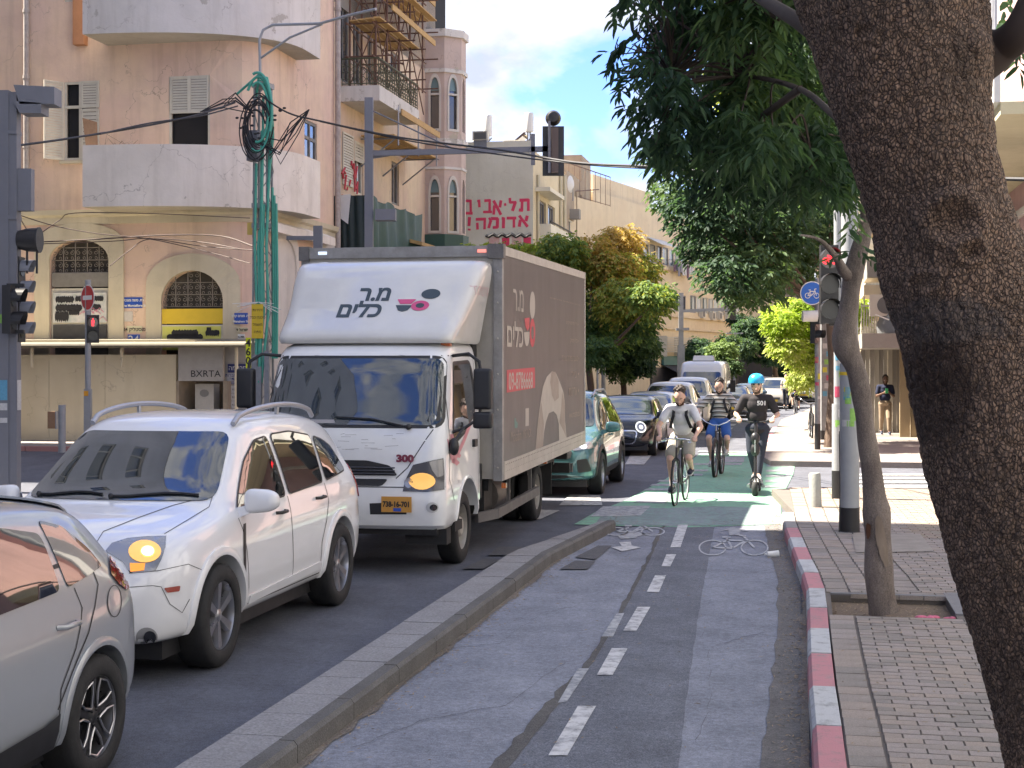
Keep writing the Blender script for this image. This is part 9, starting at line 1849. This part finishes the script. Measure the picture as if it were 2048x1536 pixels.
pr,fr=person('cyclist in a pale grey T-shirt and beige shorts leading the riders',l1,FACE-.07,J,dict(shirt=GST,pants=BGE,shoe=NVY,beard=1,hair=1.15,sock=WHS,hem=.0,sleeve=.6,leg=.75,cuff=.098,hairm=mat('brown_hair',(.035,.022,.016),.6,0,.5,60,.6,120),beardm=mat('brown_beard',(.07,.035,.022),.8)));straps(pr,fr,J,BPK)
l2=G(1430,955);bk,bb=bicycle('cruiser_bicycle','black cruiser bicycle with a wide chrome handlebar',l2,FACE-.06,BLKP,'wide',.030,fork='guard',crank=2.5);J=jset(bb,2.5,(-.80,0,1.02),.12,-.44,.36,1.19,kneeout=.06)
pr,fr=person('cyclist in a striped sweater and blue shorts on the cruiser',l2,FACE-.06,J,dict(shirt=STR,pants=BSH,shoe=WHS,beard=1,hair=.9,hem=.0,sleeve=.92,leg=.72,cuff=.096));straps(pr,fr,J,BPK)
m=MB();hd=J['head']
for s in(1,-1):m.tube([(hd.x+.092,hd.y+s*.032+.024*math.cos(a),hd.z+.012+.02*math.sin(a))for a in[i*math.tau/10 for i in range(10)]],.0025,4,closed=True)
m.obj('glasses',BLKP,pr)
l3=G(1510,993);sc_=thing('kick_scooter','black electric kick scooter under the helmeted rider','scooter',l3,FACE-.02);BS=mat('scooter_black',(.02,.02,.022),.4,0,.2,8)
for x in(0,-.92):m=MB();m.lathe([(.06,-.045),(.10,-.045),(.125,-.02),(.125,.02),(.10,.045),(.06,.045)],24,'y',(x,0,.125));w=m.obj('wheel',TYRE,sc_,50);m=MB();m.lathe([(.001,-.05),(.06,-.05),(.06,.05),(.001,.05)],16,'y',(x,0,.125));m.obj('hub',GALV,w,40)
MB().hexa([(-.16,-.08,.14),(-.82,-.08,.14),(-.82,.08,.14),(-.16,.08,.14),(-.14,-.09,.20),(-.84,-.09,.20),(-.84,.09,.20),(-.14,.09,.20)]).obj('deck',BS,sc_);m=MB()
for y in(-.07,.07):m.tube([(0,y,.125),(-.05,y,.26),(-.08,0,.34)],.016,6)
m.tube([(-.08,0,.30),(-.14,0,.17)],.025,6);m.obj('fork',BS,sc_,50);m=MB();m.tube([(-.08,0,.30),(-.24,0,1.16)],.026,10);m.obj('stem',BS,sc_,50);m=MB();m.tube([(-.25,-.28,1.20),(-.23,-.05,1.17),(-.23,.05,1.17),(-.25,.28,1.20)],.013,8);h=m.obj('handlebar',BS,sc_,50);m=MB();m.tube([(-.25,-.28,1.20),(-.245,-.17,1.19)],.018,8);m.tube([(-.25,.28,1.20),(-.245,.17,1.19)],.018,8);m.obj('grips',BLKP,h)
MB().box((-.24,-.04,1.17),(-.18,.04,1.20)).obj('display',BLKG,h);blend('handlebar_bag',[((-.06,0,.92),(.07,.075,.10)),((-.08,0,.74),(.07,.078,.11))],.012,BS,sc_,2);MB().box((.012,-.008,.70),(.016,.008,.90)).obj('bag_stripe',WSG,sc_);m=MB();m.tube([(-.08+.16*math.cos(a),0,.125+.16*math.sin(a))for a in[.6+i*.25 for i in range(6)]],.018,5);m.obj('mudguard',BS,sc_)
for y in(-.12,.12):m=MB();m.tube([(-.3,y*.8,.16),(-.2,y,.15)],.03,6);m.obj('foot_rest',GALV,sc_)
z0=.20;J=dict(hip=(-.55,.01,1.08),chest=(-.52,0,1.44),neck=(-.51,0,1.61),head=(-.46,0,1.765));J={k:Vector(v)for k,v in J.items()}
for s,k in(('L',1),('R',-1)):
 J['sh'+s]=J['neck']+Vector((-.01,k*.20,-.065));J['wr'+s]=Vector((-.315,k*.27,1.235));J['el'+s]=Vector((-.50,k*.335,1.29));J['hp'+s]=J['hip']+Vector((0,k*.10,-.04));J['hand'+s]=(.8,-k*.1,-.2);J['curl'+s]=(.15,0,-1)
J['knL']=Vector((-.45,.07,.68));J['anL']=Vector((-.36,.035,.32));J['toeL']=Vector((-.18,.06,.26));J['knR']=Vector((-.52,-.09,.68));J['anR']=Vector((-.68,-.03,.33));J['toeR']=Vector((-.50,-.05,.26))
pr,fr=person('rider in a black T-shirt and bright blue helmet standing on the electric scooter',l3,FACE-.02,J,dict(shirt=BTS,pants=JNS,shoe=WHS,beard=1,hem=-.05,sleeve=.72,leg=1.93,beardm=mat('brown_beard',(.07,.035,.022),.8),hair=.5));blend('backpack',[(Vector((-.74,0,1.36)),(.09,.16,.22))],.02,BPK,pr,3)
hd=J['head'];HB_=mat('helmet_blue',(.02,.36,.68),.3,0,.15,10,coat=.6);m=MB();m.lathe([(.128,-.015),(.134,.02),(.130,.06),(.105,.11),(.06,.138),(.001,.148)],24,'z',(hd.x-.005,0,hd.z+.045));hel=m.obj('helmet',HB_,pr,60);m=MB()
for(y,z)in((-.03,.095),(.03,.095),(0,.075)):m.ball((hd.x+.105,y,hd.z+z-(.01 if y else 0)),(.012,.009 if y else .018,.007),8,5)
m.obj('vent',BLKP,hel);m=MB()
for s in(1,-1):m.ball((hd.x+.094,s*.033,hd.z+.012),(.008,.028,.019),10,6);m.tube([(hd.x+.09,s*.058,hd.z+.02),(hd.x,s*.083,hd.z+.015)],.003,4)
m.tube([(hd.x+.1,-.01,hd.z+.02),(hd.x+.1,.01,hd.z+.02)],.003,4);m.obj('sunglasses',BLKG,pr,60);m=MB();m.tube([(hd.x,.085,hd.z+.03),(hd.x+.03,.06,hd.z-.08),(hd.x+.04,0,hd.z-.125),(hd.x+.03,-.06,hd.z-.08),(hd.x,-.085,hd.z+.03)],.005,5);m.obj('helmet_strap',BLKP,hel)
sh_o=[c for c in pr.children if c.name.startswith('shirt')][0];sv=bvh_of(sh_o.data);on_surface(sv,text_mesh('501',.10,bold=.003),(2,.085,1.47),(0,1,0),(0,0,1),1.0,(-1,0,0),.004).obj('shirt_print',WSG,sh_o)
l4=WG(*ST(((1589-CX)/FPX*72,72)));bk,bb=bicycle('city_bicycle','black bicycle of the far cyclist with the rucksack',l4,math.pi/2-TH+.1,BLKP,'wide',.022,crank=.4);J=jset(bb,.4,(-.80,0,1.0),.25,-.44,.36,1.19)
pr,fr=person('far cyclist seen from behind with white helmet and brown rucksack',l4,math.pi/2-TH+.1,J,dict(shirt=mat('blue_shirt',(.10,.13,.30),.9),pants=BPK,shoe=NVY,hem=0,sleeve=.6,leg=.7,vox=.014,hair=.6));m=MB();hd=J['head'];m.lathe([(.125,0),(.13,.03),(.10,.10),(.001,.14)],16,'z',(hd.x,0,hd.z+.04));m.obj('helmet',WSG,pr,60);c=J['chest'];blend('rucksack',[(c+Vector((-.22,0,-.02)),(.12,.17,.25))],.02,mat('brown_pack',(.08,.035,.035),.8),pr,2)
def walker(label,loc,rz,look,skin=SKIN,step=.16,phone=False,sc_=1.0):
 J={k:Vector(v)for k,v in dict(hip=(0,0,.93),chest=(.0,0,1.28),neck=(.02,0,1.46),head=(.06,0,1.60)).items()}
 for s,k in(('L',1),('R',-1)):
  J['sh'+s]=Vector((0,k*.18,1.40));J['hp'+s]=Vector((0,k*.09,.90));x=step*k;J['kn'+s]=Vector((x*.6+.05,k*.09,.49));J['an'+s]=Vector((x,k*.09,.095 if k>0 else .12));J['toe'+s]=J['an'+s]+Vector((.15,0,-.045 if k>0 else-.08))
  if phone:J['el'+s]=Vector((.04,k*.24,1.13));J['wr'+s]=Vector((.26,k*.10,1.22));J['hand'+s]=(.5,-k*.5,.3);J['curl'+s]=(0,-k,.2)
  else:J['el'+s]=Vector((-.02,k*.24,1.13));J['wr'+s]=Vector((.12,k*.24,.90));J['hand'+s]=(.3,0,-1);J['curl'+s]=(.9,0,0)
 r_,f_=person(label,loc,rz,J,look,skin);r_.scale=(sc_,)*3;return r_,f_,J
pr,fr,J=walker('man in a navy T-shirt and beige trousers looking at his phone on the pavement',WG(*ST(((1770-CX)/FPX*44.5,44.5)),.12),FACE+.1,dict(shirt=mat('navy_tshirt',(.012,.018,.05),.9),pants=mat('tan_trousers',(.30,.23,.16),.9),shoe=NVY,beard=1,hair=.5,sleeve=.65,leg=1.85,hem=0,vox=.011),mat('skin_dark',(.13,.07,.045)),.17,True,1.02);MB().box((.33,-.04,1.22),(.345,.04,1.36)).obj('phone',mat('green_phone',(.05,.42,.15),.4),pr)
pr,fr,J=walker('far rider in a white shirt standing on a scooter beside the rucksack cyclist',WG(*ST(((1572-CX)/FPX*78,78)),.15),FACE,dict(shirt=WHS,pants=JNS,shoe=BPK,beard=1,hair=.7,sleeve=.6,leg=1.9,hem=0,vox=.014),step=.1)
s4=thing('kick_scooter','far black kick scooter under the rider in the white shirt','scooter',WG(*ST(((1572-CX)/FPX*78,78))),FACE);m=MB();m.box((-.4,-.08,.1),(.35,.08,.16));m.obj('deck',BS,s4);m=MB();m.tube([(.35,0,.15),(.28,0,1.1)],.025,6);m.tube([(.28,-.25,1.1),(.28,.25,1.1)],.015,6);m.obj('stem',BS,s4)
for x in(-.42,.42):m=MB();m.lathe([(.001,-.03),(.10,-.03),(.10,.03),(.001,.03)],14,'y',(x,0,.1));m.obj('wheel',TYRE,s4)
bicycle('parked_bicycle','black bicycle parked against the wide grey mast',G(1624,876,.12),FACE+.05,BLKP,'wide',.024);bicycle('parked_bicycle','bicycle leaning on the left pavement under the dark tree',WG(*ST(((1243-CX)/FPX*57,57)),.12),FACE+.9,BLKP,'drop',.02)
